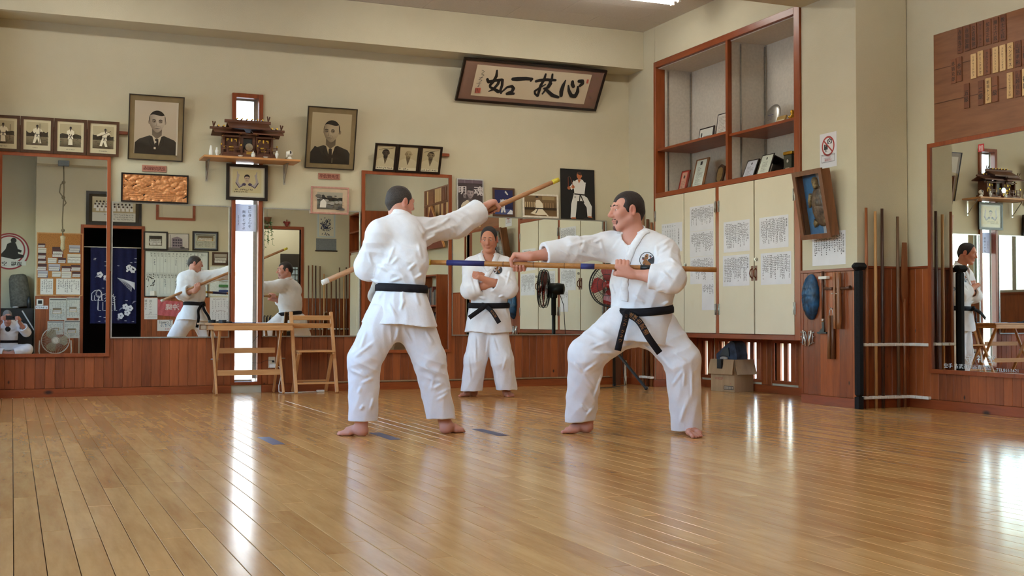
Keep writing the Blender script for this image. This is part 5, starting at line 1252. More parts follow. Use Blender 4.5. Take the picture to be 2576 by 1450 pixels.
T.part('shaft', MB().tube([(0, 0, 0), (0, 0, zm)], [.013, .014], 12), OARW); T.part('blade', MB().prism([(-.016, zm-.03), (.016, zm-.03), (.032, zm+.03), (.03, zm+.2), (.022, zt), (-.014, zt), (-.03, zm+.2), (-.034, zm+.03)], -.009, .009), OARW)
for z0, nm in ((onY(2200, 868, YS).z, 'upper'), (onY(2200, 1001, YS).z, 'lower')):
    T = Thing('staff_rack', nm+' white rack strip holding the staffs on the pillar end', 'rack', (6.7, 7.933, z0))
    for i in range(6):
        xx = onY(2170+i*19, 868, YS).x; T.part('clip', MB().box(xx, xx+.076, 7.885, 7.9335, z0-.012, z0+.014, None, .005), WHITE_PL, None, True)
    T = Thing('staff_rack', nm+' short empty white rack strip beside the right-hand mirror', 'rack', (WALL_R, 7.8, z0))
    for i in range(3): T.part('clip', MB().box(WALL_R-.05, WALL_R-.0115, 7.90-i*.078-.074, 7.90-i*.078, z0-.012, z0+.014, None, .005), WHITE_PL, None, True)
# staffs in front of the big mirror are seen in it as reflections only

# ================================================================ right wall: mirror, board of name tallies
TM = mirror('huge mirror on the right wall with white shop lettering along its foot', 7.672, 5.2, .297, 2.188, .034, .03, PINE_V, 'right', WALL_R-.0112)
A = Art(1.0, 1.9); W_ = (214, 222, 224)
def mz(u, v): p = onX(u, v, WALL_R-.03); return (7.672-.034-p.y)/1.0, (p.z-.297)/1.9
for ch, u, v in (('守', 2427, 913), ('礼', 2457, 913), ('堂', 2484, 914)): x, y = mz(u, v); A.k += 1; A.ch(ch, x, y, .062, W_, 1.3, bold=.02)
x, y = mz(2374, 926); A.text('空手 古武道用品専門店', x, y, .040, W_, 1.25)
x, y = mz(2506, 936); A.text('TEL861-5621', x, y, .034, W_, 1.2)
put('lettering', A.mesh('lettering'), PRINT, TM.o, Matrix.Translation((.034, -.0187, 0)))
p_ = onX(2461, 383, WALL_R-.03); A = Art(.06, .06); A.k = 1; A.rect(0, 0, 1, 1, (196, 40, 44)); A.ch('贈', .08, .05, .05, (226, 220, 216)); put('seal_mark', A.mesh('seal_mark'), PRINT, TM.o, Matrix.Translation((7.672-p_.y, -.0187, p_.z-.297)))
BOARDM = wood('tally_board', (96, 58, 36), (140, 92, 60), 'y', .45, 7)
T = Thing('name_board', 'large brown wooden board on the right wall that carries the name tallies', 'board', (WALL_R, 5.4, 2.19))
T.part('board', MB().box(WALL_R-.018, WALL_R-.0005, 3.0, 7.612, 2.192, 3.085, None, .002), BOARDM, None, True)
for z in (2.515, 2.795): T.part('ledge', MB().box(WALL_R-.024, WALL_R-.0185, 3.0, 7.60, z-.004, z), BOARDM, None, True)
TAL_D = wood('tally_dark', (100, 56, 34), (138, 84, 52), 'z', .5, 12); TAL_L = wood('tally_pale', (196, 158, 104), (222, 188, 136), 'z', .5, 12)
Z4 = lambda a, b: (2300+a/3.625, b/3.625)
tall = [(420, 250, 487, 0, '赤嶺克二'), (485, 235, 465, 0, '赤嶺知蔵'), (545, 215, 445, 0, '又吉裕弥'), (607, 195, 425, 0, 'マリーモルト'), (675, 180, 408, 0, '知念正敏'), (745, 160, 390, 0, '練士六段'), (812, 135, 370, 0, '教士七段'),
        (360, 540, 762, 0, '赤嶺克郎'), (412, 520, 745, 0, '参段'), (543, 492, 718, 1, 'リチャードロス'), (605, 465, 695, 1, 'ドミニククマ'), (668, 450, 683, 0, 'ホルフアマル'), (742, 430, 665, 1, 'ラルストスペンス'), (808, 410, 648, 1, 'カルロマンジオネ'), (878, 390, 628, 1, 'ペンイヤス'), (948, 372, 610, 0, '山城孝裕'), (1015, 352, 590, 0, '弐段'),
        (480, 762, 988, 0, '五級'), (610, 735, 960, 0, '二級'), (677, 712, 942, 1, '新垣トシ子'), (738, 698, 930, 0, '一級'), (874, 662, 898, 1, 'ラビットマレロ'), (948, 645, 885, 0, '山越貞治'), (1015, 625, 870, 1, '初段')]
ORD = ['first', 'second', 'third', 'fourth', 'fifth', 'sixth', 'seventh', 'eighth', 'ninth', 'tenth']
for q_, (a, t0, t1, pale, tx) in enumerate(tall):
    rw = 0 if q_ < 7 else 1 if q_ < 17 else 2; nth = q_-(0, 7, 17)[rw]
    p0, p1 = onX(*Z4(a, t0), WALL_R-.02), onX(*Z4(a, t1), WALL_R-.02); wd_ = .058; hh = p0.z-p1.z
    T = Thing('name_tally', '%s wooden name tally, %s of the %s row from the pillar end of the board' % ('pale' if pale else 'dark', ORD[nth], ('top', 'middle', 'bottom')[rw]), 'name tally', hang((WALL_R-.0186, p0.y+wd_/2, p1.z), 'right'), 'name tallies on the wooden board')
    T.part('tally', MB().box(0, wd_, -.008, -.0003, 0, hh, None, .0015), TAL_L if pale else TAL_D)
    A = Art(wd_, hh); n = len(tx); sz = min(.048, hh*.84/n/1.06); A.column(tx, .5-sz*.5/wd_, .5+n*sz*.53/hh, sz, (36, 26, 22), 1.0, 1.06, .015)
    put('lettering', A.mesh('lettering'), PRINT, T.o, Matrix.Translation((0, -.0083, 0)))
# the rest of the board, seen in the wooden mirror of the back wall
rr = random.Random(31); kk = 0
for r_, z in enumerate((2.82, 2.53, 2.225)):
    y = 5.9
    while y > 3.15:
        if rr.random() < .9:
            pl_ = rr.random() < .45; rn = ('top', 'middle', 'bottom')[r_]; cw_ = 'pale' if pl_ else 'dark'
            o = solo('name_tally', MB().box(WALL_R-.0266, WALL_R-.0189, y-.074, y, z, z+.24, None, .0015), TAL_L if pl_ else TAL_D, '%s wooden tally in the %s row towards the far end of the board' % (cw_, rn), 'name tally', '%s tallies of the far end, %s row' % (cw_, rn))
        y -= .088

# ================================================================ far corner: sticks, fan, carton
def clipstick(u, vt, vb, r, mat, label, dx=.03):
    p0, p1 = onX(u, vt, COLX-dx), onX(u, vb, COLX-dx)
    return solo('wooden_staff', MB().tube([(p0.x, p0.y, p0.z), (p0.x, p0.y, .002)], [r*.9, r], 12), mat, label, 'staff')
p = onX(1617.5, 530, COLX-.03); T = Thing('wooden_staff', 'brown staff with blue taped tip on the corner column', 'staff', (p.x, p.y, .002))
T.part('shaft', MB().tube([(p.x, p.y, p.z), (p.x, p.y, .002)], [.0144, .016], 12), wood('staff_tape', (120, 82, 54), (150, 108, 76), 'z', .5, 12), None, True); T.part('tape_tip', MB().tube([(p.x, p.y, p.z+.0005), (p.x, p.y, p.z+.05)], .0152, 12), plain('blue_tape', (44, 88, 150), .5), None, True)
s2 = clipstick(1629, 552, 970, .018, MATS['tool_wood_dark'], 'thick dark staff in the rack on the corner column'); s3 = clipstick(1639, 560, 970, .015, MATS['tool_wood'], 'mid brown staff in the rack on the corner column, nearer the cupboard')
z0 = onX(1625, 949, COLX-.02).z; T = Thing('staff_rack', 'white rack strip at the foot of the corner column', 'rack', (COLX, 11.5, z0))
for i in range(3): yy_ = onX(1615+i*10.5, 949, COLX-.03).y; T.part('clip', MB().box(COLX-.06, COLX-.0111, yy_-.056, yy_+.02, z0-.012, z0+.014, None, .005), WHITE_PL, None, True)
# white pole and a plank leaning in the corner
solo('white_pole', MB().tube([(6.36, 11.80, .002), (6.36, 11.80, .10), (6.36, 11.80, .101), (6.36, 11.80, .24), (6.36, 11.80, .241), (6.36, 11.80, .27)], [.018, .018, .012, .012, .016, .016], 12), plain('off_white_pole', (206, 196, 174), .4), 'short off-white pole standing in the far corner', 'pole')
solo('leaning_plank', MB().prism([(6.20, .0), (6.29, .0), (6.30, .30), (6.32, .34), (6.32, 1.84), (6.23, 1.84), (6.20, 1.6)], 11.78, 11.805), MATS['tool_wood_dark'], 'dark wooden paddle leaning in the far corner beside the long mirror', 'paddle')

# carton with a bag in it
bl, bc, br = [onZ(*q)-Vector((.085, .0, 0)) for q in ((1806.5, 982.5), (1865.7, 987.3), (1923, 986))]
ex = (bl-bc); ex.z = 0; BLn = ex.length; ex.normalize(); ey = Vector((ex.y, -ex.x, 0)); ey = ey if ey.dot(br-bc) > 0 else -ey; BRn = min(.25, (br-bc).dot(ey))
Mb = Matrix(((ex.x, ey.x, 0, bc.x), (ex.y, ey.y, 0, bc.y), (0, 0, 1, 0), (0, 0, 0, 1)))
T = Thing('cardboard_carton', 'open cardboard carton with red lettering on the floor under the cupboard', 'carton', Mb)
zt = (987.3-905)/2981.5*onZ(1865, 987).dot(fw_)*.99
T.part('side', MB().box(0, BLn, 0, .005, 0.001, zt), CARD); T.part('side', MB().box(0, BLn, BRn-.005, BRn, 0.001, zt), CARD); T.part('side', MB().box(0, .005, .005, BRn-.005, 0.001, zt), CARD); T.part('side', MB().box(BLn-.005, BLn, .005, BRn-.005, 0.001, zt), CARD); T.part('bottom', MB().box(.005, BLn-.005, .005, BRn-.005, 0.001, .006), CARD)
fh = zt*.46
T.part('flap', MB().add([(0, -.002, zt), (BLn, -.002, zt), (BLn+.008, -.035, zt-fh), (-.008, -.035, zt-fh), (0, -.007, zt), (BLn, -.007, zt), (BLn+.008, -.040, zt-fh), (-.008, -.040, zt-fh)], [(0, 1, 2, 3), (7, 6, 5, 4), (0, 4, 5, 1), (1, 5, 6, 2), (2, 6, 7, 3), (3, 7, 4, 0)]), CARD)
T.part('flap', MB().add([(-.002, 0, zt), (-.002, BRn, zt), (-.045, BRn+.005, zt-fh), (-.045, -.005, zt-fh), (-.007, 0, zt), (-.007, BRn, zt), (-.05, BRn+.005, zt-fh), (-.05, -.005, zt-fh)], [(0, 1, 2, 3), (7, 6, 5, 4), (0, 4, 5, 1), (1, 5, 6, 2), (2, 6, 7, 3), (3, 7, 4, 0)]), CARD)
# printing on the side that faces the room: seen from outside, left is +ex
A = Art(BLn, zt*.54); A.k = 1; A.text('バニラココア', .18, .66, .030, (186, 60, 58), .72, .03); A.text('12', .82, .42, .022, (186, 60, 58), .7)
A.rect(.56, .12, .96, .34, (50, 46, 44)); A.rect(.58, .15, .94, .31, (206, 186, 160))
for i in range(14): A.rect(.60+i*.024, .16, .60+i*.024+rnd.choice((.006, .012)), .30, (46, 42, 40))
put('lettering', A.mesh('lettering', Matrix(((-1, 0, 0, BLn), (0, 1, 0, 0), (0, 0, 1, 0), (0, 0, 0, 1)))), PRINT, T.o, Matrix.Translation((0, -.001, 0)))
T.part('black_tape', MB().box(BLn*.42, BLn*.60, -.044, -.018, zt-fh*.62, zt+.004), BLACK_PL)
BAG = plain('slate_bag', (58, 66, 82), .7, 0, .3, .2, 20, .4)
bg = MB().prism([(.02, zt*.5), (BLn*.9, zt*.5), (BLn*.93, zt+.05), (BLn*.72, zt+.10), (BLn*.30, zt+.19), (BLn*.16, zt+.17), (.02, zt+.05)], .05, BRn-.06, Mb)
T = Thing('sports_bag', 'slate grey bag sticking out of the cardboard carton', 'bag', Mb @ Matrix.Translation((BLn/2, BRn/2, zt*.5)))
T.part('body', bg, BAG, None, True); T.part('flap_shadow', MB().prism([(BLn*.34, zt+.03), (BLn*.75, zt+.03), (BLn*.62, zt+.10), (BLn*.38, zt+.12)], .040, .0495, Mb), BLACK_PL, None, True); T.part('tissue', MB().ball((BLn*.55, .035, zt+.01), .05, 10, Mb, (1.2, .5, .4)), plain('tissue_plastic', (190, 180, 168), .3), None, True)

# floor tapes
TAPE = plain('navy_floor_tape', (40, 46, 92), .35, 0, .5, .15, 30)
for a, lb in (((645, 1101), 'navy tape mark on the floor in the light of the slit window'), ((925, 1090), 'navy tape mark on the floor beside the foot of the man seen from behind'), ((1185, 1081), 'navy tape mark on the floor between the two fighters')):
    p = onZ(*a); solo('floor_tape', MB().box(p.x+.005, p.x+.08, p.y-.47, p.y, .0003, .0009), TAPE if '925' not in str(a) else TAPE, lb, 'tape')

# pedestal fan beside the long mirror, facing along the wall
FX, FY, FZ = 5.86, 11.12, 1.12
FANB = plain('fan_black', (34, 37, 38), .45, 0, .4, .08)
T = Thing('pedestal_fan', 'black pedestal fan with red blades on a tripod stand before the long mirror', 'fan', (FX, FY, 0))
T.part('pole', MB().tube([(0, 0, .36), (0, 0, .78)], .022, 14).tube([(0, 0, .7801), (0, 0, 1.0)], .03, 14), FANB)
for a in (R(-62), R(62), R(178)):
    lg = T.part('leg', MB().bar((.02*math.cos(a), .02*math.sin(a), .40), (.40*math.cos(a), .40*math.sin(a), .02), .03, .018, (0, 0, 1)), FANB); T.part('foot', MB().ball((.40*math.cos(a), .40*math.sin(a), .022), .022, 10), BLACK_PL, lg)
T.part('hub', MB().lathe([(.03, .36), (.05, .38), (.05, .44), (.03, .46)], n=16), FANB)
ax = Vector((-.80, -.60, .02)).normalized()     # blowing direction
Mx = Matrix.Translation((0, 0, 1.09)) @ ax.to_track_quat('Z', 'Y').to_matrix().to_4x4()
T.part('motor', MB().lathe([(.03, -.13), (.062, -.12), (.07, -.05), (.066, .05), (.04, .06)], (0, 0, 0), 20, Mx), FANB)
T.part('tilt_bracket', MB().box(-.035, .035, -.035, .035, .98, 1.06, None, .008), FANB)
FR_ = .225; m = MB()
for rr_, z in ((FR_, .12), (FR_*.97, .15), (FR_*.97, .09), (FR_*.5, .175), (FR_*.5, .065), (.05, .18), (.05, .06)): m.tube([(rr_*math.cos(2*math.pi*k/40), rr_*math.sin(2*math.pi*k/40), z) for k in range(40)], .0032 if rr_ < FR_*.96 else .0055, 6, Mx, True, True)
T.part('guard_ring', m, FANB)
m = MB()
for k in range(48):
    a = 2*math.pi*k/48; c_, s_ = math.cos(a), math.sin(a)
    for sg in (-1, 1): m.tube([(.05*c_, .05*s_, .12+sg*.06), (FR_*.55*c_, FR_*.55*s_, .12+sg*.055), (FR_*.85*c_, FR_*.85*s_, .12+sg*.038), (FR_*c_, FR_*s_, .12)], .0014, 4, Mx, False)
o = T.part('guard_wire', m, FANB); o['kind'] = 'stuff'
REDB = plain('fan_red', (150, 36, 34), .3)
for k in range(4):
    a = k*math.pi/2; c_, s_ = math.cos(a), math.sin(a); pts = []
    for (rr_, w_, z_) in ((.03, .02, .02), (.08, .055, .022), (.15, .085, .026), (.19, .07, .026), (.205, .03, .02)):
        for sg in (-1, 1): pts.append((rr_*c_-sg*w_*s_, rr_*s_+sg*w_*c_, .12+sg*z_))
    T.part('blade', MB().add(pts, [(2*i, 2*i+1, 2*i+3, 2*i+2) for i in range(4)], Mx), REDB)
T.part('spinner', MB().lathe([(.035, .10), (.035, .13), (.02, .145), (0, .148)], (0, 0, 0), 16, Mx), REDB)
T.part('power_cord', MB().tube([(.05, .04, 1.05), (.10, .06, .9), (.12, .06, .6), (.16, .10, .2), (.2, .12, .03), (.1, .2, .005), (-.2, .15, .005), (-.5, .05, .005)], .004, 6), BLACK_PL)
# ================================================================ the wall behind the photographer (seen in the mirrors)
FW = WALL_F+.001
def fr_rect(x0, y0, x1, y1, at=FW):
    """outline given in mirror pixels -> matrix on the front wall (its own left = mirror right)"""
    a, b = mirY(x0, y1, at), mirY(x1, y1, at); t0, t1 = mirY(x0, y0, at), mirY(x1, y0, at)
    xa, xb = (a.x+t0.x)/2, (b.x+t1.x)/2; z0, z1 = (a.z+b.z)/2, (t0.z+t1.z)/2
    return hang((xb, at, z0), 'front'), xb-xa, z1-z0
def group_art(rows=2, seed=1, low=.0, bg=(176, 150, 104), wall=(226, 216, 190)):
    def f(A):
        rr = random.Random(seed); A.rect(0, 0, 1, 1, bg, wall)
        if low: A.rect(0, 0, 1, low, (226, 224, 222)); A.marks(.05, .05, .95, low*.9, (110, 110, 120), .06*A.h, False, .8, seed)
        for r in range(rows):
            n = 11-r; y = low+.06+(.86-low)*(rows-1-r)/rows*.62
            for i in range(n):
                x = .06+.88*(i+.5*(r % 2))/n; h_ = (.9-low)*.42
                A.shape([(x, y), (x+.075, y), (x+.065, y+h_*.65), (x+.01, y+h_*.65)], (232, 230, 226)); A.oval(x+.0375, y+h_*.78, .022, .022*A.w/A.h*1.2, (120, 90, 70), 8); A.oval(x+.0375, y+h_*.84, .022, .014*A.w/A.h*1.2, (34, 28, 28), 8)
    return f
# door casings
for nm, (x0, x1, zt) in (('door_1', (dA0, dA1, dAz)), ('door_2', (dB0, dB1, dBz))):
    D_ = Thing(nm, None, None, ((x0+x1)/2, WALL_F, 0), None, 'structure')
    for a, b in ((x0-.06, x0), (x1, x1+.06)): D_.part('jamb', MB().box(a, b, WALL_F-T_-.01, WALL_F+.02, 0, zt+.06, None, .003), PINE_V, None, True)
    D_.part('head', MB().box(x0, x1, WALL_F-T_-.01, WALL_F+.02, zt, zt+.06, None, .003), PINE_H, None, True)
# dark room behind door 1 and lit entrance hall behind door 2
BLK = plain('dark_room_wall', (38, 36, 36), .9, 0, .1)  # the unlit room's darkness is put into its wall colour
HALLX0, HALLX1, HY = dB0-.5, dB1+.75, WALL_F-2.0
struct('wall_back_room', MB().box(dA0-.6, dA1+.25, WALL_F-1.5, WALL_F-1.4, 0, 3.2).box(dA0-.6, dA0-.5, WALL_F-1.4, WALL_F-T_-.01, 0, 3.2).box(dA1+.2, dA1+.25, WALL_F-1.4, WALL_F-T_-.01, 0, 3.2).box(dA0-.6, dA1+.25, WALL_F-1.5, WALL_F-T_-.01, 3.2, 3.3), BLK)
struct('wall_hall_end', MB().box(HALLX0, HALLX1, HY-.1, HY, 0, 3.2), PLAST); struct('wall_hall_left', MB().box(HALLX0-.1, HALLX0, HY-.1, WALL_F-T_-.01, 0, 3.2), PLAST); struct('wall_hall_right', MB().box(HALLX1, HALLX1+.1, HY-.1, WALL_F-T_-.01, 0, 3.2), PLAST); struct('ceiling_hall', MB().box(HALLX0-.1, HALLX1+.1, HY-.1, WALL_F-T_-.01, 3.2, 3.3), PLAST)
hl = bpy.data.lights.new('hall_lamp', 'POINT'); hl.energy = 7; hl.shadow_soft_size = .12; ho = bpy.data.objects.new('hall_lamp', hl); COL.objects.link(ho); ho.location = ((HALLX0+HALLX1)/2+.2, HY+.9, 2.9)
T = Thing('hall_ceiling_lamp', 'round lamp on the ceiling of the entrance hall', 'lamp', ((HALLX0+HALLX1)/2+.2, HY+.9, 3.1)); T.part('shade', MB().lathe([(.02, .0), (.12, .03), (.14, .08), (.1, .0995)], n=20), WHITE_PL)
# dark front door with lattice window
dx0, dx1 = mirY(704, 640, HY).x, mirY(753, 640, HY).x
T = Thing('front_door', 'dark front door with a barred pane at the end of the entrance hall', 'door', ((dx0+dx1)/2, HY, 0))
T.part('leaf', MB().box(dx0, dx1, HY+.001, HY+.05, 0.001, 2.2, None, .005), plain('dark_door', (44, 36, 32), .5), None, True)
gl = T.part('pane', MB().box(dx0+.12, dx1-.06, HY+.051, HY+.054, 1.1, 1.9), plain('daylit_pane', (180, 200, 214), .2), None, True)
m = MB()
for i in range(7): m.box(dx0+.12, dx1-.06, HY+.0545, HY+.066, 1.12+i*.12, 1.135+i*.12)
for i in range(3): m.box(dx0+.2+i*.12, dx0+.212+i*.12, HY+.067, HY+.075, 1.1, 1.9)
T.part('bar', m, BLACK_PL, gl, True)
# dyed shop curtain with wave, lion dog and hibiscus
x0, x1 = mirY(227, 700, FW-.04).x, mirY(343, 700, FW-.04).x; z1, z0 = mirY(300, 624, FW).z, mirY(300, 814, FW).z
NAVY = plain('indigo_cloth', (24, 26, 62), .8, 0, .2, .1, 20)
T = Thing('indigo_door_curtain', 'indigo split curtain with white wave, lion dog and hibiscus prints in the doorway', 'curtain', hang((x1, FW-.045, z0), 'front'))
cw, chh = x1-x0, z1-z0
def cloth(xa, xb):
    m = MB(); m.smooth = True; n, k = 16, 8; vs = []
    for j in range(k+1):
        for i in range(n+1): vs.append((xa+(xb-xa)*i/n, .012*math.sin(i*1.1+xa*9)*(1-.5*j/k), chh*j/k))
    m.add(vs, [(j*(n+1)+i, j*(n+1)+i+1, (j+1)*(n+1)+i+1, (j+1)*(n+1)+i) for j in range(k) for i in range(n)]); return m
T.part('cloth_panel', cloth(0, cw*.495), NAVY); T.part('cloth_panel', cloth(cw*.505, cw), NAVY)
A = Art(cw, chh); WH = (212, 214, 226); rr = random.Random(9)
def fx(x): return 1-x
for k in range(16): A.line([(fx(.58+.02*k), .60-.012*k), (fx(.72+.012*k), .58-.006*k), (fx(.96), .54-.006*k)], .008, WH)
for k in range(30): a = rr.uniform(0, 3.0); r_ = rr.uniform(.05, .17); A.oval(fx(.84+r_*math.cos(a)*.9), .68+r_*math.sin(a)*.55, .022, .022*cw/chh, WH, 8)
for (hx, hy) in ((.2, .64), (.34, .60), (.76, .22), (.66, .10), (.80, .14), (.86, .20)):
    for k in range(5): a = 2*math.pi*k/5; A.oval(fx(hx+.04*math.cos(a)), hy+.04*math.sin(a)*cw/chh, .032, .032*cw/chh, WH, 10)
    A.oval(fx(hx), hy, .015, .015*cw/chh, (60, 60, 100), 8)
for (hx, hy) in ((.1, .60), (.28, .56), (.62, .17), (.9, .26)): A.line([(fx(hx), hy), (fx(hx+.05), hy+.03), (fx(hx+.1), hy+.035)], .03, (120, 124, 150), [.005, .035, .004])
for k in range(24): x, y = rr.uniform(.04, .95), rr.choice((rr.uniform(.74, .86), rr.uniform(.3, .5), rr.uniform(.02, .1))); A.line([(fx(x), y), (fx(x+.05), y)], .012, WH, [.004, .014])
for (lx, ly, s_) in ((.32, .30, 1.0), (.12, .38, .6)):       # lion dogs drawn in white line
    A.line([(fx(lx-.16*s_), ly-.12*s_), (fx(lx-.15*s_), ly+.02*s_), (fx(lx-.05*s_), ly+.08*s_), (fx(lx+.1*s_), ly+.10*s_), (fx(lx+.2*s_), ly+.04*s_), (fx(lx+.22*s_), ly-.12*s_)], .012, WH)
    for q in range(14): a = q*.45; A.line([(fx(lx+.1*s_+.07*s_*math.cos(a)), ly+.02*s_+.06*s_*math.sin(a)), (fx(lx+.1*s_+.12*s_*math.cos(a+.4)), ly+.02*s_+.09*s_*math.sin(a+.4))], .01, WH)
    for q in (-.15, -.05, .1, .2): A.line([(fx(lx+q*s_), ly-.02*s_), (fx(lx+q*s_), ly-.13*s_), (fx(lx+(q+.06)*s_), ly-.13*s_)], .012, WH)
put('dyed_pattern', A.mesh('dyed_pattern'), PRINT, T.o, Matrix.Translation((0, -.014, 0)))
T.part('rod', MB().tube([(-.16, .0, chh+.006), (cw+.16, .0, chh+.006)], .008, 10), WHITE_PL)
# frames
GF = 'frames on the wall with the whiteboard'
M, w, h = fr_rect(216, 484, 355.5, 568); framed('framed_photograph', 'large group photograph with signatures in a dark frame above the curtained doorway', 'picture', M, w, h, .055, BLACK_FR, group_art(3, 5, .36), .03, (.06, .06, .02, .05), (70, 62, 52))
M, w, h = fr_rect(360, 583, 421, 630); framed('framed_photograph', 'team photograph with wide white mount in a black frame above the whiteboard', 'picture', M, w, h, .03, BLACK_FR, group_art(3, 6, 0, (90, 70, 40), (30, 30, 30)), .025, (.08, .08, .06, .06), (222, 220, 214), True)
def house(A):
    A.rect(0, 0, 1, 1, (210, 200, 200), (226, 222, 222)); A.rect(0, 0, 1, .14, (120, 112, 118))
    A.shape([(.28, .12), (.84, .14), (.84, .72), (.56, .84), (.3, .7)], (150, 136, 152))
    for r in range(3):
        for c_ in range(4): A.rect(.33+c_*.12, .22+r*.17, .41+c_*.12, .32+r*.17, (70, 62, 84))
        A.rect(.28, .19+r*.17, .84, .205+r*.17, (190, 180, 190))
    A.rect(.88, .1, .90, .95, (70, 64, 70)); A.oval(.3, .14, .12, .06, (60, 56, 62))
M, w, h = fr_rect(421.5, 588.5, 474, 630.5); framed('framed_photograph', 'violet tinted photograph of a concrete house above the whiteboard', 'picture', M, w, h, .008, DARKWOOD, house, .02, None, None, True)
def news(seed, cols=5, pic=(.12, .52, .88, .86)):
    def f(A):
        A.rect(0, 0, 1, 1, (204, 204, 192)); A.rect(.04, .9, .96, .96, (90, 92, 92)); A.marks(.04, .04, .96, .5, (90, 92, 92), .022, True, .95, seed, .14); A.marks(.04, .5, .96, .88, (110, 112, 110), .022, True, .95, seed+1, .12)
        B = Art(A.w*(pic[2]-pic[0]), A.h*(pic[3]-pic[1])); group_art(2, seed, 0, (196, 160, 80), (120, 110, 100))(B)
        o = len(A.v); z = A.k*.00015; A.v += [(v[0]+A.w*pic[0], v[1]+A.h*pic[1], v[2]+z) for v in B.v]; A.f += [[o+k for k in q] for q in B.f]; A.c += B.c; A.k += B.k
    return f
M, w, h = fr_rect(483, 583, 548, 631.7); framed('framed_clipping', 'framed newspaper page with a team picture, black frame above the whiteboard', 'picture', M, w, h, .032, BLACK_FR, news(3), .025, (.02, .02, .02, .02), (120, 130, 150))
M, w, h = fr_rect(532.6, 635, 574.6, 668); framed('framed_photograph', 'small group photograph in a brown frame beside the whiteboard', 'picture', M, w, h, .04, WALNUT, group_art(2, 8, 0, (70, 40, 40), (200, 190, 180)), .025)
M, w, h = fr_rect(392, 470, 490.6, 555); T = Thing('empty_wooden_frame', 'plain orange wooden frame around an opening high above the whiteboard', 'frame', M)
m = MB()
for a in ([(0, 0), (w, 0), (w-.05, .05), (.05, .05)], [(0, h), (.05, h-.05), (w-.05, h-.05), (w, h)], [(0, 0), (.05, .05), (.05, h-.05), (0, h)], [(w, 0), (w, h), (w-.05, h-.05), (w-.05, .05)]): m.prism(a, -.025, -.001)
T.part('frame', m, PINE_H)
# whiteboard with monthly schedule
M, w, h = fr_rect(362, 632, 523.5, 748); T = Thing('schedule_whiteboard', 'large ruled whiteboard with a month schedule', 'whiteboard', M)
m = MB()
for a in ([(0, 0), (w, 0), (w-.02, .02), (.02, .02)], [(0, h), (.02, h-.02), (w-.02, h-.02), (w, h)], [(0, 0), (.02, .02), (.02, h-.02), (0, h)], [(w, 0), (w, h), (w-.02, h-.02), (w-.02, .02)]): m.prism(a, -.022, -.001)
T.part('frame', m, BLACK_PL); T.part('panel', MB().box(.02, w-.02, -.012, -.002, .02, h-.02), plain('whiteboard_white', (206, 212, 208), .25, 0, .5, .015, 4))
A = Art(w, h); gc = (110, 120, 122); colw = .055
for r, base in ((.52, 1), (.06, 16)):
    A.text('八月' if base == 1 else '月', .035, r+.37, .05, (50, 54, 60))
    for i in range(16):
        d = base+i
        if d > (15 if base == 1 else 31): break
        x = .10+i*colw; A.text(str(d), x+.006, r+.385, .05, (46, 48, 54)); A.k -= 1; A.line([(x, r), (x, r+.44)], .002, gc); A.ch(rnd.choice('月火水木金土日'), x+.008, r+.345, .035, (60, 62, 70))
        if i % 3 == 1: A.marks(x+.01, r+.12, x+.045, r+.33, (90, 96, 120), .03, True, .9, d)
    A.line([(.03, r), (.97, r)], .002, gc); A.line([(.03, r+.44), (.97, r+.44)], .002, gc)
put('lettering', A.mesh('lettering'), PRINT, T.o, Matrix.Translation((0, -.0125, 0)))
m = MB(); rr = random.Random(6)
for i in range(22): m.tube([(w-.04-rr.random()*.16, -.0125, h*.12+rr.random()*h*.4), (w-.04-rr.random()*.0, -.02, 0)][:1]*2, .0, 3) if False else m.ball((w-.05-rr.random()*.16, -.014, h*.15+rr.random()*h*.35), .011, 8, None, (1, .4, 1))
T.part('magnet', m, BLACK_PL); T.part('eraser', MB().box(w-.2, w-.11, -.06, -.0125, .02, .12, None, .008), WHITE_PL); T.part('pen_tray', MB().box(.1, w-.25, -.06, -.0125, .0, .015), ALU)
M, w, h = fr_rect(527, 672, 600, 745); T = Thing('rack_board', 'pale board with green and blue trays beside the whiteboard', 'board', M)
T.part('panel', MB().box(0, w, -.012, -.001, 0, h), plain('pale_board', (204, 210, 206), .5))
for z, c_ in ((.3, (66, 120, 66)), (.12, (44, 60, 110)), (.5, (190, 200, 210))): T.part('tray', MB().box(.05, w*.7, -.06, -.0125, h*z, h*z+.05, None, .004), plain('tray_%d' % int(z*100), c_, .4))
def cal(A):
    A.rect(0, 0, 1, 1, (222, 220, 222))
    for k in (0, 1):
        y = .52-k*.48; A.text(('8', '9')[k], .06, y+.36, .07, (60, 60, 70)); A.marks(.3, y+.38, .9, y+.43, (120, 90, 90), .03, False, 1, k)
        for r in range(5):
            for c_ in range(7):
                A.line([(.05+c_*.13, y+.30-r*.07), (.15+c_*.13, y+.30-r*.07)], .004, (170, 170, 176)); A.marks(.07+c_*.13, y+.31-r*.07, .11+c_*.13, y+.35-r*.07, (176, 60, 60) if c_ == 0 else (70, 70, 80), .022, False, 1, r*7+c_)
M, w, h = fr_rect(527, 749, 583, 810, FW+.0105); sheet('wall_calendar', 'two month wall calendar with date grid', 'calendar', M, w, h, cal)
def signA(A): A.rect(0, 0, 1, 1, (222, 220, 218)); A.column('殴入り一礼', .40, .92, .055, (50, 48, 50)); A.column('靴ぬいで', .74, .92, .05, (50, 48, 50)); A.text('Bow at the door line', .06, .20, .024, (60, 56, 58)); A.text('when you enter', .06, .12, .024, (60, 56, 58)); A.text('and exit the Dojo', .06, .04, .024, (60, 56, 58))
M, w, h = fr_rect(360, 750, 395.5, 803.5, FW+.0105); sheet('etiquette_notice', 'paper notice asking to bow at the door, below the whiteboard', 'notice', M, w, h, signA)
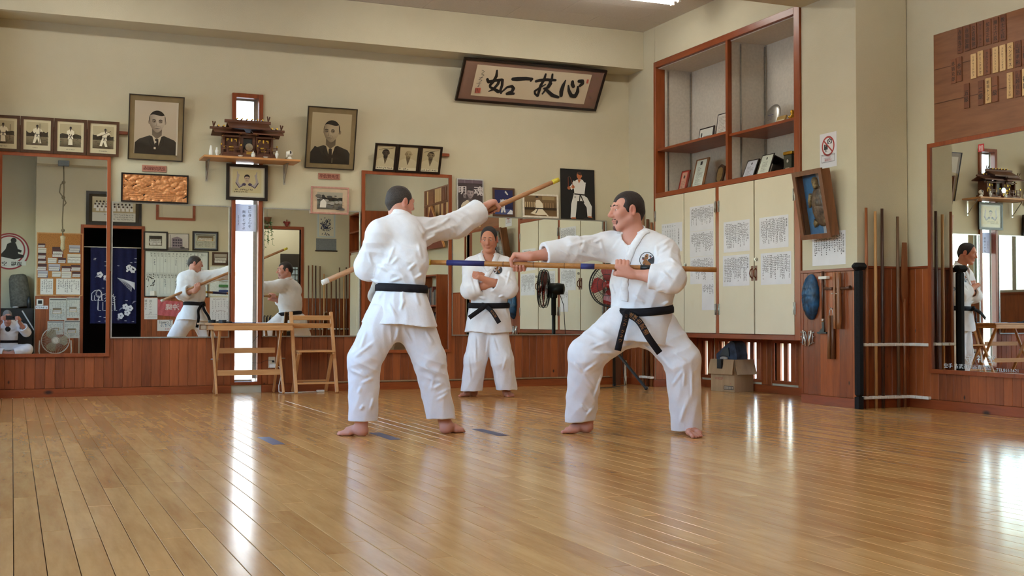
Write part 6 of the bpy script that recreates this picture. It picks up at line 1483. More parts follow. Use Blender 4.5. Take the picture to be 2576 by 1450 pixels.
def signB(A): A.rect(0, 0, 1, 1, (222, 220, 216)); A.text('Towel', .06, .62, .09, (60, 58, 60)); A.text('タオル', .06, .34, .08, (40, 90, 130)); A.marks(.5, .62, .95, .8, (120, 110, 110), .03, False, 1, 3); A.marks(.1, .1, .9, .24, (176, 70, 64), .03, False, 1, 4)
M, w, h = fr_rect(395, 805, 434, 833, FW+.0105); sheet('towel_notice', 'paper notice about towels near the floor', 'notice', M, w, h, signB)
M, w, h = fr_rect(396, 753, 458, 802, FW+.0105)
T = Thing('printed_towel', 'red and pink printed towel pinned below the whiteboard', 'towel', M)
m = MB(); m.smooth = True; n = 20; vs = []
for j in range(7):
    for i in range(n+1): u = i/n; vs.append((w*u, -.012+.008*math.sin(i*1.4+j), h*(.12+.8*j/6)+.10*h*(u-.5)*1.2))
m.add(vs, [(j*(n+1)+i, j*(n+1)+i+1, (j+1)*(n+1)+i+1, (j+1)*(n+1)+i) for j in range(6) for i in range(n)]); T.part('cloth', m, plain('towel_red', (186, 92, 98), .85))
A = Art(w, h); A.k = 1; A.text('沖縄', .12, .42, .14, (226, 206, 204), 1, .02); put('lettering', A.mesh('lettering'), PRINT, T.o, Matrix.Translation((0, -.024, 0)))
# cork board with snapshots
M, w, h = fr_rect(92, 587, 208, 745); T = Thing('cork_board', 'cork pinboard in a thin wooden edge', 'pinboard', M)
m = MB()
for a in ([(0, 0), (w, 0), (w-.02, .02), (.02, .02)], [(0, h), (.02, h-.02), (w-.02, h-.02), (w, h)], [(0, 0), (.02, .02), (.02, h-.02), (0, h)], [(w, 0), (w, h), (w-.02, h-.02), (w-.02, .02)]): m.prism(a, -.02, -.001)
T.part('edge', m, BEECH); T.part('cork', MB().box(.02, w-.02, -.012, -.002, .02, h-.02), plain('cork', (168, 116, 66), .9, 0, .2, .2, 90))
zz = 2.267
snaps = [(215, 552, 258, 575, 1), (215, 577, 264, 605, 2), (215, 605, 262, 640, 1), (215, 640, 264, 666, 1), (210, 668, 266, 706, 1), (213, 706, 272, 746, 3), (297, 572, 360, 632, 1), (330, 634, 376, 664, 1), (272, 634, 322, 664, 2), (276, 670, 342, 708, 3), (296, 712, 346, 742, 2), (393, 562, 456, 604, 3), (384, 612, 466, 664, 2), (350, 680, 404, 712, 1), (350, 712, 406, 748, 2), (404, 674, 462, 708, 1), (410, 712, 460, 744, 1), (230, 752, 302, 842, 0), (320, 752, 460, 842, 0)]
for i, (a, b, c_, d, kd) in enumerate(snaps):
    M, w, h = fr_rect(a/zz, 370+b/zz, c_/zz, 370+d/zz, FW+.0125)
    art = (lambda A, i=i: (A.rect(0, 0, 1, 1, (222, 220, 214)), A.marks(.06, .05, .94, .95, (80, 80, 84), .03, True, .9, i))) if kd == 0 else group_art(2, 50+i, 0, ((120, 50, 60), (170, 170, 160), (70, 80, 120))[kd-1], ((60, 40, 40), (220, 214, 200), (190, 190, 200))[kd-1])
    sheet('pinned_snapshot' if kd else 'pinned_page', ('small group snapshot pinned on the cork board' if kd else ('narrow typed page pinned at the foot of the cork board', 'broad typed page pinned at the foot of the cork board')[i-17]), 'snapshot' if kd else 'page', M, w, h, art, 'snapshots on the cork board' if kd else None)
for i, (a, b, c_, d, lb) in enumerate(((280, 862, 380, 988, 'upper newspaper page nearer the corner, below the cork board'), (378, 860, 461, 976, 'upper newspaper page nearer the doorway, below the cork board'), (270, 994, 362, 1070, 'lower newspaper page behind the small fan'), (365, 990, 460, 1090, 'brownish newspaper clipping nearer the doorway, above the small fan'))):
    M, w, h = fr_rect(a/zz, 370+b/zz, c_/zz, 370+d/zz, FW+.0105); sheet('newspaper_page', lb, 'newspaper', M, w, h, news(60+i, 4, (.3, .3, .8, .55)))
M, w, h = fr_rect(208/zz, 370+868/zz, 247/zz, 370+905/zz, FW+.0105); T = Thing('wall_thermometer', 'small white digital thermometer below the cork board', 'thermometer', M); T.part('case', MB().box(0, w, -.02, -.001, 0, h, None, .01), WHITE_PL); T.part('display', MB().box(w*.2, w*.8, -.0215, -.0202, h*.25, h*.8), BLACK_PL)
M, w, h = fr_rect(202/zz, 370+906/zz, 273/zz, 370+925/zz, FW+.0105); sheet('label_strip', 'narrow white strip under the digital thermometer', 'notice', M, w, h, lambda A: A.marks(.05, .2, .95, .8, (90, 90, 90), .04, False, 1, 2))
# emblem banner in the niche
NYW = WALL_F-.5499
c = mirY(24, 633, NYW); rE = .36
T = Thing('emblem_banner', 'round white emblem banner with a black seated fighter in a red ring', 'banner', hang((c.x-rE+.72, NYW, c.z-rE), 'front'))
T.part('cloth', MB().tube([(.36, -.001, .36), (.36, -.006, .36)], .36, 40), plain('banner_white', (214, 214, 208), .85))
A = Art(.72, .72); RD, KB = (150, 34, 48), (20, 18, 20)
A.k = 1; A.oval(.5, .5, .5, .5, RD, 40); A.oval(.5, .5, .46, .46, (214, 214, 208), 40); A.oval(.5, .54, .40, .40, RD, 40); A.oval(.5, .54, .36, .36, (214, 214, 208), 40)
def f2(x): return 1-x
A.shape([(f2(x), y) for x, y in ((.34, .34), (.62, .28), (.86, .34), (.86, .40), (.72, .44), (.70, .60), (.66, .72), (.56, .76), (.44, .70), (.40, .56), (.30, .44), (.22, .36))], KB); A.oval(f2(.60), .80, .075, .075, KB, 16); A.line([(f2(.5), .60), (f2(.8), .5)], .07, KB)
A.rect(.08, .12, .92, .24, (214, 214, 208)); A.text('道場', .18, .10, .09, KB, 1.1, .04); A.text('空手', .56, .10, .09, KB, 1.1, .04)
put('print', A.mesh(), PRINT, T.o, Matrix.Translation((0, -.0065, 0)))
# low black cabinet, canvas bag, bottle, towel
cb0, cb1 = .03, .37
T = Thing('black_cabinet', 'low black cabinet in the niche behind the photographer', 'cabinet', (.2, WALL_F-.30, 0)); T.part('body', MB().box(-.55, .385, WALL_F-.54, WALL_F-.16, 0.001, .93, None, .005), BLACK_PL, None, True); T.part('door', MB().box(-.53, -.09, WALL_F-.159, WALL_F-.145, .05, .9, None, .004).box(-.07, .37, WALL_F-.159, WALL_F-.145, .05, .9, None, .004), BLACK_PL, None, True)
solo('canvas_bag', MB().lathe([(.17, 0), (.19, .03), (.185, .3), (.17, .55), (.14, .62), (.10, .64), (.0, .64)], (0, 0, 0), 22, Matrix.Translation((.16, WALL_F-.36, .955)) @ Matrix.Rotation(R(-6), 4, 'Y'), 1, .85), plain('grey_canvas', (96, 94, 88), .9, 0, .2, .15, 30, .5), 'tall grey canvas bag on the black cabinet', 'bag')
solo('black_bottle', MB().lathe([(.03, 0), (.035, .005), (.035, .17), (.02, .2), (.02, .225), (0, .226)], (.30, WALL_F-.205, .9315), 16), BLACK_PL, 'black drinking bottle on the black cabinet', 'bottle')
solo('white_cloth', MB().ball((.06, WALL_F-.19, .949), .05, 14, None, (1.2, .5, .33)), plain('white_cotton', (206, 206, 210), .9, 0, .2, .08, 40, .6), 'crumpled white cloth in front of the canvas bag', 'cloth')
solo('white_stick', MB().bar((.18, WALL_F-.10, .88), (.40, WALL_F-.06, .50), .022, .022), plain('white_baton', (206, 206, 206), .4), 'white stick leaning by the black cabinet', 'stick')
# box fan on the floor
fx_, fz_ = mirY(139, 864, -.6).x, .31
T = Thing('floor_fan', 'old cream floor fan in a U-shaped stand', 'fan', (fx_, -.6, 0)); CRM = plain('cream_plastic', (206, 200, 184), .45)
Mf = Matrix.Translation((0, .0, fz_)) @ Matrix.Rotation(R(-90), 4, 'X')
m = MB()
for rr_, z in ((.25, .0), (.25, .08), (.25, -.04), (.06, .1)): m.tube([(rr_*math.cos(2*math.pi*k/36), rr_*math.sin(2*math.pi*k/36), z) for k in range(36)], .007, 6, Mf, True, True)
T.part('guard_ring', m, CRM); m = MB()
for k in range(44):
    a = 2*math.pi*k/44; m.tube([(.06*math.cos(a), .06*math.sin(a), .10), (.18*math.cos(a), .18*math.sin(a), .10), (.25*math.cos(a), .25*math.sin(a), .08)], .0022, 4, Mf, False)
o = T.part('guard_wire', m, CRM); o['kind'] = 'stuff'
for k in range(3):
    a = k*2.094; c_, s_ = math.cos(a), math.sin(a); pts = []
    for (rr_, w_, z_) in ((.03, .03, .02), (.1, .07, .02), (.17, .1, .022), (.22, .05, .02)):
        for sg in (-1, 1): pts.append((rr_*c_-sg*w_*s_, rr_*s_+sg*w_*c_, .03+sg*z_))
    T.part('blade', MB().add(pts, [(2*i, 2*i+1, 2*i+3, 2*i+2) for i in range(3)], Mf), plain('smoky_blade', (150, 136, 104), .3))
T.part('hub_cap', MB().tube([(0, .085, fz_), (0, .112, fz_)], .05, 18), CRM); T.part('motor', MB().tube([(0, -.14, fz_), (0, -.0, fz_)], .07, 16), CRM)
T.part('stand', MB().tube([(-.28, 0, fz_), (-.29, 0, .10), (-.27, 0, .02), (.27, 0, .02), (.29, 0, .10), (.28, 0, fz_)], .012, 10).tube([(-.27, -.15, .012), (-.27, .15, .012)], .012, 8).tube([(.27, -.15, .012), (.27, .15, .012)], .012, 8), CRM)
# hanging rope
rx, ry = mirY(159, 500, WALL_F+.45).x, WALL_F+.45
T = Thing('hanging_rope', 'knotted grey rope hanging from a hook on the beam', 'rope', (rx, ry, mirY(157, 652, ry).z)); ROPE = plain('grey_rope', (128, 120, 100), .9, 0, .2, .2, 120, .5)
zt_, zb_ = 3.699, mirY(157, 600, ry).z
solo('beam_box', MB().box(rx-.1, rx+.1, WALL_F+.351, ry+.05, 3.66, 3.76, None, .005), plain('grey_box', (110, 118, 124), .5), 'grey metal box on the beam that the rope hangs from', 'box')
T.part('strand', MB().tube([(rx, ry, 3.66), (rx+.01, ry, 3.2), (rx-.012, ry, 2.6), (rx, ry, zb_)], .012, 8), ROPE, None, True)
T.part('strand', MB().tube([(rx+.03, ry, 3.36), (rx-.05, ry, 3.30), (rx-.07, ry, 3.15), (rx-.0, ry, 3.05), (rx+.05, ry, 2.95), (rx-.0, ry, 2.88)], .012, 8), ROPE, None, True)
for z in (3.34, 3.05, zb_+.15): T.part('knot', MB().ball((rx, ry, z), .035, 10), ROPE, None, True)
T.part('tassel', MB().lathe([(.02, 0), (.05, -.02), (.035, -.12), (.045, -.25), (.01, -.3)], (rx, ry, zb_+.05), 12), plain('rope_fray', (196, 182, 150), .95), None, True)
# hall plants and things around door 2
GREEN = plain('leaf_green', (64, 104, 56), .5, 0, .4, .3, 30)
pxx, pz_ = mirY(668, 560, FW).x, mirY(668, 552, FW).z
T = Thing('hanging_plant', 'trailing green house plant hanging at the entrance doorway', 'plant', (pxx, FW+.12, pz_-.7))
T.part('pot', MB().lathe([(.06, 0), (.09, .12), (.095, .13), (.08, .13), (.0, .1)], (pxx, FW+.12, pz_-.1), 16), plain('clay_pot', (130, 84, 60), .8), None, True)
T.part('hanger', MB().tube([(pxx, FW+.12, pz_+.03), (pxx, FW+.12, pz_+.5)], .003, 6).bar((pxx, FW+.0, pz_+.5), (pxx, FW+.14, pz_+.5), .01, .01), STEEL, None, True)
rr = random.Random(12)
for s_ in range(7):
    a = rr.uniform(0, 6.28); L_ = rr.uniform(.35, .75); bx0, by0 = pxx+.08*math.cos(a), FW+.13+.05*abs(math.sin(a)); pts = [(bx0+.03*k*math.cos(a)*.4, by0, pz_+.02-L_*k/5) for k in range(6)]
    v = T.part('vine', MB().tube(pts, .003, 5), GREEN, None, True); m = MB()
    for k in range(16):
        t_ = rr.random(); p = Vector(pts[0]).lerp(Vector(pts[5]), t_); b = rr.uniform(0, 6.28); l = .045; d_ = Vector((math.cos(b)*l, abs(math.sin(b))*l*.6, -l*.5)); n_ = Vector((-math.sin(b), .2, .2))*.022
        m.add([p, p+d_*.5+n_, p+d_, p+d_*.5-n_], [(0, 1, 2, 3)])
    T.part('leaf', m, GREEN, v, True)
M, w, h = fr_rect(714.5, 556, 725, 573); solo('lion_mask', MB().ball((w/2, -.03, h/2), .055, 14, M, (.85, .5, 1)).ball((w/2-.05, -.02, h*.75), .025, 8, M).ball((w/2+.05, -.02, h*.75), .025, 8, M).box(w/2-.03, w/2+.03, -.07, -.05, h*.2, h*.3, M).tube([(w/2, -.02, h*.8), (w/2, -.02, h*1.15)], .01, 6, M), plain('mask_red', (140, 50, 44), .4), 'small red lion mask on the wall above the entrance doorway', 'mask')
M, w, h = fr_rect(794, 531, 845, 631); T = Thing('hanging_scroll', 'hanging scroll with a blue plant print and grey silk foot', 'scroll', M)
T.part('silk', MB().box(0, w, -.004, -.001, 0, h), plain('grey_silk', (122, 128, 132), .8)); A = Art(w, h); rr = random.Random(3); A.k = 1; A.rect(0, .3, 1, 1, (206, 202, 178)); A.rect(.06, .33, .94, .95, (186, 200, 206)); A.rect(.14, .36, .86, .93, (212, 208, 186))
for i in range(90): A.oval(rr.gauss(.5, .12), rr.gauss(.62, .1), .035, .012, rr.choice([(36, 44, 84), (60, 72, 110), (28, 32, 60)]), 7, rr.uniform(0, 3))
put('print', A.mesh(), PRINT, T.o, Matrix.Translation((0, -.005, 0))); T.part('roller', MB().tube([(-.02, -.01, -.008), (w+.02, -.01, -.008)], .014, 10), DARKWOOD)
# rack of staffs along the wall by the entrance
rr = random.Random(21)
cols_ = [MATS['tool_wood_dark'], MATS['tool_wood'], MATS['staff_dark'], MATS['staff_grey'], MATS['staff_pale']]
for i, u in enumerate((775, 785, 793, 804, 814, 821, 832.5, 844.5, 853, 864, 870, 881)):
    x = mirY(u, 760, WALL_F+.12).x; zt_ = (1.85, 1.86, 1.85, 1.84, 1.68, 1.55, 1.52, 1.60, 1.82, 1.75, 1.83, 1.62)[i]
    solo('wooden_staff', MB().tube([(x, WALL_F+.14, .002), (x, WALL_F+.1, zt_)], .0145, 10), cols_[i % 5], 'tall staff standing in the rack beside the entrance doorway', 'staff', 'staffs by the entrance doorway')
T = Thing('staff_rack', 'long white rack strip holding the staffs beside the entrance doorway', 'rack', (5.6, WALL_F+.09, .5))
for i in range(14): x0_ = mirY(775+i*8, 800, WALL_F+.1).x; T.part('clip', MB().box(x0_-.06, x0_-.02, WALL_F+.011, WALL_F+.10, .50, .53, None, .004), WHITE_PL, None, True)
T = Thing('umbrella_stand', 'dark umbrella stand with hooked umbrellas in the hall', 'umbrella stand', (mirY(670, 800, WALL_F-.6).x, WALL_F-.6, 0)); T.part('basket', MB().lathe([(.11, .001), (.13, .02), (.14, .45), (.13, .45), (.12, .03)], n=18), BLACK_PL)
for i in range(3): T.part('umbrella', MB().tube([(-.05+.05*i, .03*(i-1), .03), (-.06+.06*i, .03*(i-1), .75), (-.04+.06*i, .03*(i-1), .80), (-.01+.06*i, .03*(i-1), .78)], [.025, .02, .009, .009], 8), plain('umbrella_cloth', (40, 44, 60), .7))
# second cupboard on the right wall by the entrance
T = Thing('entrance_cupboard', 'cream-doored cupboard with an open top shelf by the entrance end of the right wall', 'cupboard', (6.75, .3, 0))
T.part('body', MB().box(6.50, 6.99, -.3, .76, .001, 2.1), INNER, None, True)
for i in range(2): T.part('door', MB().box(6.478, 6.499, -.28+i*.52, .22+i*.52, .06, 2.05, None, .003), DOORM, None, True)
T.part('post', MB().box(6.47, 6.99, .761, .80, .001, 2.9), PINE_V, None, True); T.part('post', MB().box(6.47, 6.99, -.35, -.301, .001, 2.9), PINE_V, None, True); T.part('shelf_board', MB().box(6.47, 6.99, -.3, .76, 2.101, 2.13).box(6.47, 6.99, -.3, .76, 2.5, 2.53).box(6.47, 6.99, -.3, .76, 2.87, 2.9), PINE_Y, None, True)
solo('team_pennant', MB().prism([(0, 0), (.1, 0), (.05, .22)], -.01, .01, Matrix.Translation((6.6, .3, 2.131))), plain('pennant', (120, 60, 70), .7), 'small pointed pennant on the entrance cupboard shelf', 'pennant')
# bookcase and gabled panel on the right wall (seen in the second wooden mirror)
T = Thing('bookcase', 'dark wooden bookcase with rows of books against the right wall', 'bookcase', (6.85, 4.0, 0))
for y in (3.45, 4.5): T.part('side_panel', MB().box(6.70, 6.985, y, y+.025, .001, 1.5), PINE_V, None, True)
for z in (.05, .5, .95, 1.475): T.part('shelf_board', MB().box(6.70, 6.985, 3.476, 4.499, z, z+.025), PINE_Y, None, True)
rr = random.Random(44)
for zi, z in enumerate((.0755, .5255, .9755)):
    y = 3.49
    while y < 4.42:
        t_ = rr.uniform(.02, .045); h_ = rr.uniform(.22, .33)
        bn, bc_ = rr.choice([('slate', (60, 70, 90)), ('tan', (120, 110, 96)), ('navy', (40, 44, 60)), ('red', (110, 50, 46)), ('pale grey', (150, 150, 140)), ('brown', (70, 60, 50))]); sn = ('bottom', 'middle', 'upper')[zi]
        solo('book', MB().box(6.74, 6.95, y, y+t_-.001, z, z+h_), plain('book_'+bn, bc_, .6), '%s book standing on the %s shelf of the dark bookcase' % (bn, sn), 'book', '%s books on the %s shelf of the bookcase' % (bn, sn)); y += t_
T = Thing('gabled_panel', 'reddish brown triangular gable panel in front of the name board', 'panel', (6.86, 3.4, 2.0)); T.part('panel', MB().prism([(3.1, 1.98), (4.4, 1.98), (3.72, 2.72)], 6.87, 6.89, None, 'yz'), plain('gable_brown', (112, 52, 36), .5), None, True)
T.part('edge', MB().bar((6.88, 4.42, 1.98), (6.88, 3.72, 2.745), .03, .03).bar((6.88, 3.08, 1.98), (6.88, 3.72, 2.745), .03, .03), BEECH, None, True); T.part('bracket', MB().box(6.891, 6.98, 3.5, 3.53, 2.1, 2.13).box(6.891, 6.98, 4.0, 4.03, 2.1, 2.13), BEECH, None, True)
# ================================================================ people: bodies and clothes as smooth solids
def smin(a, b, k):
    h = np.clip(.5+.5*(b-a)/k, 0, 1); return b+(a-b)*h-k*h*(1-h)
def V3(p): return np.array(p, dtype=np.float64)
class Solid:
    """a list of soft shapes joined (u), cut (s) or kept (i); evaluated only near its surface"""
    def __init__(s): s.p = []; s.folds = []; s.cav = []; s.cr = []; s.ripple = 0.0
    def _add(s, fn, c, rad, op, k): s.p.append((fn, V3(c), rad, op, max(k, 1e-4))); return s
    def cone(s, a, b, ra, rb=None, op='u', k=.02, flat=None):
        a, b = V3(a), V3(b); rb = ra if rb is None else rb
        if flat is not None:
            ax = V3(flat[0])/np.linalg.norm(flat[0]); sc = flat[1]
            def tr(p): return p+np.multiply.outer((p-a)@ax*(1/sc-1), ax)
        else: tr = None; sc = 1.0
        def fn(p):
            q = tr(p) if tr else p; bb = tr(b[None])[0] if tr else b; ab = bb-a; L = max(float(ab@ab), 1e-9)
            t = np.clip(((q-a)@ab)/L, 0, 1); d = np.linalg.norm(q-a-t[:, None]*ab, axis=1)-(ra+(rb-ra)*t); return d*min(1.0, sc) if sc < 1 else d
        return s._add(fn, (a+b)/2, np.linalg.norm(b-a)/2+max(ra, rb)*max(1, sc), op, k)
    def ell(s, c, r, Rm=None, op='u', k=.02):
        c = V3(c); r = V3(r); Rm = np.eye(3) if Rm is None else V3(Rm)
        def fn(p):
            q = (p-c)@Rm; n = np.linalg.norm(q/r, axis=1); g = np.linalg.norm(q/(r*r), axis=1)+1e-9; return n*(n-1)/g
        return s._add(fn, c, float(max(r)), op, k)
    def tube(s, a, b, ra, rb, wall=.01, deep=.6, op='u', k=.02, flat=None, cut=None):
        """sleeve or trouser leg: a tapered sleeve cut square and hollow at b"""
        a, b = V3(a), V3(b); ab = b-a; L = np.linalg.norm(ab); d_ = ab/L; cn = d_ if cut is None else V3(cut)/np.linalg.norm(cut)
        def fn(p):
            q = p-a; t = q@d_; r = ra+(rb-ra)*np.clip(t/L, 0, 1.3); rad = q-np.multiply.outer(t, d_)
            if flat is not None:
                ax = V3(flat[0]); rad = rad+np.multiply.outer(rad@ax*(1/flat[1]-1), ax)
            rr = np.linalg.norm(rad, axis=1); o = rr-r; tl = np.clip(-t, 0, None); o = np.sqrt(np.clip(rr, 0, None)**2+tl**2)-r
            return np.maximum(o, (p-b)@cn)
        def hollow(p):
            q = p-a; t = q@d_; rr = np.linalg.norm(q-np.multiply.outer(t, d_), axis=1); return np.maximum(rr-(ra+(rb-ra)*np.clip(t/L, 0, 1.3))+.027, np.maximum((b-p)@cn-.05, (p-b)@cn-.006))
        s.cav.append((hollow, b, .07+max(ra, rb)))
        return s._add(fn, (a+b)/2, L/2+max(ra, rb)*1.4, op, k)
    def skirt(s, a, b, ra, rb, fd, wall=.01, op='u', k=.012, waves=0.0, seed=0, nw=6, opening=None):
        """flared skirt of a jacket: ra, rb = (half width, half depth) at top and hem; fd = facing"""
        a, b = V3(a), V3(b); ab = b-a; L = np.linalg.norm(ab); dn = ab/L; fd = V3(fd); fd = fd-dn*(fd@dn); fd /= np.linalg.norm(fd); sd = np.cross(fd, dn)
        def fn(p):
            q = p-a; t = q@dn; u = np.clip(t/L, -.1, 1.15); x = q@sd; y = q@fd; th = np.arctan2(x, y)
            w = 1+waves*np.clip(u, 0, 1)*(np.sin(nw*th+seed)+.5*np.sin((2*nw-1)*th+seed*2.1+3*u))
            ax = (ra[0]+(rb[0]-ra[0])*u)*w; ay = (ra[1]+(rb[1]-ra[1])*u)*w
            n = np.sqrt((x/ax)**2+(y/ay)**2); d = (n-1)*np.minimum(ax, ay)
            return np.maximum(np.maximum(d, t-L-.006*np.sin(3*th+seed)), -t-.01)
        def hollow(p):
            q = p-a; t = q@dn; n = np.sqrt(((q@sd)/rb[0])**2+((q@fd)/rb[1])**2); return np.maximum((n-1)*min(rb)+.034, np.maximum(L-.035-t, t-L-.02))
        s.cav.append((hollow, b, max(rb)+.06))
        return s._add(fn, (a+b)/2, L/2+max(rb)*1.2, op, k)
    def plane(s, pt, n, op='i', k=.006):
        pt = V3(pt); n = V3(n)/np.linalg.norm(n); return s._add(lambda p: (p-pt)@n, pt, 9.0, op, k)
    def fold(s, c, rad, direc, lam, amp, seed=0.0): s.folds.append((V3(c), rad, V3(direc)/np.linalg.norm(direc), lam, amp, seed)); return s
    def creases(s, segs, w=.0110, amp=.0120, t0=5.0):
        """sharp cloth creases, each given by the two photo pixels it runs between; they lie on the surface as built so far"""
        new = []
        for q in segs:
            a, b = s.hit(V3(CAM), V3(ray(q[0], q[1])), t0, 13), s.hit(V3(CAM), V3(ray(q[2], q[3])), t0, 13)
            if a is None or b is None or np.linalg.norm(a-b) > .5 or np.linalg.norm(a-b) < .01: continue
            d = (b-a)/np.linalg.norm(b-a); v = (a+b)/2-V3(CAM); v /= np.linalg.norm(v); sd = np.cross(d, v); sd /= np.linalg.norm(sd); sd = -sd if sd[2] < 0 else sd
            new.append((a, d, np.linalg.norm(b-a), sd, w*(q[4] if len(q) > 4 else 1), amp*(q[5] if len(q) > 5 else 1)))
        s.cr += new; return s
    def ev(s, p, sel=None):
        d = np.full(len(p), 9.0)
        for i, (fn, c, r, op, k) in enumerate(s.p):
            if sel is not None and not sel[i]: continue
            e = fn(p)
            if op == 'u': d = smin(d, e, k)
            elif op == 's': d = -smin(-d, e, k)
            else: d = -smin(-d, -e, k)
        if s.ripple:
            q = p*1.0; d = d+s.ripple*(np.sin(q[:, 0]*41+2*np.sin(q[:, 2]*23+q[:, 1]*17))*np.sin(q[:, 2]*37+1.7*np.sin(q[:, 0]*29+1)+q[:, 1]*31))
        lo_, hi_ = p.min(0), p.max(0)
        for a, di, L, sd, w, amp in s.cr:
            m_ = np.minimum(a, a+di*L)-4*w; M_ = np.maximum(a, a+di*L)+4*w
            if (m_ > hi_).any() or (M_ < lo_).any(): continue
            q = p-a; t = q@di; m = (t > -2*w) & (t < L+2*w); q = q[m]; t = t[m]; tc = np.clip(t, 0, L)
            if not len(t): continue
            r = q-np.multiply.outer(tc, di); x = (r@sd)/w; y2 = (r*r).sum(1)/(w*w)-x*x; f = tc/L; tp = np.minimum(1, 3.2*np.minimum(f+.03, 1.03-f))*np.exp(-((t-tc)/w)**2)
            d[m] = d[m]-amp*np.exp(-x*x-y2*.10)*(.75-1.25*x)*tp
        for c, rad, di, lam, amp, sd in s.folds:
            if (c-2*rad > hi_).any() or (c+2*rad < lo_).any(): continue
            q = p-c; w = np.exp(-(q*q).sum(1)/(rad*rad)); m = w > .02
            if m.any():
                qq = q[m]; ph = (qq@di)/lam*6.283+sd+1.1*np.sin(qq[:, 0]*19+sd*3)+1.1*np.sin(qq[:, 2]*15+qq[:, 1]*13+sd)
                d[m] = d[m]-amp*w[m]*(.75-1.3*np.abs(np.sin(ph*.5))+.25*np.cos(ph*.37))
        for fn, c, r in s.cav:
            m = ((p-c)**2).sum(1) < (r+.05)**2
            if m.any(): d[m] = np.maximum(d[m], -fn(p[m]))
        return d
    def normal(s, p, e=.004):
        p = np.atleast_2d(p); g = np.stack([s.ev(p+e*v)-s.ev(p-e*v) for v in np.eye(3)], 1); return g/(np.linalg.norm(g, axis=1)[:, None]+1e-12)
    def hit(s, o, d, t0=0.0, t1=20.0):
        """first point of the surface along a ray"""
        o, d = V3(o), V3(d)/np.linalg.norm(d); t = t0
        for _ in range(160):
            v = float(s.ev((o+d*t)[None])[0])
            if v < .0008: return o+d*t
            t += max(v*.7, .0008)
            if t > t1: return None
        return o+d*t
    def mesh(s, name, h, amp=.02):
        us = [q for q in s.p if q[3] == 'u']; lo = np.min([q[1]-q[2] for q in us], 0)-2*h-amp; hi = np.max([q[1]+q[2] for q in us], 0)+2*h+amp
        nb = np.ceil((hi-lo)/(16*h)).astype(int); B = 16*h
        g = np.stack(np.meshgrid(*[np.arange(n) for n in nb], indexing='ij'), -1).reshape(-1, 3); cen = lo+(g+.5)*B
        d = np.concatenate([s.ev(cen[i:i+20000]) for i in range(0, len(cen), 20000)])
        g = g[np.abs(d) < B*.9+amp*.5]; cen = lo+(g+.5)*B
        off = np.stack(np.meshgrid(*[np.arange(17)]*3, indexing='ij'), -1).reshape(-1, 3)*h
        vals = np.empty((len(g), 17, 17, 17), np.float32); C = 8; br = B*.9
        order = np.lexsort((g[:, 2], g[:, 1]//2, g[:, 0]//2, g[:, 2]//2)); g = g[order]; cen = cen[order]
        for i in range(0, len(g), C):
            cc = cen[i:i+C]; sel = []
            for fn, c, r, op, k in s.p:
                dist = np.linalg.norm(cc-c, axis=1).min()-r-br
                sel.append(dist < (.03+k if op == 'u' else k+.01) or r > 5)
            p = (lo+g[i:i+C, None, :]*B+off[None]).reshape(-1, 3)
            vals[i:i+C] = s.ev(p, sel).reshape(-1, 17, 17, 17)
        neg = vals < 0; dim = nb*16+2
        def gid(b, i, j, k): q = b*16; return ((q[:, 0]+i)*dim[1]+(q[:, 1]+j))*dim[2]+(q[:, 2]+k)
        cnt = sum(neg[:, a:a+16, b:b+16, c:c+16].astype(np.int8) for a in (0, 1) for b in (0, 1) for c in (0, 1))
        nb_, ci, cj, ck = np.nonzero((cnt > 0) & (cnt < 8))
        cor = np.stack([vals[nb_, ci+a, cj+b, ck+c] for a in (0, 1) for b in (0, 1) for c in (0, 1)], 1)
        pos = np.zeros((len(nb_), 3)); num = np.zeros(len(nb_)); oc = np.array([(a, b, c) for a in (0, 1) for b in (0, 1) for c in (0, 1)], float)
        for e0 in range(8):
            for e1 in range(e0+1, 8):
                if np.abs(oc[e0]-oc[e1]).sum() != 1: continue
                v0, v1 = cor[:, e0], cor[:, e1]; m = (v0 < 0) != (v1 < 0); t = np.where(m, v0/(v0-v1+1e-20), 0)
                pos += np.where(m[:, None], oc[e0]+(oc[e1]-oc[e0])*t[:, None], 0); num += m
        pos = pos/num[:, None]; ids = gid(g[nb_], ci, cj, ck); V = lo+(np.stack([g[nb_, 0]*16+ci, g[nb_, 1]*16+cj, g[nb_, 2]*16+ck], 1)+pos)*h
        o_ = np.argsort(ids); ids = ids[o_]; V = V[o_]; Q = []
        for ax in range(3):
            sl0 = [slice(0, 16)]*3; sl1 = list(sl0); sl1[ax] = slice(1, 17)
            a0, a1 = neg[(slice(None), *sl0)], neg[(slice(None), *sl1)]; b_, i, j, k = np.nonzero(a0 != a1)
            ins = a0[b_, i, j, k]; q = [i, j, k]; u, v = [(1, 2), (2, 0), (0, 1)][ax]; cs = []
            for du, dv in ((-1, -1), (0, -1), (0, 0), (-1, 0)):
                w = [x.copy() for x in q]; w[u] = w[u]+du; w[v] = w[v]+dv; cs.append(gid(g[b_], *w))
            cs = np.stack(cs, 1); cs[~ins] = cs[~ins][:, ::-1]; Q.append(cs)
        Q = np.concatenate(Q); ix = np.searchsorted(ids, Q); ix = np.clip(ix, 0, len(ids)-1); ok = (ids[ix] == Q).all(1); Q = ix[ok]
        me = bpy.data.meshes.new(name); me.from_pydata(V.tolist(), [], Q.tolist()); me.polygons.foreach_set('use_smooth', [True]*len(me.polygons)); me.update()
        return me, V

RT, FD, UPV = V3(rt_), V3((math.sin(YAW), math.cos(YAW), 0)), V3((0, 0, 1))
def J(u, v, dep): return V3(atD(u, v, dep))

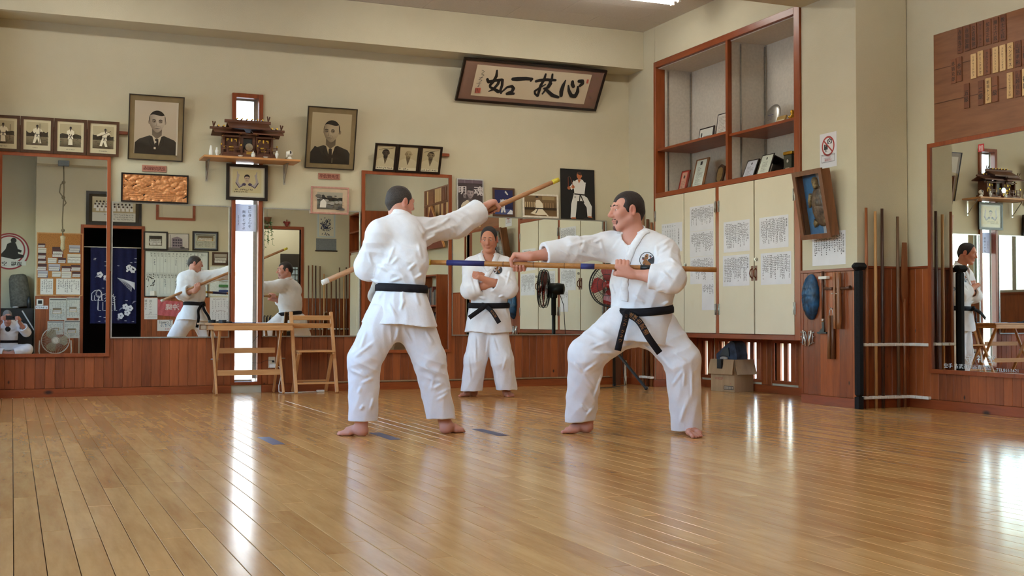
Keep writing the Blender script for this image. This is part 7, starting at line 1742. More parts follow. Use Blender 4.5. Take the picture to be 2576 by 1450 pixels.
# ---- materials
t = NT('skin').set(.5, 0, .4)
a_ = t.n('VertexColor'); a_.layer_name = 'tone'; n = t.noise(t.obj(), 55, 4)
t.l(t.mix(t.math('MULTIPLY', n, .25), a_.outputs[0], (196, 120, 100)), t.p.inputs['Base Color']); t.p.inputs['Subsurface Weight'].default_value = .12; t.p.inputs['Subsurface Radius'].default_value = (.012, .005, .003); t.bump(t.noise(t.obj(), 320, 3), .12, .002); SKIN = t.m
t = NT('gi_cotton').set(.9, 0, .15, 0, .25)
n1 = t.noise(t.pos(), 9, 4, .6); n2 = t.noise(t.pos(), 420, 2); mpv = t.mapping(t.pos(), (1, 1, .6)); n3 = t.noise(mpv, 26, 5, .62)
t.l(t.ramp(n1, [(.3, (226, 224, 228)), (.7, (236, 235, 238))]), t.p.inputs['Base Color'])
t.bump(t.math('ADD', t.math('MULTIPLY', n3, 1.0), t.math('MULTIPLY', n2, .12)), .24, .012); GI = t.m
GI_BAND = plain('gi_band', (234, 232, 234), .9, 0, .15, .02, 60, .25)
BELT = plain('black_belt_cloth', (24, 20, 24), .8, 0, .25, .12, 160, .4)
def hairm(name, c): return plain(name, c, .6, 0, .4, .28, 160, .9)

def frame_of(fwd, up=(0, 0, 1)):
    f = V3(fwd)/np.linalg.norm(fwd); u = V3(up); r = np.cross(f, u); r /= np.linalg.norm(r); u = np.cross(r, f); return np.stack([r, f, u], 1)   # columns: right, forward, up
def head(B, c, fwd, up=(0, 0, 1), s=1.0, wide=1.0, jaw=1.0, nose=1.0):
    """adds a head to a body; returns a function from head to world space"""
    Rm = frame_of(fwd, up); c = V3(c)
    def L(x, y, z): return c+Rm@(V3((x*wide, y, z))*s)
    def E(p, r, op='u', k=.012): B.ell(L(*p), V3((r[0]*wide, r[1], r[2]))*s, Rm, op, k*s)
    E((0, -.012, .035), (.074, .094, .084)); E((0, .028, -.018), (.060, .066, .086), 'u', .03)
    for sg in (-1, 1):
        B.cone(L(sg*.052*jaw, .0, -.048), L(sg*.018, .062, -.094), .022*s, .018*s, 'u', .028*s); E((sg*.04, .062, -.012), (.022, .022, .02), 'u', .025)
    E((0, .066, -.094), (.028, .024, .020), 'u', .022)
    B.cone(L(-.036, .078, .028), L(.036, .078, .028), .014*s, .014*s, 'u', .014*s)
    for sg in (-1, 1): E((sg*.031, .099, .0105), (.019, .019, .0115), 's', .012)
    B.cone(L(0, .088, .022), L(0, .108*nose, -.022), .0085*s, .0125*s, 'u', .014*s)
    for sg in (-1, 1): E((sg*.012, .098, -.027), (.009, .012, .008), 'u', .008); E((sg*.031, .0790, .0190), (.019, .0108, .0072), 'u', .005); E((sg*.031, .0780, .0030), (.018, .0100, .0056), 'u', .005)
    E((0, .086, -.056), (.024, .014, .0065), 'u', .006); E((0, .084, -.067), (.020, .014, .007), 'u', .006); E((0, .108, -.0615), (.024, .016, .0016), 's', .003)
    for sg in (-1, 1): E((sg*.077, -.006, .002), (.011, .021, .033), 'u', .008); E((sg*.089, -.002, .004), (.008, .012, .021), 's', .006); E((sg*.083, -.010, -.022), (.007, .009, .01), 'u', .006)
    return L, Rm
def hair_solid(L, Rm, s, wide, cut, extra=()):
    Hs = Solid(); Hs.ell(L(0, -.014, .037), V3((.0795*wide, .0985, .088))*s, Rm)
    Hs.cone(L(0, -.07, -.01), L(0, -.062, -.055), .045*s, .03*s, 'u', .03)
    for sg in (-1, 1): Hs.ell(L(sg*.0685, .016, .012), V3((.007, .015, .026))*s, Rm, 'u', .01)
    for (p, r, k) in cut: Hs.ell(L(*p), V3((r[0]*wide, r[1], r[2]))*s, Rm, 's', k)
    for sg in (-1, 1): Hs.ell(L(sg*.081, -.004, .0), V3((.02, .020, .033))*s, Rm, 's', .006)
    Hs.ripple = .0012; return Hs
def fist(B, c, tax, w, n, sgn=1, s=1.0, slide=0.0):
    """hand closed round a bar: c on the bar, tax its axis, w towards the wrist, n towards the back of the hand"""
    c = V3(c); tax = V3(tax)/np.linalg.norm(tax); w = V3(w)-tax*(V3(w)@tax)*.6; w /= np.linalg.norm(w); n = V3(n)-tax*(V3(n)@tax); n -= w*(n@w); n /= np.linalg.norm(n)
    def P(ang, r, q): a = R(ang); return c+tax*q*s+(w*math.cos(a)+n*math.sin(a))*r*s
    wr = c+(w*(.088-abs(slide)*.55)+n*.012+tax*slide)*s
    for j, q in enumerate((-.033, -.011, .011, .031)):
        q *= sgn; f = (.93, 1.0, 1.03, .98)[j] if sgn > 0 else (.93, 1.0, 1.03, .98)[j]
        m, p1, p2, tp = P(62, .046, q), P(122, .042*f, q*.98), P(190, .034*f, q*.95), P(262, .027, q*.9)
        B.cone(wr+tax*q*.45*s, m, .019*s, .0135*s, 'u', .016); B.cone(m, p1, .0118*s, .0105*s, 'u', .005); B.cone(p1, p2, .0104*s, .0092*s, 'u', .003); B.cone(p2, tp, .0092*s, .0082*s, 'u', .003)
    th0, th1, th2 = P(18, .058, .030*sgn), P(-38, .041, .047*sgn), P(-96, .031, .040*sgn)
    B.cone(wr+tax*(.012*sgn-slide*.3)*s, th0, .018*s, .016*s, 'u', .014); B.cone(th0, th1, .0135*s, .0115*s, 'u', .006); B.cone(th1, th2, .0112*s, .0092*s, 'u', .003)
    return wr
def foot(B, heel, toe, ankle, s=1.0, left=True):
    """bare foot on the floor from heel to toes"""
    heel, toe, ankle = V3(heel), V3(toe), V3(ankle); d = toe-heel; d[2] = 0; Lf = np.linalg.norm(d); d /= Lf; sd = np.cross(d, UPV); sg = 1 if left else -1
    def P(x, y, z): return np.array([heel[0], heel[1], 0])+d*x*Lf+sd*y*s*sg+UPV*z*s
    B.cone(ankle, P(.10, 0, .045), .036*s, .034*s, 'u', .03); B.ell(P(.08, 0, .030), V3((.036, .036, .030))*s, None, 'u', .02)
    B.cone(P(.12, 0, .050), P(.58, .006, .030), .033*s, .028*s, 'u', .03); B.cone(P(.5, -.022, .022), P(.70, -.030, .018), .020*s, .018*s, 'u', .02); B.cone(P(.5, .022, .022), P(.72, .028, .019), .020*s, .019*s, 'u', .02)
    for i, (y, L_, r) in enumerate(((.032, 1.0, .0115), (.012, .99, .0085), (-.004, .955, .008), (-.019, .91, .0075), (-.033, .86, .007))):
        B.cone(P(.72, y*.9, .017), P(L_-.02, y, r/s*1.0+.0005), r*1.05*s, r*s, 'u', .006)
    B.plane((0, 0, .0006), (0, 0, -1), 'i', .003)
def tone(V, me, base, spots):
    """own colour of the skin: lips, ears, knuckles redder; shaved chin greyer"""
    col = np.tile(np.array(srgb(base))[:3], (len(V), 1))
    for c, r, cc, a in spots:
        w = np.exp(-((V-V3(c))**2).sum(1)/(r*r))*a; col = col*(1-w[:, None])+np.array(srgb(cc))[:3]*w[:, None]
    at = me.color_attributes.new('tone', 'FLOAT_COLOR', 'POINT'); at.data.foreach_set('color', np.concatenate([col, np.ones((len(V), 1))], 1).astype(np.float32).ravel())
def band(path, nor, w, th, closed=False, ends=None):
    """flat strap along a path; nor = outward direction at each point"""
    P = [V3(p) for p in path]; N = len(P); m = MB(); m.smooth = True; vs = []
    for i in range(N):
        d = (P[(i+1) % N]-P[i-1]) if closed else P[min(i+1, N-1)]-P[max(i-1, 0)]; d = d/np.linalg.norm(d); n = V3(nor[i]); n = n-d*(n@d); n /= np.linalg.norm(n); x = np.cross(n, d)
        ww = w[i] if isinstance(w, (list, tuple)) else w
        for a, b in ((-.5, 0), (-.46, 1), (0, 1.1), (.46, 1), (.5, 0), (0, -.3)): vs.append(tuple(P[i]+x*a*ww+n*b*th))
    fs = [(i*6+k, i*6+(k+1) % 6, ((i+1) % N)*6+(k+1) % 6, ((i+1) % N)*6+k) for i in range(N if closed else N-1) for k in range(6)]
    if not closed: fs += [tuple(range(6))[::-1], tuple((N-1)*6+k for k in range(6))]
    m.add(vs, fs); return m
def smooth_path(pts, n=6):
    """Catmull-Rom through points"""
    P = [V3(p) for p in pts]; P = [2*P[0]-P[1]]+P+[2*P[-1]-P[-2]]; o = []
    for i in range(1, len(P)-2):
        for k in range(n):
            t = k/n; o.append(.5*((2*P[i])+(P[i+1]-P[i-1])*t+(2*P[i-1]-5*P[i]+4*P[i+1]-P[i+2])*t*t+(3*P[i]-P[i-1]-3*P[i+1]+P[i+2])*t**3))
    o.append(P[-2]); return o
def ring_on(S, c, up, fd, drop=0.0, n=56, r0=.42, lift=.001):
    """closed path on a solid's surface round an axis"""
    c, up, fd = V3(c), V3(up)/np.linalg.norm(up), V3(fd); fd = fd-up*(fd@up); fd /= np.linalg.norm(fd); sd = np.cross(fd, up); P = []; Nn = []
    for i in range(n):
        a = 2*math.pi*i/n; d = fd*math.cos(a)+sd*math.sin(a); cc = c-up*drop*(.5+.5*math.cos(a))
        h = S.hit(cc+d*r0, -d, 0, r0); h = cc+d*.1 if h is None else h; P.append(h+d*lift); Nn.append(d)
    P = np.array([(P[i-2]+P[i-1]*2+P[i]*3+P[(i+1) % n]*2+P[(i+2) % n])/9 for i in range(n)])
    if lift > 0:
        for _ in range(3): e = S.ev(P); P = P+np.array(Nn)*np.clip(.0015-e, 0, .03)[:, None]
    P = list(P)
    return P, Nn
def on_surface(S, uvs, lift=.002, t0=0.0):
    o = []; N = []
    for u, v in uvs:
        h = S.hit(V3(CAM), V3(ray(u, v)), t0)
        if h is None: h = V3(atD(u, v, 7.5))
        o.append(h)
    for h in o: N.append(S.normal(h)[0])
    return [h+n*lift for h, n in zip(o, N)], N
def belt_text(T, parent, path, nor, text, size, start, col):
    """embroidered characters along a strap"""
    P = [V3(p) for p in path]; L = np.concatenate([[0], np.cumsum([np.linalg.norm(P[i+1]-P[i]) for i in range(len(P)-1)])])
    m = MB(); s0 = start
    for ch in text:
        if ch == ' ': s0 += size*.6; continue
        i = int(np.clip(np.searchsorted(L, s0)-1, 0, len(P)-2)); f = (s0-L[i])/(L[i+1]-L[i]+1e-9); p = P[i]*(1-f)+P[i+1]*f; d = (P[i+1]-P[i])/np.linalg.norm(P[i+1]-P[i]); n = V3(nor[i]); n = n-d*(n@d); n /= np.linalg.norm(n); x = np.cross(d, n)
        vs, fs, _, _ = glyph(ch)
        m.add([tuple(p-x*(-(v[0]-.46)*size)*1.0*-1-d*(v[1]-.35)*size+n*.0078) for v in vs], fs); s0 += size*1.08
    T.part('embroidery', m, col, parent, True)
EMB = plain('gold_thread', (150, 96, 40), .6)
def eyes(T, L, Rm, s, parent):
    for sg in (-1, 1):
        c = L(sg*.031, .0755, .0105); Mx = Matrix(((Rm[0, 0], Rm[0, 1], Rm[0, 2], c[0]), (Rm[1, 0], Rm[1, 1], Rm[1, 2], c[1]), (Rm[2, 0], Rm[2, 1], Rm[2, 2], c[2]), (0, 0, 0, 1)))
        e = T.part('eye', MB().ball((0, 0, 0), .0118*s, 14, Mx), plain('eye_white', (216, 208, 202), .2), parent, True)
        T.part('iris', MB().ball((0, .0066*s, -.001), .0064*s, 12, Mx, (1, .9, 1)), plain('iris_dark', (36, 24, 20), .15), e, True)
def brows(T, L, s, mat, parent, th=.004):
    for sg in (-1, 1): T.part('eyebrow', MB().tube([L(sg*.012, .0925, .033), L(sg*.03, .0915, .038), L(sg*.05, .080, .033)], [th*s, th*s*1.1, th*s*.5], 8), mat, parent, True)
def person(sp):
    T = Thing('person', sp['label'], 'person', Vector((*sp['pelvis'][:2], 0)), sp.get('group'))
    g = sp.get; s = g('s', 1.0); fd = V3(sp['fd']); fd /= np.linalg.norm(fd); sdv = np.cross(fd, UPV)
    pel, wai, che, nec = [V3(sp[k]) for k in ('pelvis', 'waist', 'chest', 'neck')]
    # ---------------- body
    B = Solid(); hc = V3(sp['head']); L, Rm = head(B, hc, sp['hfwd'], g('hup', (0, 0, 1)), g('hs', 1.0), g('wide', 1.0), g('jaw', 1.0), g('nose', 1.0))
    B.cone(L(0, -.028, -.04), nec-UPV*.01, .056*s, .062*s, 'u', .03); B.cone(nec-UPV*.02, che, .07*s, .105*s, 'u', .05, (fd, .75)); B.cone(che, wai, .11*s, .095*s, 'u', .05, (fd, .75)); B.cone(wai, pel, .095*s, .11*s, 'u', .05, (fd, .8))
    for k in 'LR':
        sh, el, wr = V3(sp['sh'+k]), V3(sp['el'+k]), V3(sp['wr'+k])
        B.cone(nec-UPV*.03, sh, .055*s, .05*s, 'u', .04); B.cone(sh, el, .048*s, .04*s, 'u', .03); B.cone(el, el*.45+wr*.55, .042*s, .037*s, 'u', .02); B.cone(el*.45+wr*.55, wr, .037*s, .027*s, 'u', .02)
        hp, kn, an = V3(sp['hip'+k]), V3(sp['kn'+k]), V3(sp['an'+k])
        B.cone(pel, hp, .10*s, .09*s, 'u', .04); B.cone(hp, kn, .085*s, .055*s, 'u', .03); B.cone(kn, an, .052*s, .034*s, 'u', .03)
    for fi in g('fists', ()): fist(B, *fi[:5], g('hand', 1.0), fi[5] if len(fi) > 5 else 0.0)
    for i, (he, to, an) in enumerate(g('feet', ())): foot(B, he, to, an, s, i == g('leftfoot', 0))
    me, V = B.mesh('body', g('bh', .0036), .01)
    sk = sp['skin']; spots = [(L(0, .095, -.06), .017*s, g('lips', (168, 96, 88)), .75), (L(0, .11, -.02), .018, (206, 120, 104), .35), (L(.045, .06, -.02), .03, (206, 120, 104), .25), (L(-.045, .06, -.02), .03, (206, 120, 104), .25), (L(.08, -.005, 0), .03, (206, 112, 98), .5), (L(-.08, -.005, 0), .03, (206, 112, 98), .5)]
    spots += [(L(*q[0]), q[1], q[2], q[3]) for q in g('tones', ())]
    for (c, *_r) in g('fists', ()): spots.append((c, .06, (206, 130, 112), .35))
    for he, to, an in g('feet', ()): spots.append((V3(to), .07, (204, 128, 112), .45)); spots.append((V3(he), .05, (206, 134, 118), .35))
    tone(V, me, sk, spots); me.transform(T.M.inverted()); body = put('body', me, SKIN, T.o)
    def solid_part(name, S, h, mat, parent=None, amp=.02, label=None):
        me, V = S.mesh(name, h, amp); me.transform(T.M.inverted()); o = put(name, me, mat, parent or T.o)
        if label: o['label'] = label
        return o
    if g('hair'):
        hm = hairm('hair_%02x%02x%02x' % tuple(sp['hair']), sp['hair']); hr = solid_part('hair', hair_solid(L, Rm, g('hs', 1.0), g('wide', 1.0), sp['hcut']), .004, hm, None, .01)
        eyes(T, L, Rm, g('hs', 1.0), body); brows(T, L, g('hs', 1.0), hairm('brow_%02x' % sp['hair'][0], tuple(int(k*.9) for k in sp['hair'])), body, g('brow', .0038))
    # ---------------- trousers
    P = Solid(); rt_h, rt_k, rt_a = g('thigh', .125)*s, g('knee', .105)*s, g('hem', .10)*s
    P.cone(wai-UPV*.04, pel, .125*s, .14*s, 'u', .04, (fd, .78))
    for k in 'LR':
        hp, kn, he = V3(sp['hip'+k]), V3(sp['kn'+k]), V3(sp['hem'+k])
        P.cone(pel*.4+hp*.6, hp, .12*s, .12*s, 'u', .04); P.cone(hp, kn, rt_h, rt_k, 'u', .045); P.tube(kn, he, rt_k, rt_a, .008, .5, 'u', .03, None, g('hemcut'+k, (0, 0, -1)))
        ax = (he-kn)/np.linalg.norm(he-kn); sd_ = np.cross(ax, FD); q = g('pfold', 1.0)
        P.fold(kn+ax*.03-FD*.06, .10, ax+.7*sd_, .07, .006*q, 1.3); P.fold(kn*.3+he*.7, .15, .5*ax+sd_, .085, .006*q, 2.2); P.fold(hp*.5+kn*.5-FD*.06, .14, .6*ax-sd_, .10, .006*q, .4)
        P.fold(hp, .13, ax*.3+sd_, .07, .006*q, 3.0)
    for f_ in g('pfolds', ()): P.fold(*f_)
    P.ripple = .0012
    P.creases(g('pcr', ()))
    tr = solid_part('trousers', P, g('ch', .0062), GI, None, .03)
    # hem stitching bands
    for k in 'LR':
        he, kn = V3(sp['hem'+k]), V3(sp['kn'+k]); ax = (he-kn)/np.linalg.norm(he-kn); pth, nn = ring_on(P, he-ax*.045, -ax, fd, 0, 36, .15, -.0022); T.part('hem_seam', band(pth, nn, .006, .0022, True), GI_BAND, tr, True)
    # ---------------- jacket
    S = Solid(); rw, rc = g('rw', .155)*s, g('rc', .17)*s; fl = g('fl', .70)
    S.cone(wai, wai*.4+che*.6, rw, rc, 'u', .05, (fd, fl)); S.cone(wai*.4+che*.6, che+UPV*.06, rc, rc*.92, 'u', .05, (fd, fl))
    S.cone(V3(sp['shL'])*.9+nec*.1, V3(sp['shR'])*.9+nec*.1, .072*s, .072*s, 'u', .07)
    for k in 'LR':
        sh, el, wr = V3(sp['sh'+k]), V3(sp['el'+k]), V3(sp['wr'+k]); cf = g('cuff'+k, .45); cu = el*(1-cf)+wr*cf; r1, r2, r3 = g('sl', (.080, .082, .088))
        S.cone(nec, sh, .050*s, .066*s, 'u', .05); S.cone(sh, el, r1*s, r2*s, 'u', .055); S.tube(el, cu, r2*s, r3*s, .007, .85, 'u', .035, None, g('cuffcut'+k))
        ax = (el-sh)/np.linalg.norm(el-sh); a2 = (wr-el)/np.linalg.norm(wr-el); q = g('jfold', 1.0)
        S.fold(el, .10, a2+ax*.4+.5*UPV, .06, .007*q, .5); S.fold(sh*.5+el*.5, .12, ax*.7+.7*UPV, .085, .006*q, 1.9); S.fold(sh-UPV*.09, .12, ax*.6-UPV*.7, .07, .008*q, 2.6)
    S.fold(che, .18, sdv+.6*UPV, .12, .004, .7); S.fold(wai+UPV*.07, .12, sdv+.15*UPV, .06, .006, 1.1); S.fold(wai+UPV*.12+sdv*.1, .12, sdv-.8*UPV, .08, .006, 2.0); S.fold(wai+UPV*.1-sdv*.1, .12, sdv+.8*UPV, .08, .006, .2)
    if g('vneck') is not None:
        vb = V3(sp['vneck']); S.cone(nec+UPV*.06+fd*.02, nec+fd*.03, .062*s, .058*s, 's', .012); S.cone(nec+fd*.06, vb+fd*.02, .05*s, .006, 's', .012)
    else: S.cone(nec+UPV*.07+fd*.01, nec+UPV*.01+fd*.02, .066*s, .060*s, 's', .012)
    if g('skirt') is not None:
        sb, ra, rb = sp['skirt']; S.skirt(wai-UPV*.004, sb, ra, rb, fd, .009, 'u', .02, g('waves', .03), g('wseed', 1.0))
    for f_ in g('jfolds', ()): S.fold(*f_)
    for f_ in g('jextra', ()): f_(S)
    S.ripple = .0012
    S.creases(g('jcr', ()))
    jk = solid_part('jacket', S, g('ch', .0062), GI, None, .03)
    cn_ = [math.radians(a) for a in range(50, 311, 13)]; cp_ = [nec+fd*(.012+.066*math.cos(a))*s+sdv*.070*s*math.sin(a)+UPV*(.030-.034*math.cos(a)) for a in cn_]
    T.part('collar', band(cp_, [fd*math.cos(a)+sdv*math.sin(a)+UPV*.25 for a in cn_], .046, .009), GI_BAND, jk, True)
    # ---------------- belt
    if g('belt') is not None:
        bc, bup, drop = sp['belt']; pth, nn = ring_on(S, bc, bup, fd, drop, 56, .36, .001); bl = T.part('belt', band(pth, nn, .044, .007, True), BELT, None, True)
        pth2 = [p_-V3(bup)*.010+n_*.006 for p_, n_ in zip(pth, nn)]; T.part('belt_layer', band(pth2, nn, .040, .006, True), BELT, bl, True)
        if g('knot') is not None:
            kc = S.hit(V3(sp['knot'])+fd*.5, -fd, 0, .6); kc = V3(sp['knot']) if kc is None else kc; K = Solid(); K.ell(kc+fd*.010, (.034, .034, .026), None); K.cone(kc+fd*.016+sdv*.03+UPV*.016, kc+fd*.016-sdv*.03-UPV*.016, .016, .016, 'u', .01); K.fold(kc, .06, sdv+UPV*.5, .03, .004)
            solid_part('knot', K, .004, BELT, bl, .01)
            for i, tail in enumerate(g('tails', ())):
                pth = smooth_path([kc+fd*.016]+[V3(q) for q in tail[0]]); tn = [V3(tail[1])]*len(pth); tp = T.part('belt_end', band(pth, tn, .042, .006), BELT, bl, True)
                if len(tail) > 2: belt_text(T, tp, pth, tn, tail[2], tail[3], tail[4], EMB)
    return T, B, S, P, L, body, jk

# ================================================================ the fighter seen from behind
dL = 7.55
stA, stB = J(810, 712, 7.56), J(1405, 452, 8.26)
def on_staff(a, b, u):
    """point of a staff at image column u"""
    lo, hi = 0.0, 1.0
    for _ in range(40):
        m_ = (lo+hi)/2; q = proj(Vector(a*(1-m_)+b*m_))[0]
        if q < u: lo = m_
        else: hi = m_
    return a*(1-lo)+b*lo
gR, gL = on_staff(stA, stB, 1236), on_staff(stA, stB, 985)
axL = (stB-stA)/np.linalg.norm(stB-stA)
fdL = FD*.93+RT*.36
elR_, elL_ = J(1152, 566, 7.84), J(926, 672, 7.60)
wR, wL = gR-axL*.062-FD*.05+UPV*.022, gL-UPV*.06-RT*.05
fL0, fL1 = V3(onZ(917, 1098)), V3(onZ(917, 1098))+(-RT*.185+FD*.06); fR0 = V3(onZ(1116, 1093))+FD*.03; fR1 = fR0+RT*.125+FD*.13
anL_, anR_ = fL0+UPV*.10-RT*.02, fR0+UPV*.09+FD*.03
person(dict(label='man seen from behind in white training clothes, holding a staff raised towards his partner', fd=fdL, s=.99,
    pelvis=J(1005, 800, dL), waist=J(1010, 724, dL), chest=J(1006, 622, dL), neck=J(1006, 562, 7.57), head=J(1007, 512, 7.6), hfwd=RT*.80+FD*.62-UPV*.10, hs=.90, wide=.98,
    shL=J(956, 590, 7.50), shR=J(1064, 584, 7.64), elL=elL_, elR=elR_, wrL=wL, wrR=wR, cuffL=.6, cuffR=.86, sl=(.082, .086, .084),
    hipL=J(968, 808, 7.52), hipR=J(1040, 808, 7.58), knL=J(917, 905, 7.43), knR=J(1080, 905, 7.58), anL=anL_, anR=anR_, hemL=J(913, 1059, 7.47), hemR=J(1110, 1053, 7.61),
    fists=[(gR, axL, -FD*.9+UPV*.25, UPV*1.0-RT*.2, 1, -.055), (gL, axL, -UPV*.8-RT*.4, FD, 1, -.03)], feet=[(fL0, fL1, anL_), (fR0, fR1, anR_)], leftfoot=0, skin=(206, 152, 132), lips=(176, 110, 100),
    hair=(58, 50, 46), hcut=[((0, .115, -.04), (.090, .105, .105), .012), ((0, -.02, -.12), (.12, .12, .06), .01)], tones=[((0, -.03, .115), .05, (150, 110, 92), .5)],
    jcr=[(1058, 601, 1074, 617), (990, 619, 974, 661), (1003, 643, 982, 664), (1055, 614, 1063, 651), (1045, 661, 1024, 680), (948, 664, 979, 682), (979, 682, 1011, 698), (1011, 697, 982, 706), (1066, 577, 1102, 567), (1076, 590, 1108, 577), (1058, 567, 1071, 588), (1095, 614, 1116, 588), (1105, 567, 1129, 546), (1071, 601, 1095, 590), (1129, 567, 1147, 588), (1011, 729, 1008, 787), (979, 761, 998, 797), (1016, 753, 1003, 782), (963, 732, 948, 750), (1045, 732, 1058, 769), (927, 635, 937, 664), (932, 703, 953, 711), (1042, 700, 1063, 687)],
    pcr=[(904, 929, 929, 945), (907, 964, 939, 949), (939, 949, 961, 934), (882, 929, 919, 946), (899, 991, 907, 971), (914, 1018, 904, 1031), (889, 899, 939, 859), (1004, 820, 989, 864), (1023, 834, 1038, 864), (1066, 919, 1098, 946), (1086, 978, 1113, 964), (1095, 1008, 1128, 988), (1098, 993, 1133, 976), (1073, 834, 1093, 864), (919, 834, 904, 879), (939, 998, 929, 1033), (1088, 954, 1081, 983)],
    thigh=.128, knee=.105, hem=.092, rw=.150, rc=.175, skirt=(J(1005, 816, dL), (.158, .118), (.252, .205)), waves=.022, wseed=.4,
    belt=(J(1010, 724, dL), UPV+RT*.05, .0), knot=J(1010, 724, dL)+fdL*.0, tails=[([J(1000, 760, 7.72), J(985, 800, 7.80), J(975, 850, 7.80)], FD), ([J(1030, 760, 7.74), J(1045, 800, 7.80), J(1050, 850, 7.80)], FD)],
    jfolds=[(J(1000, 640, 7.42), .16, RT*.6+UPV, .09, .007, .3), (J(960, 690, 7.45), .13, RT-UPV*.6, .07, .005, 1.2), (J(1050, 700, 7.45), .12, RT+UPV*.5, .06, .007, 2.0), (J(1000, 770, 7.4), .12, RT, .06, .006, .8), (J(1110, 600, 7.65), .14, RT*.7-UPV, .06, .009, 2.4), (J(1180, 580, 7.8), .12, RT*.5-UPV, .07, .007, .4)],
    pfolds=[(J(930, 920, 7.32), .10, RT*.4+UPV, .07, .009, .3), (J(1100, 930, 7.48), .12, RT*.5+UPV, .055, .009, 1.3), (J(1005, 850, 7.42), .10, RT, .05, .009, .2)]))
STAFFW = wood('bo_staff_wood', (150, 100, 62), (194, 142, 98), 'x', .5, 16, None, .1)
T = Thing('wooden_staff', 'thick rough wooden staff held by the man seen from behind, yellow tape on its tip', 'staff', Vector(stA))
T.part('shaft', MB().tube([stA+(stB-stA)*k/8 for k in range(9)], [.0165, .0175, .0178, .0175, .0172, .017, .0165, .016, .0155], 16), STAFFW, None, True)
T.part('yellow_tape', MB().tube([stB-axL*.055, stB+axL*.0004], [.0160, .0160], 16), plain('yellow_tape', (216, 196, 60), .45), None, True); T.part('white_tape', MB().tube([stA-axL*.0004, stA+axL*.045], [.0170, .0172], 16), plain('white_tape', (214, 206, 190), .6), None, True)

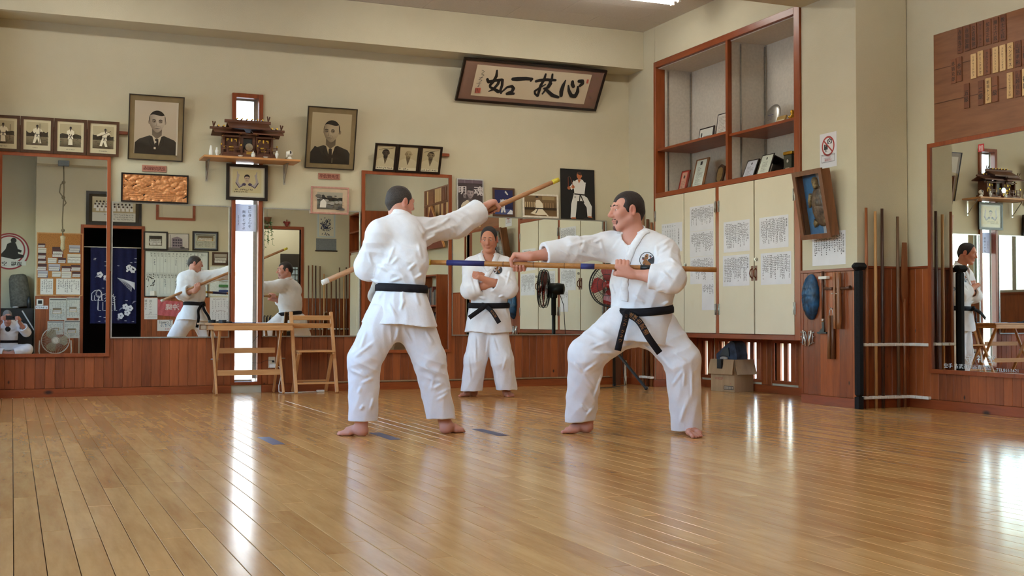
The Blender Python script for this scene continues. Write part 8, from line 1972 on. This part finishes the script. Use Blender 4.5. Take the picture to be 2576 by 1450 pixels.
# ================================================================ the fighter with levelled staff
s2A, s2B = J(1075, 660, 7.545), J(1803, 679, 7.27)
ax2 = (s2B-s2A)/np.linalg.norm(s2B-s2A)
g1, g2 = on_staff(s2A, s2B, 1306), on_staff(s2A, s2B, 1566)
e1, e2 = J(1436, 630, 7.56), J(1690, 702, 7.24)
w1_, w2_ = g1+ax2*.068+UPV*.050, g2+ax2*.062-UPV*.042-FD*.03
f1a, f1b = V3(onZ(1482, 1089)), V3(onZ(1410, 1091)); f2a, f2b = V3(onZ(1722, 1083)), V3(onZ(1757, 1104))
a1, a2 = f1a+UPV*.10-RT*.01, f2a+UPV*.10
fdR = -FD*.86-RT*.44
TR, BR_, SR, PR, LR, bodyR, jkR = person(dict(label='bearded man in white training clothes in a wide stance, thrusting a levelled staff', fd=fdR, s=1.06,
    pelvis=J(1606, 815, 7.62), waist=J(1614, 775, 7.60), chest=J(1618, 672, 7.58), neck=J(1594, 598, 7.60), head=J(1577, 532, 7.60), hfwd=-RT*.96-FD*.28-UPV*.06, hup=UPV+RT*.02, hs=1.05, wide=1.04, jaw=1.06, nose=1.05,
    shL=J(1527, 620, 7.66), shR=J(1672, 640, 7.52), elL=e1, elR=e2, wrL=w1_, wrR=w2_, cuffL=.66, cuffR=.55, sl=(.080, .080, .074),
    hipL=J(1565, 822, 7.58), hipR=J(1648, 822, 7.63), knL=J(1476, 892, 7.48), knR=J(1716, 905, 7.54), anL=a1, anR=a2, hemL=J(1459, 1060, 7.70), hemR=J(1728, 1083, 7.64), hemcutL=-UPV+RT*.1,
    fists=[(g1, ax2, UPV*.9-FD*.25, FD*1.0, -1, .062), (g2, ax2, -UPV*.85-FD*.45, -FD*1.0+UPV*.3, -1, .055)], hand=1.05, feet=[(f1a, f1b, a1), (f2a, f2b, a2)], leftfoot=1, skin=(208, 150, 130), lips=(176, 106, 96),
    hair=(38, 27, 24), hcut=[((0, .130, -.045), (.085, .105, .105), .010), ((.058, .078, .062), (.028, .042, .034), .014), ((-.058, .078, .062), (.028, .042, .034), .014), ((0, -.02, -.125), (.12, .12, .06), .01)], tones=[((.031, .08, .002), .012, (150, 96, 84), .5), ((-.031, .08, .002), .012, (150, 96, 84), .5), ((0, .08, -.06), .045, (176, 124, 110), .5), ((.05, .03, -.06), .05, (182, 128, 112), .45), ((-.05, .03, -.06), .05, (182, 128, 112), .45)],
    jcr=[(1425, 619, 1492, 600), (1449, 636, 1512, 650), (1471, 602, 1459, 643), (1512, 604, 1524, 648), (1567, 592, 1536, 633), (1652, 619, 1686, 600), (1649, 617, 1649, 658), (1642, 735, 1671, 725), (1657, 636, 1681, 617), (1690, 648, 1710, 667), (1558, 752, 1574, 703), (1548, 744, 1538, 711), (1666, 766, 1683, 759), (1492, 609, 1512, 600), (1406, 624, 1434, 643), (1666, 679, 1690, 703), (1594, 740, 1623, 761), (1541, 667, 1531, 694)],
    pcr=[(1482, 876, 1537, 855), (1490, 887, 1548, 887), (1469, 934, 1506, 908), (1440, 908, 1466, 939), (1466, 939, 1495, 976), (1493, 1002, 1514, 939), (1459, 1015, 1480, 1036), (1658, 892, 1694, 934), (1666, 863, 1702, 871), (1689, 971, 1718, 929), (1718, 976, 1721, 929), (1739, 1002, 1739, 929), (1708, 1065, 1723, 1015), (1694, 887, 1729, 908), (1474, 1044, 1495, 1023), (1563, 871, 1590, 866), (1616, 866, 1642, 882)],
    thigh=.128, knee=.108, hem=.093, rw=.185, rc=.190, fl=.72, vneck=J(1589, 618, 7.44), skirt=(J(1600, 858, 7.60), (.195, .15), (.232, .20)), waves=.03, wseed=2.2,
    belt=(J(1614, 768, 7.60), UPV, .045), knot=J(1590, 788, 7.55), tails=[([J(1573, 805, 7.36), J(1564, 840, 7.34), J(1554, 882, 7.36)], -FD, 'ドミニク クネヴ', .026, .06), ([J(1606, 808, 7.36), J(1632, 850, 7.33), J(1659, 888, 7.36)], -FD, '琉球古武道', .036, .06)],
    jfolds=[(J(1480, 630, 7.5), .14, RT*.6+UPV, .07, .009, .5), (J(1560, 640, 7.42), .12, RT+UPV*.4, .06, .006, 1.0), (J(1690, 640, 7.38), .12, RT-UPV*.5, .06, .005, 1.7), (J(1620, 740, 7.42), .14, RT*.9-UPV*.4, .08, .006, .6), (J(1660, 720, 7.4), .1, RT*.5+UPV, .06, .006, 2.2), (J(1580, 830, 7.4), .1, RT, .07, .005, .2)],
    pfolds=[(J(1510, 860, 7.45), .13, RT*.6+UPV, .08, .009, .2), (J(1490, 980, 7.55), .16, RT*.8+UPV*.6, .07, .007, 2.0), (J(1700, 860, 7.48), .12, RT*.5-UPV*.8, .07, .009, 1.0), (J(1715, 960, 7.5), .13, RT-UPV*.15, .055, .005, .4), (J(1610, 862, 7.5), .08, RT, .05, .006, .1)]))
BAMB = wood('bo_staff_amber', (140, 88, 40), (186, 128, 66), 'x', .4, 16, None, .1)
T = Thing('wooden_staff', 'amber wooden staff with blue wrappings, levelled between the two fighters', 'staff', Vector(s2A))
T.part('shaft', MB().tube([s2A+(s2B-s2A)*k/8 for k in range(9)], [.0150, .0162, .0165, .0168, .0168, .0168, .0166, .0162, .0155], 16), BAMB, None, True)
BT = plain('navy_wrap', (38, 42, 104), .6)
for ua, ub, nm, mt in ((1124, 1219, 'blue_wrapping', BT), (1461, 1496, 'blue_wrapping', BT), (1076, 1084, 'yellow_tape', MATS['yellow_tape']), (1611, 1648, 'dark_wrapping', BLACK_PL)):
    pa, pb = on_staff(s2A, s2B, ua), on_staff(s2A, s2B, ub); T.part(nm, MB().tube([pa, pb], [.0176, .0176], 16), mt, None, True)
for uu in (1266, 1342, 1420, 1560): pa = on_staff(s2A, s2B, uu); T.part('ring_mark', MB().tube([pa-ax2*.002, pa+ax2*.002], .0174, 16), plain('dark_ring', (92, 60, 32), .5), None, True)
# lapels, patch, label, beard
def lapel(T, S, uvs, w=.05, parent=None, t0=6.0):
    p, n = on_surface(S, uvs, .001, t0); p = np.array(smooth_path(p, 6)); n = S.normal(p)
    for _ in range(4): p = p-n*(S.ev(p)-.001)[:, None]; n = S.normal(p)
    return T.part('lapel', band(p, n, w, .006), GI_BAND, parent, True)
lapel(TR, SR, [(1553, 584), (1568, 596), (1584, 612), (1593, 626)], .042, jkR)
lapel(TR, SR, [(1632, 572), (1618, 586), (1603, 606), (1590, 628), (1580, 655), (1574, 690), (1572, 730), (1572, 758)], .050, jkR)
def disc_on(T, S, uc, vc, r, art, name, parent, label, t0=6.0, sq=(1, 1), roll=0.0):
    """flat badge sewn on a garment: its print follows the cloth"""
    A = Art(2*r*sq[0], 2*r*sq[1]); art(A); dep = V3(atD(uc, vc, 1.0)-CAM); h0 = S.hit(V3(CAM), V3(ray(uc, vc)), t0); n0 = S.normal(h0)[0]; x = np.cross(UPV, n0); x /= np.linalg.norm(x); y = np.cross(n0, x)
    if roll: c_, s_ = math.cos(roll), math.sin(roll); x, y = x*c_+y*s_, y*c_-x*s_
    me = bpy.data.meshes.new(name); vs = []
    P = np.array([h0+x*(v[0]-r*sq[0])+y*(v[1]-r*sq[1])+n0*.02 for v in A.v]); d = np.full(len(P), 0.0)
    for _ in range(5): P = P-n0*(S.ev(P)-.0022)[:, None]*.8
    P = P+n0*np.array([[v[2]*.8] for v in A.v]); me.from_pydata([tuple(T.inv @ Vector(q)) for q in P], [], A.f)
    at = me.color_attributes.new('ink', 'FLOAT_COLOR', 'CORNER'); cc = []
    for cl in A.c:
        for c in cl: cc.extend(srgb(c))
    at.data.foreach_set('color', cc); me.update(); o = put(name, me, PRINT, parent or T.o); o['label'] = label; return o
def badge(A):
    for i in range(6): A.k += 1
    n = 28; rr_ = lambda r, col: [A.shape([(.5, .5), (.5+r*math.cos(2*math.pi*i/n), .5+r*math.sin(2*math.pi*i/n)), (.5+r*math.cos(2*math.pi*(i+1)/n), .5+r*math.sin(2*math.pi*(i+1)/n))], col) and setattr(A, 'k', A.k-1) for i in range(n)]
    rr_(.5, (44, 42, 46)); A.k += 1; rr_(.455, (222, 218, 222)); A.k += 1
    br, dk = (150, 94, 40), (60, 36, 26)
    A.shape([(.2, .3), (.3, .16), (.6, .08), (.84, .24), (.94, .5), (.8, .62), (.56, .52), (.3, .5)], br); A.shape([(.30, .5), (.36, .78), (.48, .9), (.60, .84), (.58, .56)], br); A.line([(.3, .3), (.45, .38), (.7, .32), (.82, .42)], .04, dk); A.line([(.36, .2), (.55, .24), (.66, .18)], .03, dk); A.oval(.45, .72, .05, .05, dk, 8)
    for x_, y_ in ((.18, .62), (.66, .74)): A.rect(x_, y_-.05, x_+.14, y_+.05, (60, 44, 44)); A.rect(x_+.02, y_-.12, x_+.12, y_-.06, (170, 60, 54))
disc_on(TR, SR, 1628, 654, .049, badge, 'chest_badge', jkR, 'round brown and black chest badge', 6.0)
disc_on(TR, SR, 1519, 822, .019, lambda A: (A.rect(0, 0, 1, 1, (34, 34, 40)), A.rect(.12, .4, .88, .8, (150, 36, 44)), A.rect(.15, .3, .85, .38, (196, 170, 90)), A.rect(.2, .84, .8, .95, (150, 150, 150))), 'maker_label', jkR, 'black and red maker label', 6.0, (.75, 1.2), -.3)
Bd = Solid(); RmR = frame_of(-RT*.96-FD*.28-UPV*.06, UPV+RT*.02)
Bd.ell(LR(0, .068, -.0965), V3((.027, .0285, .0215))*1.05, RmR)
for sg in (-1, 1): Bd.cone(LR(sg*.026, .078, -.058), LR(sg*.017, .078, -.088), .0062, .008, 'u', .006)
Bd.cone(LR(-.024, .0885, -.0475), LR(.024, .0885, -.0475), .0046, .0046, 'u', .004); Bd.ell(LR(0, .094, -.064), V3((.021, .03, .0135)), RmR, 's', .004); Bd.ripple = .0012
me_, _v = Bd.mesh('beard', .0035, .01); me_.transform(TR.M.inverted()); put('beard', me_, hairm('beard_brown', (96, 62, 52)), bodyR)

# ================================================================ the teacher with folded arms
dI = 11.13
i1a, i2a = V3(onZ(1196, 997)), V3(onZ(1273, 997))
i2b = i2a+(-FD*.20+RT*.05); i1b = i1a-RT*.16-FD*.13
ia1, ia2 = i1a+UPV*.09, i2a+UPV*.09
eLi, eRi = J(1181, 730, 11.03), J(1280, 728, 11.03)
hLi, hRi = J(1262, 706, 11.05), J(1196, 694, 11.04)
TI, BI, SI, PI_, LI, bodyI, jkI = person(dict(label='older teacher in white training clothes standing with folded arms before the mirror', fd=-FD, s=.94, bh=.0042, ch=.0075,
    pelvis=J(1230, 812, dI), waist=J(1230, 768, dI), chest=J(1229, 692, dI), neck=J(1229, 648, 11.12), head=J(1230, 603, 11.04), hfwd=-FD*.95-RT*.12-UPV*.24, hs=.98, wide=.99,
    shL=J(1186, 672, 11.13), shR=J(1273, 672, 11.13), elL=eLi, elR=eRi, wrL=J(1246, 712, 10.99), wrR=J(1204, 697, 10.95), cuffL=.44, cuffR=.46, sl=(.082, .086, .080), jfold=.7,
    hipL=J(1213, 820, dI), hipR=J(1247, 820, dI), knL=J(1196, 905, 11.12), knR=J(1263, 905, 11.1), anL=ia1, anR=ia2, hemL=J(1186, 984, 11.2), hemR=J(1275, 981, 11.2),
    fists=[(hLi, UPV+RT*.2, -RT*.8, -FD, 1), (hRi, UPV+RT*.2, RT*.9-UPV*.1, -FD, 1)], hand=.92, feet=[(i1a, i1b, ia1), (i2a, i2b, ia2)], leftfoot=1, skin=(196, 134, 106), lips=(160, 96, 84),
    hair=(40, 34, 34), hcut=[((0, .122, .0), (.086, .108, .118), .012), ((0, -.02, -.12), (.12, .12, .06), .01)], tones=[((0, .05, .10), .06, (196, 136, 110), .4), ((.031, .08, -.004), .014, (132, 80, 62), .6), ((-.031, .08, -.004), .014, (132, 80, 62), .6), ((.034, .075, -.045), .012, (140, 86, 66), .5), ((-.034, .075, -.045), .012, (140, 86, 66), .5)], brow=.0026,
    jcr=[(1184, 696, 1197, 737), (1263, 691, 1288, 706), (1283, 678, 1273, 717), (1212, 791, 1230, 773), (1184, 773, 1179, 803), (1271, 773, 1283, 803), (1204, 747, 1222, 752), (1253, 747, 1268, 742)], pcr=[(1227, 849, 1222, 895), (1197, 844, 1199, 921), (1242, 849, 1253, 885), (1273, 895, 1263, 933), (1179, 895, 1186, 959), (1283, 870, 1286, 946)],
    thigh=.115, knee=.112, hem=.108, rw=.175, rc=.185, vneck=J(1232, 682, 10.97), skirt=(J(1229, 836, dI), (.185, .135), (.228, .18)), waves=.02, wseed=.9, pfold=.8,
    belt=(J(1230, 766, dI), UPV, .012), knot=J(1222, 770, 11.05), tails=[([J(1205, 782, 10.92), J(1180, 800, 10.90)], -FD), ([J(1238, 785, 10.92), J(1256, 813, 10.89)], -FD, '古武道', .026, .10)]))
lapel(TI, SI, [(1208, 640), (1213, 655), (1222, 670), (1231, 682)], .05, jkI, 9.0)
lapel(TI, SI, [(1251, 640), (1245, 655), (1239, 670), (1229, 688), (1222, 700)], .05, jkI, 9.0)
disc_on(TI, SI, 1252, 679, .042, badge, 'chest_badge', jkI, 'round gold and black chest badge', 9.0)

# ================================================================ the photographer, sitting cross-legged with the phone
def q3(x, y, z): return V3((x, y, z))
hA, hB = q3(-.135, -.022, .725), q3(.082, -.024, .725)
eA, eB = q3(-.36, -.30, .47), q3(.25, -.30, .47)
fpa, fpb = q3(-.16, -.16, .0), q3(.12, -.14, .0)
TPh, BPh, SPh, PPh, LPh, bodyPh, jkPh = person(dict(label='photographer sitting cross-legged in white with a phone held up', fd=q3(0, 1, -.05), s=1.0, bh=.0052, ch=.009,
    pelvis=q3(-.07, -.62, .14), waist=q3(-.07, -.60, .30), chest=q3(-.07, -.52, .52), neck=q3(-.075, -.45, .66), head=q3(-.08, -.37, .765), hfwd=q3(.1, 1, -.12), hs=1.0,
    shL=q3(-.25, -.49, .60), shR=q3(.11, -.49, .60), elL=eA, elR=eB, wrL=hA+q3(-.04, -.06, -.055), wrR=hB+q3(.04, -.06, -.055), cuffL=.5, cuffR=.5,
    hipL=q3(-.18, -.58, .14), hipR=q3(.04, -.58, .14), knL=q3(-.42, -.30, .15), knR=q3(.27, -.28, .15), anL=q3(-.02, -.16, .07), anR=q3(-.08, -.22, .07), hemL=q3(-.14, -.20, .085), hemR=q3(.04, -.24, .09), hemcutL=q3(1, .3, -.2), hemcutR=q3(-1, .2, -.2),
    fists=[(hA, q3(0, 0, 1), q3(-.4, -.5, -.5), q3(-1, -.2, 0), 1), (hB, q3(0, 0, 1), q3(.4, -.5, -.5), q3(1, -.2, 0), 1)], hand=.9, feet=[(q3(.0, -.17, 0), q3(.17, -.10, 0), q3(-.02, -.18, .07)), (q3(-.12, -.24, 0), q3(-.28, -.16, 0), q3(-.08, -.24, .07))], skin=(196, 140, 120),
    hair=(128, 122, 118), hcut=[((0, .128, -.035), (.085, .105, .105), .010), ((0, -.02, -.125), (.12, .12, .06), .01)], thigh=.10, knee=.10, hem=.085, rw=.16, rc=.17, vneck=q3(-.07, -.38, .50), skirt=(q3(-.07, -.58, .12), (.17, .13), (.22, .17)), belt=(q3(-.07, -.60, .30), UPV, 0)))
TPh.part('undershirt', MB().ball((-.07, -.42, .545), .06, 14, None, (.9, .45, 1.1)), plain('black_shirt', (24, 22, 26), .85), None, True)
T = Thing('mobile_phone', 'black mobile phone held sideways by the photographer', 'phone', (-.026, -.012, .70))
T.part('body', MB().box(-.108, .058, -.0145, -.0058, .705, .782, None, .003), BLACK_PL, None, True)
for lx, lz in ((.035, .765), (.035, .74), (.018, .752)): T.part('lens', MB().tube([(lx, -.0057, lz), (lx, -.0048, lz)], .0075, 14), plain('lens_glass', (14, 14, 18), .06), None, True)
